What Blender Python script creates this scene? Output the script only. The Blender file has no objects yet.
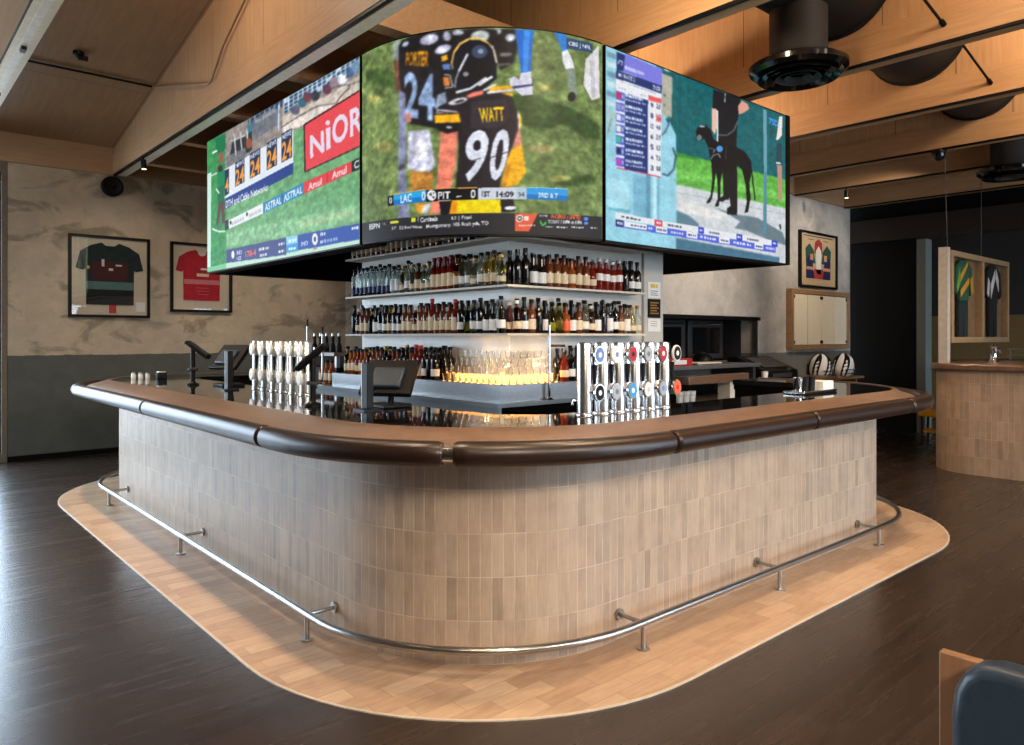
import bpy, bmesh, math, random
import numpy as np
from mathutils import Vector, Matrix
random.seed(7)
SC = bpy.context.scene
COL = SC.collection
PI = math.pi
# ---------------------------------------------------------------- node helpers
def lin(c):
    return tuple(((v/255.0+0.055)/1.055)**2.4 if v/255.0 > 0.04045 else v/255.0/12.92 for v in c)
class NT:
    def __init__(s, name):
        s.m = bpy.data.materials.new(name); s.m.use_nodes = True
        s.t = s.m.node_tree; s.b = s.t.nodes['Principled BSDF']; s.o = s.t.nodes['Material Output']
    def n(s, typ, **kw):
        d = s.t.nodes.new(typ)
        for k, v in kw.items():
            if k in d.inputs: d.inputs[k].default_value = v
            else: setattr(d, k, v)
        return d
    def l(s, a, b): s.t.links.new(a, b)
    def ramp(s, fac, stops, interp='LINEAR'):
        r = s.t.nodes.new('ShaderNodeValToRGB'); r.color_ramp.interpolation = interp
        e = r.color_ramp.elements
        while len(e) < len(stops): e.new(0.5)
        for i, (p, c) in enumerate(stops): e[i].position = p; e[i].color = (*c, 1) if len(c) == 3 else c
        s.l(fac, r.inputs['Fac']); return r.outputs['Color']
    def mix(s, fac, a, b, mode='MIX'):
        x = s.t.nodes.new('ShaderNodeMix'); x.data_type = 'RGBA'; x.blend_type = mode
        for k, v in ((0, fac), (6, a), (7, b)):
            if hasattr(v, 'is_linked'): s.l(v, x.inputs[k])
            else: x.inputs[k].default_value = v if k == 0 else ((*v, 1) if len(v) == 3 else v)
        return x.outputs[2]
    def pos(s, scale=(1, 1, 1), loc=(0, 0, 0), rot=(0, 0, 0), src='Object'):
        tc = s.t.nodes.new('ShaderNodeTexCoord'); mp = s.t.nodes.new('ShaderNodeMapping')
        mp.inputs['Scale'].default_value = scale; mp.inputs['Location'].default_value = loc; mp.inputs['Rotation'].default_value = rot
        if src == 'World':
            g = s.t.nodes.new('ShaderNodeNewGeometry'); s.l(g.outputs['Position'], mp.inputs['Vector'])
        else: s.l(tc.outputs[src], mp.inputs['Vector'])
        return mp.outputs['Vector']
    def noise(s, vec, scale=5, detail=4, rough=.55, dist=0):
        x = s.n('ShaderNodeTexNoise', Scale=scale, Detail=detail, Roughness=rough, Distortion=dist); s.l(vec, x.inputs['Vector']); return x.outputs['Fac']
    def bump(s, h, strength=.2, dist=.01):
        x = s.n('ShaderNodeBump', Strength=strength, Distance=dist); s.l(h, x.inputs['Height']); s.l(x.outputs['Normal'], s.b.inputs['Normal'])
    def base(s, c):
        if hasattr(c, 'is_linked'): s.l(c, s.b.inputs['Base Color'])
        else: s.b.inputs['Base Color'].default_value = (*c, 1)
    def set(s, **kw):
        for k, v in kw.items(): s.b.inputs[k.replace('_', ' ')].default_value = v
        return s.m
M = {}
def plain(name, rgb, rough=.5, metal=0.0, var=.12, scale=18, **kw):
    """a plain coloured surface with a little procedural mottling"""
    t = NT(name); c = lin(rgb)
    f = t.noise(t.pos(), scale, 3)
    t.base(t.ramp(f, [(0.25, tuple(v*(1-var) for v in c)), (0.75, tuple(min(1, v*(1+var)) for v in c))]))
    t.set(Roughness=rough, Metallic=metal, **kw); M[name] = t.m; return t.m
def wood(name, dark, light, rough=.5, sc=(1, 1, 1), grain=14, bump=.05):
    t = NT(name)
    v = t.pos(sc); a = t.noise(v, grain, 5, .6, .6); b = t.noise(t.pos((sc[0]*.25, sc[1]*.25, sc[2]*.25)), 5, 2)
    c = t.mix(.35, t.ramp(a, [(.3, lin(dark)), (.7, lin(light))]), t.ramp(b, [(.3, lin(dark)), (.7, lin(light))]))
    t.base(c); t.set(Roughness=rough); t.bump(a, bump, .004); M[name] = t.m; return t.m
# ---------------------------------------------------------------- materials
def mat_tile():
    t = NT('front_tile'); uv = t.pos(src='UV')
    br = t.n('ShaderNodeTexBrick', offset=0.0, squash=1.0)
    for k, v in {'Scale': 1, 'Mortar Size': .0030, 'Mortar Smooth': .3, 'Bias': 0, 'Brick Width': .0565, 'Row Height': .2125}.items(): br.inputs[k].default_value = v
    br.inputs['Color1'].default_value = (0, 0, 0, 1); br.inputs['Color2'].default_value = (1, 1, 1, 1); br.inputs['Mortar'].default_value = (.5, .5, .5, 1)
    t.l(uv, br.inputs['Vector'])
    tone = t.ramp(br.outputs['Color'], [(0, lin((148, 130, 116))), (.25, lin((194, 170, 148))), (.5, lin((172, 148, 128))), (.75, lin((206, 184, 160))), (1, lin((158, 144, 132)))])
    st = t.noise(t.pos((60, 4, 1), src='UV'), 1.5, 5, .6); pat = t.noise(t.pos(src='UV'), 7, 3)
    tone = t.mix(.35, tone, t.ramp(st, [(.3, lin((150, 128, 108))), (.7, lin((202, 180, 155)))]))
    tone = t.mix(.22, tone, t.ramp(pat, [(.35, lin((150, 130, 112))), (.65, lin((205, 180, 154)))]))
    gf = t.noise(t.pos(src='UV'), 5, 3); gm = t.n('ShaderNodeMath', operation='MULTIPLY'); t.l(br.outputs['Fac'], gm.inputs[0]); t.l(t.ramp(gf, [(.38, (.15,)*3), (.62, (.8,)*3)]), gm.inputs[1])
    t.base(t.mix(gm.outputs[0], tone, lin((216, 198, 174))))
    t.set(Roughness=.42)
    iv = t.n('ShaderNodeMath', operation='SUBTRACT'); iv.inputs[0].default_value = 1; t.l(br.outputs['Fac'], iv.inputs[1]); t.bump(iv.outputs[0], .35, .003)
    M['front_tile'] = t.m
mat_tile()
def mat_plinth():
    t = NT('plinth_tile'); v = t.pos(loc=(.03, .05, 0), src='World')
    br = t.n('ShaderNodeTexBrick', offset=0.43, offset_frequency=2, squash=1.0)
    for k, x in {'Scale': 1, 'Mortar Size': .002, 'Mortar Smooth': .3, 'Bias': 0, 'Brick Width': .30, 'Row Height': .106}.items(): br.inputs[k].default_value = x
    br.inputs['Color1'].default_value = (0, 0, 0, 1); br.inputs['Color2'].default_value = (1, 1, 1, 1)
    t.l(v, br.inputs['Vector'])
    tone = t.ramp(br.outputs['Color'], [(0, lin((158, 124, 96))), (.5, lin((184, 150, 120))), (1, lin((206, 176, 144)))])
    st = t.noise(t.pos((3, 14, 1), src='World'), 2.2, 5, .6)
    tone = t.mix(.4, tone, t.ramp(st, [(.3, lin((160, 126, 98))), (.7, lin((206, 178, 148)))]))
    t.base(t.mix(br.outputs['Fac'], tone, lin((158, 132, 110)))); t.set(Roughness=.38)
    M['plinth_tile'] = t.m
mat_plinth()
def mat_floor():
    t = NT('floor_planks'); v = t.pos(src='World')
    br = t.n('ShaderNodeTexBrick', offset=0.37, offset_frequency=2)
    for k, x in {'Scale': 1, 'Mortar Size': .0016, 'Mortar Smooth': .2, 'Bias': 0, 'Brick Width': 1.5, 'Row Height': .2}.items(): br.inputs[k].default_value = x
    br.inputs['Color1'].default_value = (0, 0, 0, 1); br.inputs['Color2'].default_value = (1, 1, 1, 1)
    t.l(v, br.inputs['Vector'])
    tone = t.ramp(br.outputs['Color'], [(0, lin((40, 31, 26))), (.5, lin((48, 37, 30))), (1, lin((56, 44, 36)))])
    st = t.noise(t.pos((.5, 9, 1), src='World'), 2.0, 4, .55, .5)
    tone = t.mix(.4, tone, t.ramp(st, [(.3, lin((34, 26, 21))), (.7, lin((60, 46, 36)))]))
    t.base(t.mix(br.outputs['Fac'], tone, lin((25, 20, 17)))); t.bump(st, .03, .002); t.set(Specular_IOR_Level=.7)
    rr = t.ramp(st, [(.3, (.24,)*3), (.7, (.29,)*3)]); t.l(rr, t.b.inputs['Roughness'])
    M['floor'] = t.m
mat_floor()
def mat_concrete(name, warm, cool, patchc, dado=None, patch_lo=.62):
    t = NT(name); v = t.pos(src='World')
    a = t.noise(v, 1.1, 6, .62, .3); b = t.noise(v, 4.5, 6, .65, .5)
    c = t.ramp(a, [(.32, lin(cool)), (.62, lin(warm))])
    c = t.mix(.35, c, t.ramp(b, [(.3, tuple(x*.55 for x in lin(warm))), (.7, tuple(min(1, x*1.25) for x in lin(warm)))]))
    p = t.noise(t.pos((1, 1, 1.7), (3.1, 1.2, .4), src='World'), 1.6, 5, .6, .7)
    pm = t.ramp(p, [(patch_lo-.08, (0, 0, 0)), (patch_lo+.02, (.6, .6, .6))])
    c = t.mix(pm, c, lin(patchc))
    if dado:
        g = t.n('ShaderNodeNewGeometry'); sx = t.n('ShaderNodeSeparateXYZ'); t.l(g.outputs['Position'], sx.inputs[0])
        e = t.noise(t.pos(src='World'), 9, 4); ad = t.n('ShaderNodeMath', operation='MULTIPLY_ADD'); t.l(e, ad.inputs[0]); ad.inputs[1].default_value = .03; t.l(sx.outputs['Z'], ad.inputs[2])
        lt = t.n('ShaderNodeMath', operation='LESS_THAN'); t.l(ad.outputs[0], lt.inputs[0]); lt.inputs[1].default_value = 1.375
        c = t.mix(lt.outputs[0], c, t.ramp(b, [(.3, tuple(x*.85 for x in lin(dado))), (.7, tuple(x*1.12 for x in lin(dado)))]))
    t.base(c); t.set(Roughness=.8); t.bump(b, .15, .01); M[name] = t.m
mat_concrete('plaster_left', (200, 184, 160), (172, 168, 158), (104, 96, 84), dado=(92, 95, 90), patch_lo=.60)
mat_concrete('plaster_right', (188, 184, 176), (128, 130, 132), (206, 196, 180), dado=(108, 110, 104), patch_lo=.66)
def mat_ply(name, d, l, sc, seam=None):
    t = NT(name); v = t.pos(sc, src='World')
    a = t.noise(v, 3, 6, .6, .5); b = t.noise(t.pos((.6, .6, .6), src='World'), 1.2, 2)
    c = t.mix(.4, t.ramp(a, [(.3, lin(d)), (.7, lin(l))]), t.ramp(b, [(.3, lin(d)), (.7, lin(l))]))
    if seam:
        br = t.n('ShaderNodeTexBrick', offset=0.0)
        for k, x in {'Scale': 1, 'Mortar Size': .004, 'Mortar Smooth': 0, 'Brick Width': seam[0], 'Row Height': seam[1]}.items(): br.inputs[k].default_value = x
        br.inputs['Color1'].default_value = br.inputs['Color2'].default_value = (0, 0, 0, 1)
        t.l(t.pos(rot=seam[2], loc=seam[3], src='World'), br.inputs['Vector'])
        c = t.mix(br.outputs['Fac'], c, tuple(x*.35 for x in lin(d)))
    t.base(c); t.set(Roughness=.5); t.bump(a, .03, .003); M[name] = t.m
# beam faces: vertical grain, seams every 1.25 m along Y
mat_ply('ply_beam', (160, 124, 88), (192, 156, 116), (9, 9, .7), (1.25, 30, (0, 0, PI/2), (0, 7.3, 0)))
mat_ply('ply_chord', (158, 122, 86), (190, 152, 112), (9, .8, 14))
mat_ply('ply_roof', (142, 110, 78), (172, 138, 100), (8, .8, .8), (2.4, 1.77, (0, 0, PI/2), (0, .95, 0)))
mat_ply('ply_fascia', (165, 128, 92), (190, 154, 116), (.8, 9, 14))
wood('oak', (92, 66, 48), (130, 96, 70), .3, (6, 6, 6), 3.0, .03); M['oak'].node_tree.nodes['Principled BSDF'].inputs['Coat Weight'].default_value = 1.0; M['oak'].node_tree.nodes['Principled BSDF'].inputs['Coat IOR'].default_value = 1.7; M['oak'].node_tree.nodes['Principled BSDF'].inputs['Coat Roughness'].default_value = .4
wood('oak_case', (120, 92, 64), (152, 122, 90), .45, (5, 5, 5), 4, .04)
wood('pale_oak', (140, 116, 84), (168, 142, 106), .5, (5, 5, 5), 4, .04)
plain('leather', (40, 26, 19), .34, var=.25, scale=60)
plain('black', (7, 7, 8), .45, Specular_IOR_Level=.22); plain('black_gloss', (10, 10, 11), .12); plain('black_matte', (7, 7, 7), .9, Specular_IOR_Level=.2)
plain('counter_stone', (16, 15, 14), .045, var=.3, scale=40, Specular_IOR_Level=.75)
plain('duct_black', (4, 4, 5), .75); plain('grey_track', (236, 228, 208), .4); plain('track_wood', (232, 218, 186), .45)
plain('tap_chrome', (236, 236, 236), .24, 1.0, .03); plain('tap_white', (214, 214, 210), .26, .75, .03); plain('chrome', (225, 225, 225), .12, 1.0, .03); plain('steel', (170, 170, 168), .28, 1.0, .06, 30); plain('steel_brushed', (150, 152, 155), .38, .9, .08, 40)
plain('panel_pale', (196, 194, 188), .4, .15, .05); plain('white', (232, 232, 230), .5, var=.03); plain('offwhite', (214, 206, 192), .6, var=.05)
plain('cream_label', (222, 205, 172), .6, var=.08); plain('trim_pale', (214, 202, 184), .4, .2)
plain('gold', (176, 132, 60), .35, .6); plain('red', (178, 26, 34), .5); plain('orange', (226, 96, 44), .5); plain('blue_badge', (96, 128, 190), .4); plain('sky_blue', (60, 150, 210), .4)
plain('silver_badge', (170, 172, 176), .35, .4); plain('pink', (224, 176, 186), .5); plain('rear_paint', (120, 108, 96), .7); plain('grey', (110, 112, 114), .5); plain('dark_grey', (48, 49, 52), .5)
plain('ochre', (120, 88, 34), .7); plain('maroon_brown', (34, 22, 18), .7); plain('case_post', (186, 182, 174), .5); plain('pillar_grey', (98, 104, 98), .6); plain('navy', (28, 40, 96), .5)
plain('vinyl', (46, 60, 74), .32, var=.15, scale=30); plain('booth_wood_x', (140, 98, 66), .5)
wood('booth_wood', (120, 84, 58), (158, 116, 80), .5, (6, 6, 1), 4, .05)
plain('jersey_dark', (24, 40, 42), .85, var=.3); plain('jersey_black', (20, 22, 24), .85); plain('jersey_maroon', (70, 28, 34), .85); plain('jersey_teal', (84, 116, 116), .85)
plain('jersey_red', (176, 24, 44), .8, var=.2); plain('jersey_pink', (196, 120, 128), .85); plain('jersey_green', (30, 84, 60), .85, var=.3); plain('jersey_gold', (206, 150, 40), .85); plain('jersey_lime', (110, 160, 60), .85); plain('jersey_white', (214, 212, 206), .85)
plain('mat_card', (206, 196, 178), .8, var=.03); plain('poster_paper', (198, 176, 140), .7, var=.1); plain('poster_blue', (34, 34, 84), .7); plain('poster_green', (38, 86, 72), .7); plain('poster_red', (168, 62, 56), .7); plain('poster_skin', (206, 150, 124), .7)
plain('cream_panel', (214, 208, 190), .35, var=.04); plain('copper', (196, 120, 60), .3, .7)
plain('yellow', (222, 190, 40), .5); plain('green_pl', (40, 120, 60), .5)
def glassy(name, rgb, rough=.03, ior=1.33, trans=1.0):
    t = NT(name); f = t.noise(t.pos(), 20, 2); c = lin(rgb)
    t.base(t.ramp(f, [(.3, c), (.7, tuple(min(1, v*1.06) for v in c))])); t.set(Roughness=rough, IOR=ior, Transmission_Weight=trans); M[name] = t.m
glassy('g_clear', (232, 238, 238)); glassy('g_pale', (214, 224, 214)); glassy('g_amber', (190, 100, 42), trans=.55); glassy('g_red', (150, 48, 30), trans=.55); glassy('g_pink', (214, 130, 120)); glassy('g_gold', (226, 180, 70)); glassy('g_lime', (206, 204, 70)); glassy('g_green', (46, 120, 56)); glassy('g_tumbler', (250, 250, 248), .02, 1.45)
plain('g_dark', (20, 18, 18), .10); plain('g_brown', (96, 50, 26), .10, var=.3); plain('g_black', (12, 12, 13), .12)
def mat_pane():
    t = NT('pane'); tr = t.n('ShaderNodeBsdfTransparent'); gl = t.n('ShaderNodeBsdfGlossy', Roughness=.02); mx = t.n('ShaderNodeMixShader'); mx.inputs[0].default_value = .05
    t.l(tr.outputs[0], mx.inputs[1]); t.l(gl.outputs[0], mx.inputs[2]); t.l(mx.outputs[0], t.o.inputs['Surface']); M['pane'] = t.m
mat_pane()
def emis(name, rgb, k):
    t = NT(name); t.base((0, 0, 0)); t.b.inputs['Emission Color'].default_value = (*lin(rgb), 1); t.set(Emission_Strength=k); M[name] = t.m
emis('warm_led', (255, 190, 110), 14.0); emis('lamp_face', (255, 214, 160), 5.0); emis('warm_strip', (255, 170, 84), 6)
def mat_screen():
    t = NT('screen_image'); a = t.n('ShaderNodeAttribute', attribute_name='Col'); t.base((.01, .01, .01)); t.l(a.outputs['Color'], t.b.inputs['Emission Color']); t.set(Emission_Strength=SCREEN_K, Roughness=.5, Specular_IOR_Level=.12); M['screen_image'] = t.m
SCREEN_K = 1.0
mat_screen()
# ---------------------------------------------------------------- mesh builder (world coordinates)
class MB:
    def __init__(s): s.v = []; s.f = []; s.uv = {}
    def add(s, vs, fs, uvs=None):
        b = len(s.v); s.v += [tuple(p) for p in vs]
        for i, f in enumerate(fs):
            if uvs: s.uv[len(s.f)] = uvs[i]
            s.f.append(tuple(b+k for k in f))
        return s
    def box(s, x0, x1, y0, y1, z0, z1):
        return s.add([(x0, y0, z0), (x1, y0, z0), (x1, y1, z0), (x0, y1, z0), (x0, y0, z1), (x1, y0, z1), (x1, y1, z1), (x0, y1, z1)],
                     [(0, 3, 2, 1), (4, 5, 6, 7), (0, 1, 5, 4), (1, 2, 6, 5), (2, 3, 7, 6), (3, 0, 4, 7)])
    def obox(s, c, h, mat):
        c = Vector(c); vs = []
        for z in (-1, 1):
            for x, y in ((-1, -1), (1, -1), (1, 1), (-1, 1)): vs.append(c + mat @ Vector((x*h[0], y*h[1], z*h[2])))
        return s.add(vs, [(0, 3, 2, 1), (4, 5, 6, 7), (0, 1, 5, 4), (1, 2, 6, 5), (2, 3, 7, 6), (3, 0, 4, 7)])
    def tube(s, pts, r, n=12, caps=True):
        pts = [Vector(p) for p in pts]; rs = r if isinstance(r, (list, tuple)) else [r]*len(pts)
        d0 = (pts[1]-pts[0]).normalized(); up = Vector((0, 0, 1)) if abs(d0.z) < .9 else Vector((1, 0, 0)); vs = []
        for i, p in enumerate(pts):
            d = (pts[min(i+1, len(pts)-1)]-pts[max(i-1, 0)]).normalized()
            a = d.cross(up).normalized(); b = a.cross(d); up = b
            for k in range(n):
                t = 2*PI*k/n; vs.append(p + a*math.cos(t)*rs[i] + b*math.sin(t)*rs[i])
        fs = [(i*n+k, i*n+(k+1) % n, (i+1)*n+(k+1) % n, (i+1)*n+k) for i in range(len(pts)-1) for k in range(n)]
        if caps: fs += [tuple(range(n))[::-1], tuple((len(pts)-1)*n+k for k in range(n))]
        return s.add(vs, fs)
    def lathe(s, c, prof, n=20, axis=None):
        """prof: (radius, height) from bottom to top, round a vertical axis (or axis matrix)"""
        c = Vector(c); R = axis or Matrix.Identity(3); vs = []; fs = []
        for r, z in prof:
            for k in range(n): vs.append(c + R @ Vector((r*math.cos(2*PI*k/n), r*math.sin(2*PI*k/n), z)))
        for i in range(len(prof)-1):
            for k in range(n): fs.append((i*n+k, i*n+(k+1) % n, (i+1)*n+(k+1) % n, (i+1)*n+k))
        fs.append(tuple(range(n))[::-1]); fs.append(tuple((len(prof)-1)*n+k for k in range(n)))
        return s.add(vs, fs)
    def slab(s, poly, org, ax, ay, t0, t1):
        """extrude a 2D polygon lying in the plane (ax, ay) through org, from t0 to t1 along ax x ay"""
        o, ax, ay = Vector(org), Vector(ax), Vector(ay); nz = ax.cross(ay); n = len(poly)
        ar = sum(poly[i][0]*poly[(i+1) % n][1]-poly[(i+1) % n][0]*poly[i][1] for i in range(n))
        if ar < 0: poly = poly[::-1]
        if t1 < t0: t0, t1 = t1, t0
        vs = [o+ax*x+ay*y+nz*t for t in (t0, t1) for x, y in poly]
        return s.add(vs, [tuple(range(n))[::-1], tuple(range(n, 2*n))] + [(i, (i+1) % n, n+(i+1) % n, n+i) for i in range(n)])
    def build(s, name, mat, parent=None, smooth=35, bevel=0, seg=2):
        me = bpy.data.meshes.new(name); me.from_pydata(s.v, [], s.f); me.update()
        if s.uv:
            ul = me.uv_layers.new(name='UVMap')
            for p in me.polygons:
                if p.index in s.uv:
                    for li, q in zip(p.loop_indices, s.uv[p.index]): ul.data[li].uv = q
        if smooth:
            me.polygons.foreach_set('use_smooth', [True]*len(me.polygons))
            me.set_sharp_from_angle(angle=math.radians(smooth))
        me.materials.append(M[mat] if isinstance(mat, str) else mat)
        o = bpy.data.objects.new(name, me); COL.objects.link(o)
        if parent:
            o.parent = parent; w = Vector((0, 0, 0)); q = parent
            while q: w += q.location; q = q.parent
            o.location = -w
        if bevel:
            b = o.modifiers.new('edge', 'BEVEL'); b.width = bevel; b.segments = seg; b.limit_method = 'ANGLE'; b.angle_limit = math.radians(40)
        return o
def tag(o, label, cat, group=None, kind=None):
    if label: o['label'] = label
    if cat: o['category'] = cat
    if group: o['group'] = group
    if kind: o['kind'] = kind
    return o
def thing(name, label, cat, loc, group=None):
    o = bpy.data.objects.new(name, None); COL.objects.link(o); o.location = loc; o.empty_display_size = .05
    return tag(o, label, cat, group)
def struct(mb, name, mat, **kw):
    o = mb.build(name, mat, **kw); o['kind'] = 'structure'; return o
def copy_tree(o, loc, parent=None, rz=None):
    c = o.copy(); COL.objects.link(c)
    if parent: c.parent = parent
    if loc is not None: c.location = loc
    if rz is not None: c.rotation_euler = (0, 0, rz)
    for ch in list(o.children):
        copy_tree(ch, None, c)
    return c
ORD = ['', 'first', 'second', 'third', 'fourth', 'fifth', 'sixth', 'seventh', 'eighth', 'ninth', 'tenth', 'eleventh', 'twelfth', 'thirteenth', 'fourteenth', 'fifteenth', 'sixteenth', 'seventeenth', 'eighteenth', 'nineteenth', 'twentieth', 'twenty-first', 'twenty-second', 'twenty-third', 'twenty-fourth', 'twenty-fifth', 'twenty-sixth', 'twenty-seventh', 'twenty-eighth', 'twenty-ninth', 'thirtieth']
# ---------------------------------------------------------------- text as triangles
_TX = {}
BOLD = .028
def text_tris(sx):
    if sx in _TX: return _TX[sx]
    cu = bpy.data.curves.new('glyphs', 'FONT'); cu.body = sx; cu.resolution_u = 3; cu.offset = BOLD
    ob = bpy.data.objects.new('glyphs', cu); COL.objects.link(ob)
    dg = bpy.context.evaluated_depsgraph_get(); ev = ob.evaluated_get(dg); me = ev.to_mesh(); me.calc_loop_triangles()
    vs = np.array([v.co[:2] for v in me.vertices]); tr = np.array([t.vertices[:] for t in me.loop_triangles])
    ev.to_mesh_clear(); bpy.data.objects.remove(ob); bpy.data.curves.remove(cu)
    lo, hi = vs.min(0), vs.max(0); vs = (vs-lo)/np.maximum(hi-lo, 1e-6); _TX[sx] = (vs, tr); return vs, tr
def text_mesh(mb, sx, org, ax, ay, w, h, depth):
    """flat raised lettering: w x h box at org along ax/ay, pushed out by depth"""
    vs, tr = text_tris(sx); o, ax, ay = Vector(org), Vector(ax), Vector(ay); nz = ax.cross(ay)
    mb.add([o+ax*(x*w)+ay*(y*h)+nz*depth for x, y in vs], [tuple(t) for t in tr])
    return mb
# ---- brightness controls (daylight through the glazing, warm ceiling lamps, added fill lights, exposure)
SKY_K = 15.0
EXPOSURE = 0.0
STRIP_W = 2.2
LAMPS = [(5.0, 1.75, 5.0, 1.9, 160), (7.0, 1.9, 6.9, 2.3, 190), (3.4, 1.5, 3.3, 1.9, 170), (1.7, 1.5, 1.9, 2.2, 150), (1.3, 3.2, 1.5, 3.4, 200), (1.2, 5.4, 1.55, 5.5, 300), (1.2, 7.6, 1.6, 7.6, 300), (9.2, 3.9, 8.6, 3.9, 180), (10.2, 1.6, 9.8, 2.6, 150), (-.2, .6, 1.7, .5, 160)]
# softer, paler fill spots added on the camera side of the bar, without fixtures
PALE = [(-.3, -2.6, 2.3, 2.9, 740), (2.6, -3.8, 3.2, 2.5, 640), (5.2, -3.6, 4.6, 2.5, 300), (7.4, -3.0, 6.2, 2.5, 90)]
GLOWS = [(6.9, 1.5, 4.5, 90), (8.7, 1.7, 4.5, 80), (5.2, 1.3, 4.6, 80), (10.3, 2.6, 4.3, 50), (4.8, 5.7, 4.0, 230), (3.4, 2.6, 3.74, 110), (6.7, 5.3, 4.0, 110), (1.4, 3.2, 4.4, 110), (1.3, 6.0, 4.9, 55)]
OPEN_SIDE = (5,)
OPEN_REAR = (3, 4, 5)
WASH = [(10.35, 3.3, 11.8, 5.85, 2.5, 300), (8.85, 3.6, 8.5, 5.85, 2.2, 190), (2.2, 8.6, 2.9, 11.35, 1.8, 85), (4.9, 9.0, 4.6, 11.35, 1.9, 110)]
def draw_centre(P,T,B,N):
    P((62,92,40),0.2184,0.7906,0.2105,0.7749,0.1877,0.77,0.1527,0.777,0.1102,0.7963,0.0672,0.8251,0.03391,0.856,0.02172,0.8822,0.03391,0.8979,0.0672,0.8998,0.1102,0.8879,0.1527,0.8672,0.1877,0.8413,0.2105,0.8141)
    P((62,92,40),0.9714,0.3028,0.9606,0.2876,0.9315,0.2712,0.892,0.257,0.851,0.2483,0.816,0.2461,0.7926,0.2527,0.7844,0.2642,0.7926,0.2777,0.816,0.2912,0.851,0.305,0.892,0.3142,0.9315,0.3176,0.9606,0.3136)
    P((175,170,95),0.7769,0.7278,0.7747,0.7212,0.7685,0.7152,0.7597,0.7109,0.75,0.7093,0.7412,0.7106,0.7352,0.7145,0.7331,0.7204,0.7352,0.727,0.7412,0.733,0.75,0.7372,0.7597,0.7389,0.7685,0.7376,0.7747,0.7337)
    P((50,80,36),0.6151,0.6731,0.7012,0.6958,0.7658,0.659,0.8712,0.6366,0.9868,0.5813,0.9868,0.5062,0.9145,0.5023,0.8188,0.5532,0.7367,0.5014,0.6664,0.538,0.639,0.5814)
    B(5)
    P((160,160,90),0.132,0.7175,0.1275,0.7103,0.1147,0.7088,0.09541,0.7133,0.07266,0.7229,0.05073,0.7357,0.0347,0.7494,0.02896,0.7609,0.0347,0.768,0.05073,0.7691,0.07266,0.7641,0.09541,0.7542,0.1147,0.7414,0.1275,0.7283)
    P((150,150,85),0.1897,0.4606,0.1853,0.4511,0.1727,0.4463,0.1539,0.4474,0.132,0.4541,0.1112,0.4662,0.09609,0.4806,0.09055,0.4939,0.09609,0.5034,0.1112,0.507,0.132,0.5046,0.1539,0.4974,0.1727,0.4862,0.1853,0.4731)
    P((165,160,100),0.7919,0.4282,0.7867,0.4171,0.7722,0.4067,0.7516,0.3992,0.7291,0.3959,0.7092,0.3976,0.6955,0.4039,0.6907,0.4135,0.6955,0.4246,0.7092,0.4349,0.7291,0.4424,0.7516,0.4458,0.7722,0.4441,0.7867,0.4379)
    P((160,165,90),0.8588,0.2929,0.8539,0.2855,0.8405,0.2774,0.8214,0.2703,0.8008,0.2666,0.7826,0.2671,0.7702,0.2705,0.7658,0.2762,0.7702,0.283,0.7826,0.2896,0.8008,0.2947,0.8214,0.2984,0.8405,0.3001,0.8539,0.2981)
    B(3)
    N(.22,6)
    P((28,28,30),0.5508,0.9941,0.6492,0.9953,0.6595,0.9021,0.6424,0.8283,0.5982,0.7936,0.5779,0.8918)
    P((190,195,205),0.6016,0.9827,0.5996,0.9762,0.5939,0.9709,0.5858,0.9678,0.5767,0.9674,0.5686,0.9698,0.5629,0.9744,0.5609,0.9805,0.5629,0.9867,0.5686,0.9918,0.5767,0.9949,0.5858,0.9953,0.5939,0.993,0.5996,0.9885)
    P((190,195,205),0.6492,0.9573,0.6475,0.9488,0.6428,0.9415,0.636,0.9367,0.6284,0.9355,0.6215,0.938,0.6168,0.9439,0.6151,0.9518,0.6168,0.9603,0.6215,0.9676,0.6284,0.9724,0.636,0.9736,0.6428,0.9711,0.6475,0.9653)
    P((130,120,120),0.639,0.8751,0.6366,0.8706,0.63,0.8663,0.6204,0.8631,0.6099,0.8615,0.6003,0.862,0.5938,0.8648,0.5914,0.8687,0.5938,0.8729,0.6003,0.8767,0.6099,0.8799,0.6204,0.8815,0.63,0.8811,0.6366,0.8789)
    P((120,110,110),0.6356,0.8272,0.6329,0.8237,0.6253,0.8201,0.6144,0.8172,0.6023,0.8156,0.5914,0.8161,0.5839,0.8183,0.5812,0.8213,0.5839,0.8244,0.5914,0.8272,0.6023,0.8294,0.6144,0.8311,0.6253,0.8312,0.6329,0.8299)
    P((120,70,55),0.1897,0.9059,0.2184,0.8806,0.2368,0.7083,0.2043,0.7473)
    P((140,150,150),0.1897,0.9919,0.2184,1,0.2231,0.888,0.1897,0.9059)
    P((30,28,32),0.2137,0.9632,0.2322,0.9932,0.3131,1.002,0.4261,0.9967,0.5304,0.9979,0.588,0.9911,0.5982,0.869,0.5304,0.6783,0.4332,0.6362,0.3971,0.5871,0.3824,0.519,0.2545,0.5688,0.2322,0.6849,0.2184,0.8006)
    P((205,205,228),0.3794,0.9732,0.3792,0.9619,0.3722,0.9516,0.3597,0.9442,0.3439,0.9413,0.3281,0.9436,0.3152,0.9506,0.3082,0.9613,0.3084,0.9728,0.316,0.9828,0.3291,0.9901,0.3451,0.9927,0.3607,0.9903,0.3729,0.9834)
    P((205,205,228),0.4257,0.9207,0.4259,0.9114,0.4204,0.9019,0.4103,0.894,0.3975,0.8893,0.3845,0.8887,0.3739,0.8924,0.3678,0.8997,0.3676,0.9091,0.3733,0.9187,0.3838,0.9266,0.3967,0.9312,0.4096,0.9317,0.4199,0.9279)
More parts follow.
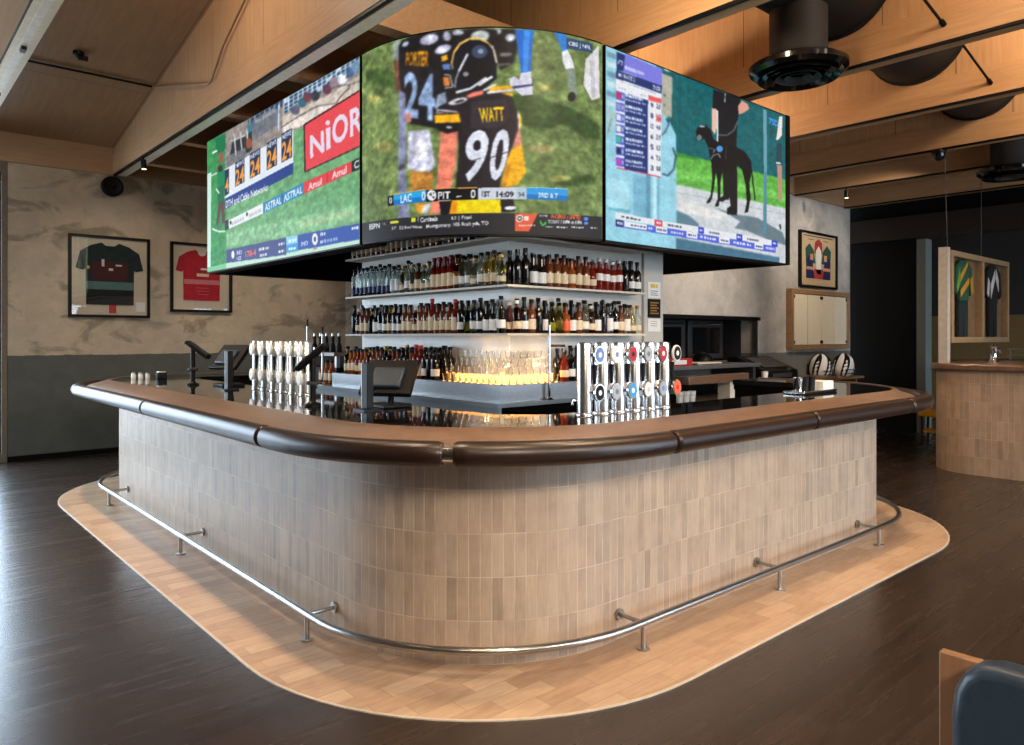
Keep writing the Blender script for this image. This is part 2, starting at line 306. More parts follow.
    P((190,195,215),0.4261,0.9661,0.4247,0.9564,0.4207,0.9497,0.4149,0.9472,0.4085,0.9495,0.4026,0.9562,0.3986,0.966,0.3971,0.9768,0.3986,0.9866,0.4026,0.9933,0.4085,0.9957,0.4149,0.9933,0.4207,0.9865,0.4247,0.9769)
    P((200,205,220),0.4719,0.9821,0.4699,0.9771,0.464,0.9734,0.4556,0.9717,0.4462,0.9722,0.4377,0.975,0.4318,0.9795,0.4297,0.9847,0.4318,0.9897,0.4377,0.9934,0.4462,0.9952,0.4556,0.9946,0.464,0.9918,0.4699,0.9873)
    P((190,190,205),0.5609,0.9664,0.5579,0.956,0.5494,0.9475,0.5372,0.9424,0.5235,0.9418,0.5112,0.9472,0.5026,0.9559,0.4996,0.9663,0.5026,0.9763,0.5112,0.9839,0.5235,0.9877,0.5372,0.9883,0.5494,0.9842,0.5579,0.9764)
    P((185,195,220),0.2591,0.975,0.2602,0.97,0.2585,0.9645,0.2542,0.9597,0.2482,0.9565,0.2417,0.9555,0.2359,0.957,0.232,0.9606,0.2308,0.9656,0.2326,0.9711,0.237,0.9759,0.2431,0.9791,0.2497,0.98,0.2554,0.9786)
    P((200,210,200),0.5575,0.9568,0.5545,0.9444,0.546,0.9342,0.5338,0.9283,0.5201,0.9281,0.5078,0.9343,0.4992,0.9447,0.4961,0.9571,0.4992,0.9691,0.5078,0.9784,0.5201,0.9831,0.5338,0.9833,0.546,0.9784,0.5545,0.9689)
    T('PORTER',(245,160,30),0.2501,0.9264,0.3445,0.9114,0.3407,0.8329,0.2457,0.8588)
    T('24',(150,178,220),0.2412,0.8307,0.3674,0.7909,0.3674,0.5606,0.2368,0.604)
    P((150,165,190),0.3749,0.6881,0.4044,0.6991,0.4117,0.6404,0.3898,0.5984,0.3674,0.623)
    P((130,135,165),0.2161,0.7467,0.2457,0.7201,0.2501,0.4909,0.2457,0.3337,0.2675,0.05247,0.2137,0.05172,0.2114,0.3028)
    P((60,62,70),0.2137,0.3622,0.2457,0.3683,0.2457,0.3436,0.2137,0.3372)
    P((205,205,228),0.2589,0.5279,0.3445,0.5222,0.356,0.4379,0.3674,0.3398,0.3445,0.3143,0.2927,0.3219,0.2545,0.3463)
    P((235,235,240),0.3367,0.4149,0.3323,0.3912,0.3242,0.3738,0.3137,0.3663,0.303,0.3705,0.2941,0.3853,0.289,0.4079,0.2887,0.4336,0.2933,0.4573,0.3018,0.4743,0.3124,0.4811,0.323,0.4771,0.3315,0.4625,0.3364,0.4404)
    P((175,120,50),0.2632,0.3294,0.3636,0.3115,0.356,0.2115,0.2718,0.1993)
    P((200,140,40),0.2968,0.1841,0.3368,0.1757,0.3131,0.1076,0.2886,0.1271)
    P((215,215,225),0.325,0.1538,0.3522,0.1588,0.3368,0.1079,0.3131,0.1124)
    P((200,120,110),0.2457,0.6161,0.2675,0.6238,0.2718,0.5732,0.2545,0.5688)
    B(2)
    N(.3,9)
    P((232,130,105),0.3898,0.5174,0.4509,0.5082,0.4439,0.3533,0.4261,0.213,0.4008,0.1068,0.3445,0.1064,0.3749,0.2572,0.3824,0.4091)
    P((205,100,80),0.3898,0.2839,0.4332,0.2691,0.4297,0.2599,0.3898,0.2744)
    P((235,150,130),0.639,0.4583,0.663,0.528,0.6733,0.4394,0.6424,0.4161)
    P((250,180,30),0.6288,0.4048,0.6733,0.4394,0.6872,0.3037,0.6595,0.243,0.5982,0.2188,0.6118,0.3044)
    P((215,140,30),0.6185,0.3284,0.639,0.3541,0.6185,0.2292,0.5982,0.2188)
    P((38,32,38),0.4153,0.6489,0.4684,0.6813,0.5474,0.6977,0.6322,0.6846,0.6527,0.6166,0.6699,0.5575,0.6595,0.5085,0.6458,0.4498,0.6253,0.3762,0.605,0.2946,0.5914,0.1999,0.4403,0.1982,0.4544,0.3998,0.4509,0.5082,0.3898,0.5317,0.3674,0.575,0.3787,0.6297)
    P((55,48,56),0.4961,0.6421,0.6151,0.6542,0.6322,0.5805,0.5982,0.5156,0.4961,0.5151)
    P((235,120,100),0.4789,0.6713,0.503,0.6887,0.5406,0.6975,0.5406,0.6787,0.4893,0.6613)
    P((250,180,30),0.3655,0.5898,0.4544,0.588,0.4615,0.5453,0.3674,0.5486)
    P((235,235,240),0.3749,0.6187,0.4474,0.6002,0.4544,0.5904,0.3712,0.5981)
    P((40,34,38),0.3787,0.6106,0.4509,0.5929,0.4509,0.5882,0.3749,0.6029)
    P((235,235,240),0.4847,0.6591,0.4825,0.6521,0.4741,0.6446,0.461,0.638,0.4459,0.6337,0.4316,0.6325,0.421,0.6356,0.4164,0.6416,0.4187,0.6481,0.4274,0.6541,0.4408,0.6607,0.456,0.665,0.47,0.6662,0.4803,0.6641)
    P((38,32,38),0.4749,0.6538,0.4737,0.6507,0.4694,0.6473,0.4628,0.6442,0.4553,0.642,0.4482,0.6412,0.4431,0.642,0.4409,0.6441,0.4421,0.6472,0.4464,0.6506,0.4531,0.6537,0.4606,0.6559,0.4676,0.6567,0.4727,0.6559)
    P((250,180,30),0.5575,0.7121,0.6356,0.723,0.6424,0.7075,0.5609,0.6934)
    P((235,235,240),0.5508,0.6908,0.6424,0.7051,0.6458,0.6962,0.5541,0.6791)
    P((250,180,30),0.5982,0.6853,0.6424,0.6862,0.6424,0.6672)
    P((250,180,30),0.6595,0.5939,0.6699,0.5812,0.6733,0.5296,0.663,0.5185)
    P((235,235,240),0.6571,0.603,0.663,0.5944,0.6664,0.519,0.6613,0.5135)
    P((25,25,30),0.3674,0.551,0.458,0.5455,0.4509,0.5035,0.4117,0.4937,0.3787,0.515)
    P((235,235,240),0.4297,0.5235,0.4286,0.5211,0.4256,0.5193,0.4213,0.5192,0.4165,0.5202,0.4122,0.5223,0.4091,0.5249,0.4081,0.5276,0.4091,0.5299,0.4122,0.5312,0.4165,0.5313,0.4213,0.5302,0.4256,0.5282,0.4286,0.526)
    B(1)
    N(.22,11)
    P((240,190,90),0.588,0.838,0.5801,0.7856,0.5581,0.743,0.526,0.7188,0.4902,0.7207,0.4574,0.7457,0.4344,0.7888,0.4261,0.8414,0.4344,0.893,0.4574,0.9333,0.4902,0.9544,0.526,0.9525,0.5581,0.9306,0.5801,0.8898)
    P((18,22,34),0.5863,0.8309,0.5788,0.7795,0.5576,0.7378,0.527,0.7141,0.4927,0.7158,0.4614,0.7403,0.4394,0.7825,0.4314,0.834,0.4394,0.8846,0.4614,0.9242,0.4927,0.9449,0.527,0.9432,0.5576,0.9217,0.5788,0.8817)
    P((18,22,34),0.4261,0.8061,0.4684,0.7001,0.5372,0.6974,0.5846,0.7507,0.5846,0.8449)
    P((60,75,100),0.5541,0.8861,0.5515,0.8717,0.5439,0.8599,0.533,0.8532,0.5209,0.853,0.5099,0.86,0.5023,0.8719,0.4996,0.8863,0.5023,0.9005,0.5099,0.9114,0.5209,0.9171,0.533,0.9173,0.5439,0.9114,0.5515,0.9003)
    P((150,165,190),0.5406,0.8879,0.5396,0.8828,0.5367,0.8786,0.5326,0.8761,0.5281,0.8759,0.524,0.8781,0.5211,0.8823,0.5201,0.8874,0.5211,0.8925,0.524,0.8964,0.5281,0.8989,0.5326,0.899,0.5367,0.8969,0.5396,0.893)
    P((18,18,24),0.5609,0.7828,0.5559,0.7541,0.5418,0.7307,0.5213,0.7175,0.4984,0.7188,0.4777,0.7328,0.4632,0.7565,0.458,0.7854,0.4632,0.8137,0.4777,0.8357,0.4984,0.8472,0.5213,0.8458,0.5418,0.8336,0.5559,0.8112)
    P((235,235,240),0.4824,0.8803,0.4685,0.8435,0.4753,0.8385,0.4892,0.8753)
    P((235,235,240),0.4685,0.8435,0.451,0.7975,0.4579,0.7925,0.4753,0.8385)
    P((150,150,160),0.4515,0.7967,0.4409,0.7596,0.4468,0.7563,0.4574,0.7933)
    P((150,150,160),0.4407,0.7586,0.4372,0.7165,0.4435,0.7152,0.447,0.7573)
    P((150,150,155),0.4893,0.7788,0.4882,0.7738,0.4853,0.7699,0.4812,0.7679,0.4766,0.7681,0.4724,0.7706,0.4695,0.7749,0.4684,0.7801,0.4695,0.7851,0.4724,0.789,0.4766,0.7911,0.4812,0.7908,0.4853,0.7883,0.4882,0.784)
    P((220,225,230),0.445,0.6864,0.4973,0.7022,0.495,0.7136,0.4427,0.6979)
    P((220,225,230),0.4986,0.7029,0.5532,0.7542,0.5484,0.7637,0.4937,0.7129)
    P((235,235,240),0.5259,0.7153,0.5735,0.7593,0.5687,0.7694,0.5211,0.7257)
    P((235,235,240),0.542,0.6932,0.5861,0.723,0.5832,0.7314,0.5391,0.7017)
    P((225,130,60),0.3971,0.7724,0.4189,0.7706,0.4225,0.7271,0.4008,0.7286)
    P((250,180,30),0.3898,0.8747,0.4117,0.8816,0.4153,0.8567,0.3935,0.8497)
    P((90,120,180),0.3935,0.8354,0.4225,0.8355,0.4261,0.8061,0.3971,0.8105)
    P((190,195,200),0.4008,0.7825,0.4225,0.7759,0.4225,0.782,0.4008,0.7887)
    P((190,195,200),0.4202,0.7789,0.431,0.7203,0.4355,0.7216,0.4248,0.779)
    P((190,195,200),0.4327,0.7239,0.4039,0.7212,0.405,0.7149,0.4338,0.7179)
    P((235,235,240),0.5689,0.9143,0.5825,0.8301,0.5868,0.8316,0.5732,0.9158)
    B(1)
    T('WATT',(255,205,30),0.5235,0.6123,0.6101,0.6182,0.6118,0.5499,0.5304,0.5373)
    T('9',(222,226,240),0.4858,0.504,0.5677,0.5078,0.5372,0.2554,0.4615,0.2513)
    T('0',(222,226,240),0.5745,0.5056,0.6407,0.5154,0.6084,0.2665,0.5541,0.251)
    P((55,48,56),0.4863,0.3491,0.5308,0.3661,0.5299,0.3701,0.4853,0.3532)
    P((55,48,56),0.5648,0.3668,0.6258,0.3978,0.6249,0.4018,0.5638,0.3708)
    P((240,215,20),0.4297,0.1658,0.5982,0.167,0.6016,0.1011,0.4225,0.0956)
    P((240,150,20),0.4225,0.1616,0.4509,0.1647,0.4439,0.0992,0.4189,0.09588)
    P((22,22,28),0.3824,0.1655,0.4297,0.1658,0.4189,0.09588,0.3898,0.09334)
    P((22,22,28),0.5982,0.167,0.6424,0.1698,0.6492,0.109,0.6016,0.1058)
    P((235,235,240),0.6527,0.1284,0.6506,0.124,0.6449,0.12,0.6367,0.1172,0.6276,0.1162,0.6194,0.1178,0.6138,0.1209,0.6118,0.125,0.6138,0.1291,0.6194,0.1326,0.6276,0.1347,0.6367,0.1357,0.6449,0.1348,0.6506,0.1322)
    P((20,105,205),0.6492,0.9953,0.7153,0.9984,0.7082,0.897,0.7047,0.7964,0.6699,0.7853)
    P((45,140,230),0.6803,0.9962,0.7012,0.9956,0.6942,0.7992,0.6768,0.7913)
    P((215,215,235),0.6699,0.7853,0.7047,0.7964,0.7118,0.6834,0.6733,0.6744,0.6322,0.7225,0.6288,0.7551,0.6458,0.7672,0.663,0.7509)
    P((60,60,110),0.639,0.7188,0.7118,0.7357,0.7118,0.7262,0.6424,0.7051)
    P((30,130,215),0.7882,1.003,0.8385,0.9989,0.8425,0.9231,0.8227,0.9108)
    P((225,228,232),0.8188,0.9093,0.8425,0.9279,0.8629,0.8771,0.8712,0.8411,0.8345,0.8283,0.8227,0.8626)
    P((130,145,130),0.8345,0.8283,0.8712,0.8411,0.8839,0.7136,0.8506,0.6983)
    P((25,28,25),0.8754,0.7012,0.8738,0.6901,0.8691,0.6802,0.8624,0.6735,0.8551,0.6712,0.8486,0.6738,0.8441,0.6808,0.8425,0.6908,0.8441,0.7018,0.8486,0.7117,0.8551,0.7185,0.8624,0.7208,0.8691,0.7183,0.8738,0.7113)
    P((222,220,225),0.919,0.8976,0.9816,0.9901,0.9868,0.7215,0.9469,0.6995,0.9101,0.7664)
    P((190,190,195),0.9375,0.8946,0.9566,0.9114,0.9664,0.7155,0.9469,0.7095)
    B(1)
    N(.14,7)
    P((35,70,110),0.8385,0.9844,0.9517,0.9866,0.9503,0.9389,0.8385,0.9312)
    T('CBS | NFL',(240,240,245),0.8466,0.9706,0.9446,0.9725,0.9436,0.9488,0.8466,0.9439)
    P((22,22,28),0.1592,0.2171,0.1897,0.2187,0.1922,0.1676,0.1618,0.1653)
    T('0',(235,235,240),0.167,0.2102,0.1822,0.2103,0.1847,0.1783,0.1696,0.1785)
    P((40,165,225),0.1897,0.2202,0.3329,0.2259,0.3329,0.1668,0.1922,0.1676)
    P((15,120,200),0.1897,0.1924,0.3329,0.1934,0.3329,0.1668,0.1922,0.1676)
    P((14,14,18),0.3329,0.2259,0.5218,0.2233,0.5218,0.1669,0.3329,0.1668)
    P((205,212,225),0.5218,0.2233,0.6907,0.2281,0.6907,0.1711,0.5218,0.1669)
    P((180,200,215),0.6527,0.2246,0.6907,0.2281,0.6907,0.1711,0.6527,0.1682)
    P((40,155,225),0.6907,0.2281,0.8425,0.2336,0.8425,0.1755,0.6907,0.1711)
    P((15,115,195),0.6907,0.1948,0.8425,0.1997,0.8425,0.1755,0.6907,0.1711)
    T('LAC',(235,235,240),0.2231,0.2132,0.2739,0.217,0.2739,0.1743,0.2231,0.1723)
    T('0',(235,235,240),0.3143,0.2201,0.3301,0.2207,0.3301,0.1746,0.3143,0.1739)
    P((235,235,240),0.3723,0.1953,0.3705,0.1838,0.3655,0.175,0.3582,0.1705,0.35,0.1713,0.3426,0.1775,0.3375,0.188,0.3356,0.2001,0.3375,0.2115,0.3426,0.2198,0.35,0.224,0.3582,0.2231,0.3655,0.217,0.3705,0.2071)
    P((90,90,95),0.356,0.2018,0.3555,0.1981,0.3539,0.1953,0.3516,0.1938,0.349,0.1941,0.3467,0.196,0.3451,0.1992,0.3445,0.2031,0.3451,0.2068,0.3467,0.2096,0.349,0.2111,0.3516,0.2108,0.3539,0.2088,0.3555,0.2057)
    P((90,90,95),0.3663,0.1863,0.3658,0.1837,0.3644,0.1816,0.3625,0.1806,0.3603,0.1808,0.3583,0.1823,0.3569,0.1846,0.3564,0.1873,0.3569,0.19,0.3583,0.192,0.3603,0.193,0.3625,0.1928,0.3644,0.1914,0.3658,0.1891)
    P((120,120,125),0.3655,0.208,0.3652,0.206,0.3641,0.2044,0.3626,0.2036,0.3609,0.2038,0.3594,0.2049,0.3583,0.2067,0.358,0.2088,0.3583,0.2109,0.3594,0.2125,0.3609,0.2132,0.3626,0.213,0.3641,0.2119,0.3652,0.2101)
    T('PIT',(235,235,240),0.3787,0.2123,0.4243,0.2109,0.4243,0.1755,0.3787,0.1755)
    P((235,235,240),0.3787,0.1676,0.4262,0.1671,0.426,0.1704,0.3786,0.1709)
    P((200,200,200),0.444,0.1811,0.4651,0.1819,0.4648,0.1876,0.4437,0.1867)
    T('0',(235,235,240),0.4955,0.2162,0.5133,0.2167,0.5133,0.1744,0.4955,0.1729)
    T('1ST',(25,25,35),0.5355,0.2084,0.5626,0.2074,0.5626,0.1792,0.5355,0.1802)
    T('14:09',(25,25,35),0.5846,0.2063,0.6441,0.2069,0.6441,0.178,0.5846,0.1781)
    T('34',(90,95,110),0.6595,0.2041,0.682,0.2056,0.682,0.1828,0.6595,0.1813)
    T('3RD & 7',(235,235,240),0.7313,0.2067,0.8033,0.209,0.8033,0.1835,0.7313,0.181)
    P((235,170,60),0.1902,0.2197,0.3293,0.2262,0.3286,0.2302,0.1892,0.2238)
    P((235,170,60),0.3369,0.225,0.5202,0.2229,0.5201,0.2267,0.3367,0.2289)
    P((200,230,240),0.6906,0.2276,0.8424,0.2331,0.8426,0.236,0.6908,0.2305)
    P((40,40,44),-0.04323,0.1055,0.01448,0.103,0.2886,0.09674,0.4261,0.1005,0.5304,0.1011,0.6458,0.101,0.811,0.1042,1,0.1155,1,-0.03578,-0.04323,-0.04013)
    T('ESPN',(235,235,240),0.05064,0.09119,0.1177,0.08852,0.1177,0.06144,0.05064,0.06186)
    T('NFL',(200,200,205),0.132,0.08576,0.1539,0.08576,0.1539,0.07292,0.132,0.07333)
    P((215,220,60),0.1747,0.08729,0.2137,0.08678,0.2137,0.07426,0.1747,0.07507)
    P((215,220,60),0.2718,0.09304,0.2906,0.0934,0.2906,0.07285,0.2718,0.07238)
    P((235,235,240),0.2997,0.09557,0.2997,0.07116,0.3021,0.07071,0.3021,0.0951)
    T('Cardinals',(235,235,240),0.309,0.09084,0.3768,0.09336,0.3768,0.07039,0.309,0.06747)
    T('13 | Final',(235,235,240),0.4289,0.08907,0.4996,0.09091,0.4996,0.06882,0.4289,0.06695)
    T('Montgomery: 105 Rush yds, TD',(235,235,240),0.3329,0.05533,0.5575,0.06194,0.5575,0.03794,0.3329,0.0311)
    T('37  123w/46ns',(200,200,205),0.1797,0.06049,0.3171,0.05432,0.3171,0.03877,0.1797,0.0422)
    P((225,95,60),0.6492,0.0995,0.7295,0.102,0.6977,0.01497,0.6492,0.01419)
    P((240,240,240),0.6771,0.07769,0.6759,0.06971,0.6725,0.06302,0.6675,0.05895,0.6619,0.05831,0.657,0.06121,0.6536,0.06707,0.6523,0.07475,0.6536,0.0827,0.657,0.08938,0.6619,0.09345,0.6675,0.0941,0.6725,0.09123,0.6759,0.08537)
    P((35,35,40),0.673,0.07719,0.6722,0.07174,0.6699,0.06717,0.6665,0.06439,0.6629,0.06396,0.6596,0.06596,0.6573,0.06998,0.6564,0.07523,0.6573,0.08067,0.6596,0.08523,0.6629,0.08801,0.6665,0.08844,0.6699,0.08646,0.6722,0.08244)
    T('M',(240,240,240),0.6602,0.08184,0.6699,0.08251,0.6699,0.0697,0.6602,0.06903)
    P((245,225,225),0.6803,0.08803,0.6977,0.08823,0.6977,0.0673,0.6803,0.06714)
    P((245,200,190),0.663,0.04659,0.6697,0.04674,0.6697,0.03915,0.663,0.039)
    P((245,200,190),0.6727,0.04681,0.6805,0.04699,0.6805,0.03939,0.6727,0.03921)
    P((245,200,190),0.6838,0.04706,0.689,0.04718,0.689,0.03957,0.6838,0.03946)
    P((245,200,190),0.6912,0.04723,0.6978,0.04738,0.6978,0.03977,0.6912,0.03962)
    P((245,200,190),0.7006,0.04744,0.7097,0.04765,0.7097,0.04003,0.7006,0.03983)
    P((245,200,190),0.7137,0.04774,0.7188,0.04785,0.7188,0.04023,0.7137,0.04012)
    T('MORE',(200,200,205),0.7349,0.09932,0.764,0.09937,0.764,0.08933,0.7349,0.08882)
    P((60,190,80),0.7385,0.07206,0.7475,0.0516,0.7603,0.06977,0.7603,0.05303,0.7475,0.04204,0.7385,0.05296)
    T('PHOENIX v UNITED',(245,105,50),0.7788,0.1016,0.8968,0.1104,0.8968,0.08832,0.7788,0.08048)
    T('TODAY 7.30PM on ESPN',(235,235,240),0.7658,0.07518,0.9012,0.08271,0.9012,0.06408,0.7658,0.057)
    P((225,225,230),0.7585,0.0447,0.7628,0.0447,0.7628,0.03752,0.7585,0.03753)
    P((225,225,230),0.7646,0.0447,0.7729,0.04469,0.7729,0.03751,0.7646,0.03752)
    P((225,225,230),0.7765,0.04469,0.7808,0.04469,0.7808,0.0375,0.7765,0.0375)
    P((225,225,230),0.7826,0.04468,0.7844,0.04468,0.7844,0.03749,0.7826,0.0375)
    P((225,225,230),0.7995,0.04536,0.8098,0.04529,0.8098,0.03808,0.7995,0.03816)
    P((225,225,230),0.8142,0.04549,0.8205,0.0459,0.8205,0.03867,0.8142,0.03828)
    P((225,225,230),0.8232,0.04607,0.8332,0.04672,0.8332,0.03948,0.8232,0.03884)
    P((225,225,230),0.8375,0.047,0.8417,0.04726,0.8417,0.04001,0.8375,0.03975)
    P((225,225,230),0.8588,0.05011,0.8628,0.05032,0.8628,0.04303,0.8588,0.04283)
    P((225,225,230),0.8645,0.05041,0.8735,0.05087,0.8735,0.04357,0.8645,0.04312)
    P((225,225,230),0.8773,0.05107,0.884,0.05142,0.884,0.04409,0.8773,0.04376)
    P((225,225,230),0.8869,0.05157,0.8958,0.05202,0.8958,0.04468,0.8869,0.04424)
    P((225,225,230),0.8996,0.05223,0.9101,0.05277,0.9101,0.0454,0.8996,0.04487)
    P((90,140,240),0.9323,0.09687,0.9312,0.0924,0.9282,0.08845,0.9238,0.0858,0.9189,0.08499,0.9145,0.08616,0.9116,0.08907,0.9105,0.09315,0.9116,0.0976,0.9145,0.1015,0.9189,0.1042,0.9238,0.105,0.9282,0.1039,0.9312,0.101)
    P((90,140,240),0.9323,0.07463,0.9312,0.07123,0.9282,0.06816,0.9238,0.06601,0.9189,0.06522,0.9145,0.06594,0.9116,0.06801,0.9105,0.07103,0.9116,0.07441,0.9145,0.07748,0.9189,0.07963,0.9238,0.08044,0.9282,0.07974,0.9312,0.07767)
    P((210,210,215),0.9422,0.05639,0.9529,0.05645,0.9529,0.05,0.9422,0.04995)
    P((210,210,215),0.9576,0.05648,0.9695,0.05654,0.9695,0.05006,0.9576,0.05001)
    P((210,210,215),0.9746,0.05657,0.9765,0.05658,0.9765,0.05008,0.9746,0.05008)
def draw_left(P,T,B,N):
    P((60,150,85),2.332e-05,1.008,0.1691,1.003,0.1691,0.03779,2.332e-05,-0.01149)
    P((135,190,140),0.1691,0.2571,1,0.2121,1,0.1185,0.1691,0.1548)
    P((165,200,150),0.688,0.1996,0.9728,0.1925,0.9728,0.1591,0.688,0.1624)
    B(6)
    N(.09,9)
    P((150,140,135),0.1607,1.006,1,1.011,1,0.8127,0.7168,0.769,0.1607,0.728)
    P((196,214,226),0.5912,1,1,1.006,1,0.9229,0.5912,0.9038)
    P((40,70,105),0.5975,0.9694,0.6186,0.9695,0.6186,0.9523,0.5975,0.9521)
    P((40,70,105),0.5975,0.9451,0.6186,0.9453,0.6186,0.9282,0.5975,0.9278)
    P((40,70,105),0.5975,0.9208,0.6186,0.9212,0.6186,0.9041,0.5975,0.9035)
    P((40,70,105),0.6271,0.9942,0.6477,0.9941,0.6477,0.9772,0.6271,0.9771)
    P((40,70,105),0.6271,0.9702,0.6477,0.9702,0.6477,0.9533,0.6271,0.9531)
    P((40,70,105),0.6271,0.9461,0.6477,0.9464,0.6477,0.9294,0.6271,0.929)
    P((40,70,105),0.6271,0.922,0.6477,0.9225,0.6477,0.9055,0.6271,0.905)
    P((40,70,105),0.6561,0.9948,0.6763,0.9947,0.6763,0.9779,0.6561,0.9778)
    P((40,70,105),0.6561,0.9709,0.6763,0.971,0.6763,0.9542,0.6561,0.954)
    P((40,70,105),0.6561,0.9471,0.6763,0.9473,0.6763,0.9305,0.6561,0.9302)
    P((40,70,105),0.6561,0.9233,0.6763,0.9237,0.6763,0.9069,0.6561,0.9064)
    P((40,70,105),0.6845,0.9953,0.7042,0.9952,0.7042,0.9785,0.6845,0.9785)
    P((40,70,105),0.6845,0.9717,0.7042,0.9717,0.7042,0.9551,0.6845,0.9549)
    P((40,70,105),0.6845,0.9481,0.7042,0.9483,0.7042,0.9317,0.6845,0.9313)
    P((40,70,105),0.6845,0.9245,0.7042,0.9249,0.7042,0.9083,0.6845,0.9078)
    P((40,70,105),0.7122,0.9958,0.7315,0.9957,0.7315,0.9792,0.7122,0.9792)
    P((40,70,105),0.7122,0.9724,0.7315,0.9725,0.7315,0.956,0.7122,0.9558)
    P((40,70,105),0.7122,0.9491,0.7315,0.9493,0.7315,0.9328,0.7122,0.9325)
    P((40,70,105),0.7122,0.9257,0.7315,0.9261,0.7315,0.9096,0.7122,0.9091)
    P((40,70,105),0.7394,0.9963,0.7583,0.9962,0.7583,0.9798,0.7394,0.9798)
    P((40,70,105),0.7394,0.9731,0.7583,0.9732,0.7583,0.9569,0.7394,0.9567)
    P((40,70,105),0.7394,0.95,0.7583,0.9502,0.7583,0.9339,0.7394,0.9336)
    P((40,70,105),0.766,0.9968,0.7844,0.9966,0.7844,0.9805,0.766,0.9805)
    P((40,70,105),0.766,0.9738,0.7844,0.9739,0.7844,0.9577,0.766,0.9576)
    P((40,70,105),0.766,0.9509,0.7844,0.9511,0.7844,0.935,0.766,0.9347)
    P((40,70,105),0.766,0.928,0.7844,0.9284,0.7844,0.9122,0.766,0.9118)
    P((40,70,105),0.792,0.9972,0.8101,0.9971,0.8101,0.9811,0.792,0.9811)
    P((40,70,105),0.792,0.9745,0.8101,0.9746,0.8101,0.9586,0.792,0.9584)
    P((40,70,105),0.792,0.9292,0.8101,0.9295,0.8101,0.9135,0.792,0.913)
    P((40,70,105),0.8174,0.9977,0.8352,0.9976,0.8352,0.9817,0.8174,0.9817)
    P((40,70,105),0.8174,0.9752,0.8352,0.9753,0.8352,0.9594,0.8174,0.9592)
    P((40,70,105),0.8174,0.9527,0.8352,0.9529,0.8352,0.9371,0.8174,0.9368)
    P((40,70,105),0.8174,0.9303,0.8352,0.9306,0.8352,0.9147,0.8174,0.9143)
    P((40,70,105),0.8424,0.9982,0.8598,0.998,0.8598,0.9823,0.8424,0.9823)
    P((40,70,105),0.8424,0.9536,0.8598,0.9538,0.8598,0.9381,0.8424,0.9378)
    P((40,70,105),0.8424,0.9313,0.8598,0.9317,0.8598,0.916,0.8424,0.9155)
    P((40,70,105),0.8668,0.9986,0.8838,0.9985,0.8838,0.9829,0.8668,0.9829)
    P((40,70,105),0.8668,0.9765,0.8838,0.9766,0.8838,0.961,0.8668,0.9609)
    P((40,70,105),0.8668,0.9545,0.8838,0.9546,0.8838,0.9391,0.8668,0.9388)
    P((40,70,105),0.8668,0.9324,0.8838,0.9327,0.8838,0.9172,0.8668,0.9167)
    P((40,70,105),0.8908,0.9772,0.9074,0.9772,0.9074,0.9618,0.8908,0.9617)
    P((40,70,105),0.8908,0.9553,0.9074,0.9555,0.9074,0.94,0.8908,0.9398)
    P((40,70,105),0.8908,0.9335,0.9074,0.9338,0.9074,0.9183,0.8908,0.9179)
    P((40,70,105),0.9142,0.9995,0.9306,0.9994,0.9306,0.9841,0.9142,0.9841)
    P((40,70,105),0.9142,0.9778,0.9306,0.9778,0.9306,0.9625,0.9142,0.9624)
    P((40,70,105),0.9142,0.9562,0.9306,0.9563,0.9306,0.941,0.9142,0.9408)
    P((40,70,105),0.9142,0.9345,0.9306,0.9348,0.9306,0.9195,0.9142,0.9191)
    P((40,70,105),0.9372,0.9999,0.9533,0.9998,0.9533,0.9846,0.9372,0.9847)
    P((40,70,105),0.9372,0.9784,0.9533,0.9784,0.9533,0.9633,0.9372,0.9632)
    P((40,70,105),0.9372,0.957,0.9533,0.9571,0.9533,0.942,0.9372,0.9417)
    P((40,70,105),0.9372,0.9355,0.9533,0.9358,0.9533,0.9206,0.9372,0.9202)
    P((40,70,105),0.9598,1,0.9755,1,0.9755,0.9852,0.9598,0.9852)
    P((40,70,105),0.9598,0.979,0.9755,0.9791,0.9755,0.964,0.9598,0.9639)
    P((40,70,105),0.9598,0.9578,0.9755,0.9579,0.9755,0.9429,0.9598,0.9426)
    P((40,70,105),0.9598,0.9365,0.9755,0.9368,0.9755,0.9217,0.9598,0.9214)
    P((40,70,105),0.9819,1.001,0.9973,1.001,0.9973,0.9857,0.9819,0.9857)
    P((40,70,105),0.9819,0.9796,0.9973,0.9796,0.9973,0.9648,0.9819,0.9647)
    P((40,70,105),0.9819,0.9586,0.9973,0.9587,0.9973,0.9438,0.9819,0.9436)
    P((40,70,105),0.9819,0.9375,0.9973,0.9377,0.9973,0.9228,0.9819,0.9225)
    P((40,62,90),0.3442,0.9947,0.5849,1.003,0.5849,0.9583,0.3591,0.9393)
    P((190,205,215),0.3561,0.996,0.3561,0.9476,0.3621,0.9449,0.3621,0.9932)
    P((190,205,215),0.3928,0.9965,0.3928,0.9487,0.3986,0.946,0.3986,0.9938)
    P((190,205,215),0.4286,0.997,0.4286,0.9497,0.4343,0.947,0.4343,0.9943)
    P((190,205,215),0.4636,0.9975,0.4636,0.9507,0.4691,0.9481,0.4691,0.9948)
    P((190,205,215),0.4976,0.998,0.4976,0.9517,0.503,0.9491,0.503,0.9953)
    P((190,205,215),0.5309,0.9984,0.5309,0.9527,0.5361,0.9501,0.5361,0.9958)
    P((190,205,215),0.5633,0.9989,0.5633,0.9536,0.5684,0.9511,0.5684,0.9963)
    P((205,193,180),0.5849,0.894,0.8516,0.8815,1,0.9008,1,0.8072,0.7168,0.7752,0.5849,0.7977)
    P((225,215,205),0.5849,0.8427,0.8258,0.8363,0.9016,0.8089,0.7168,0.7752,0.5849,0.7913)
    P((60,60,65),0.5737,0.826,0.6893,0.8413,0.6867,0.8474,0.5708,0.8323)
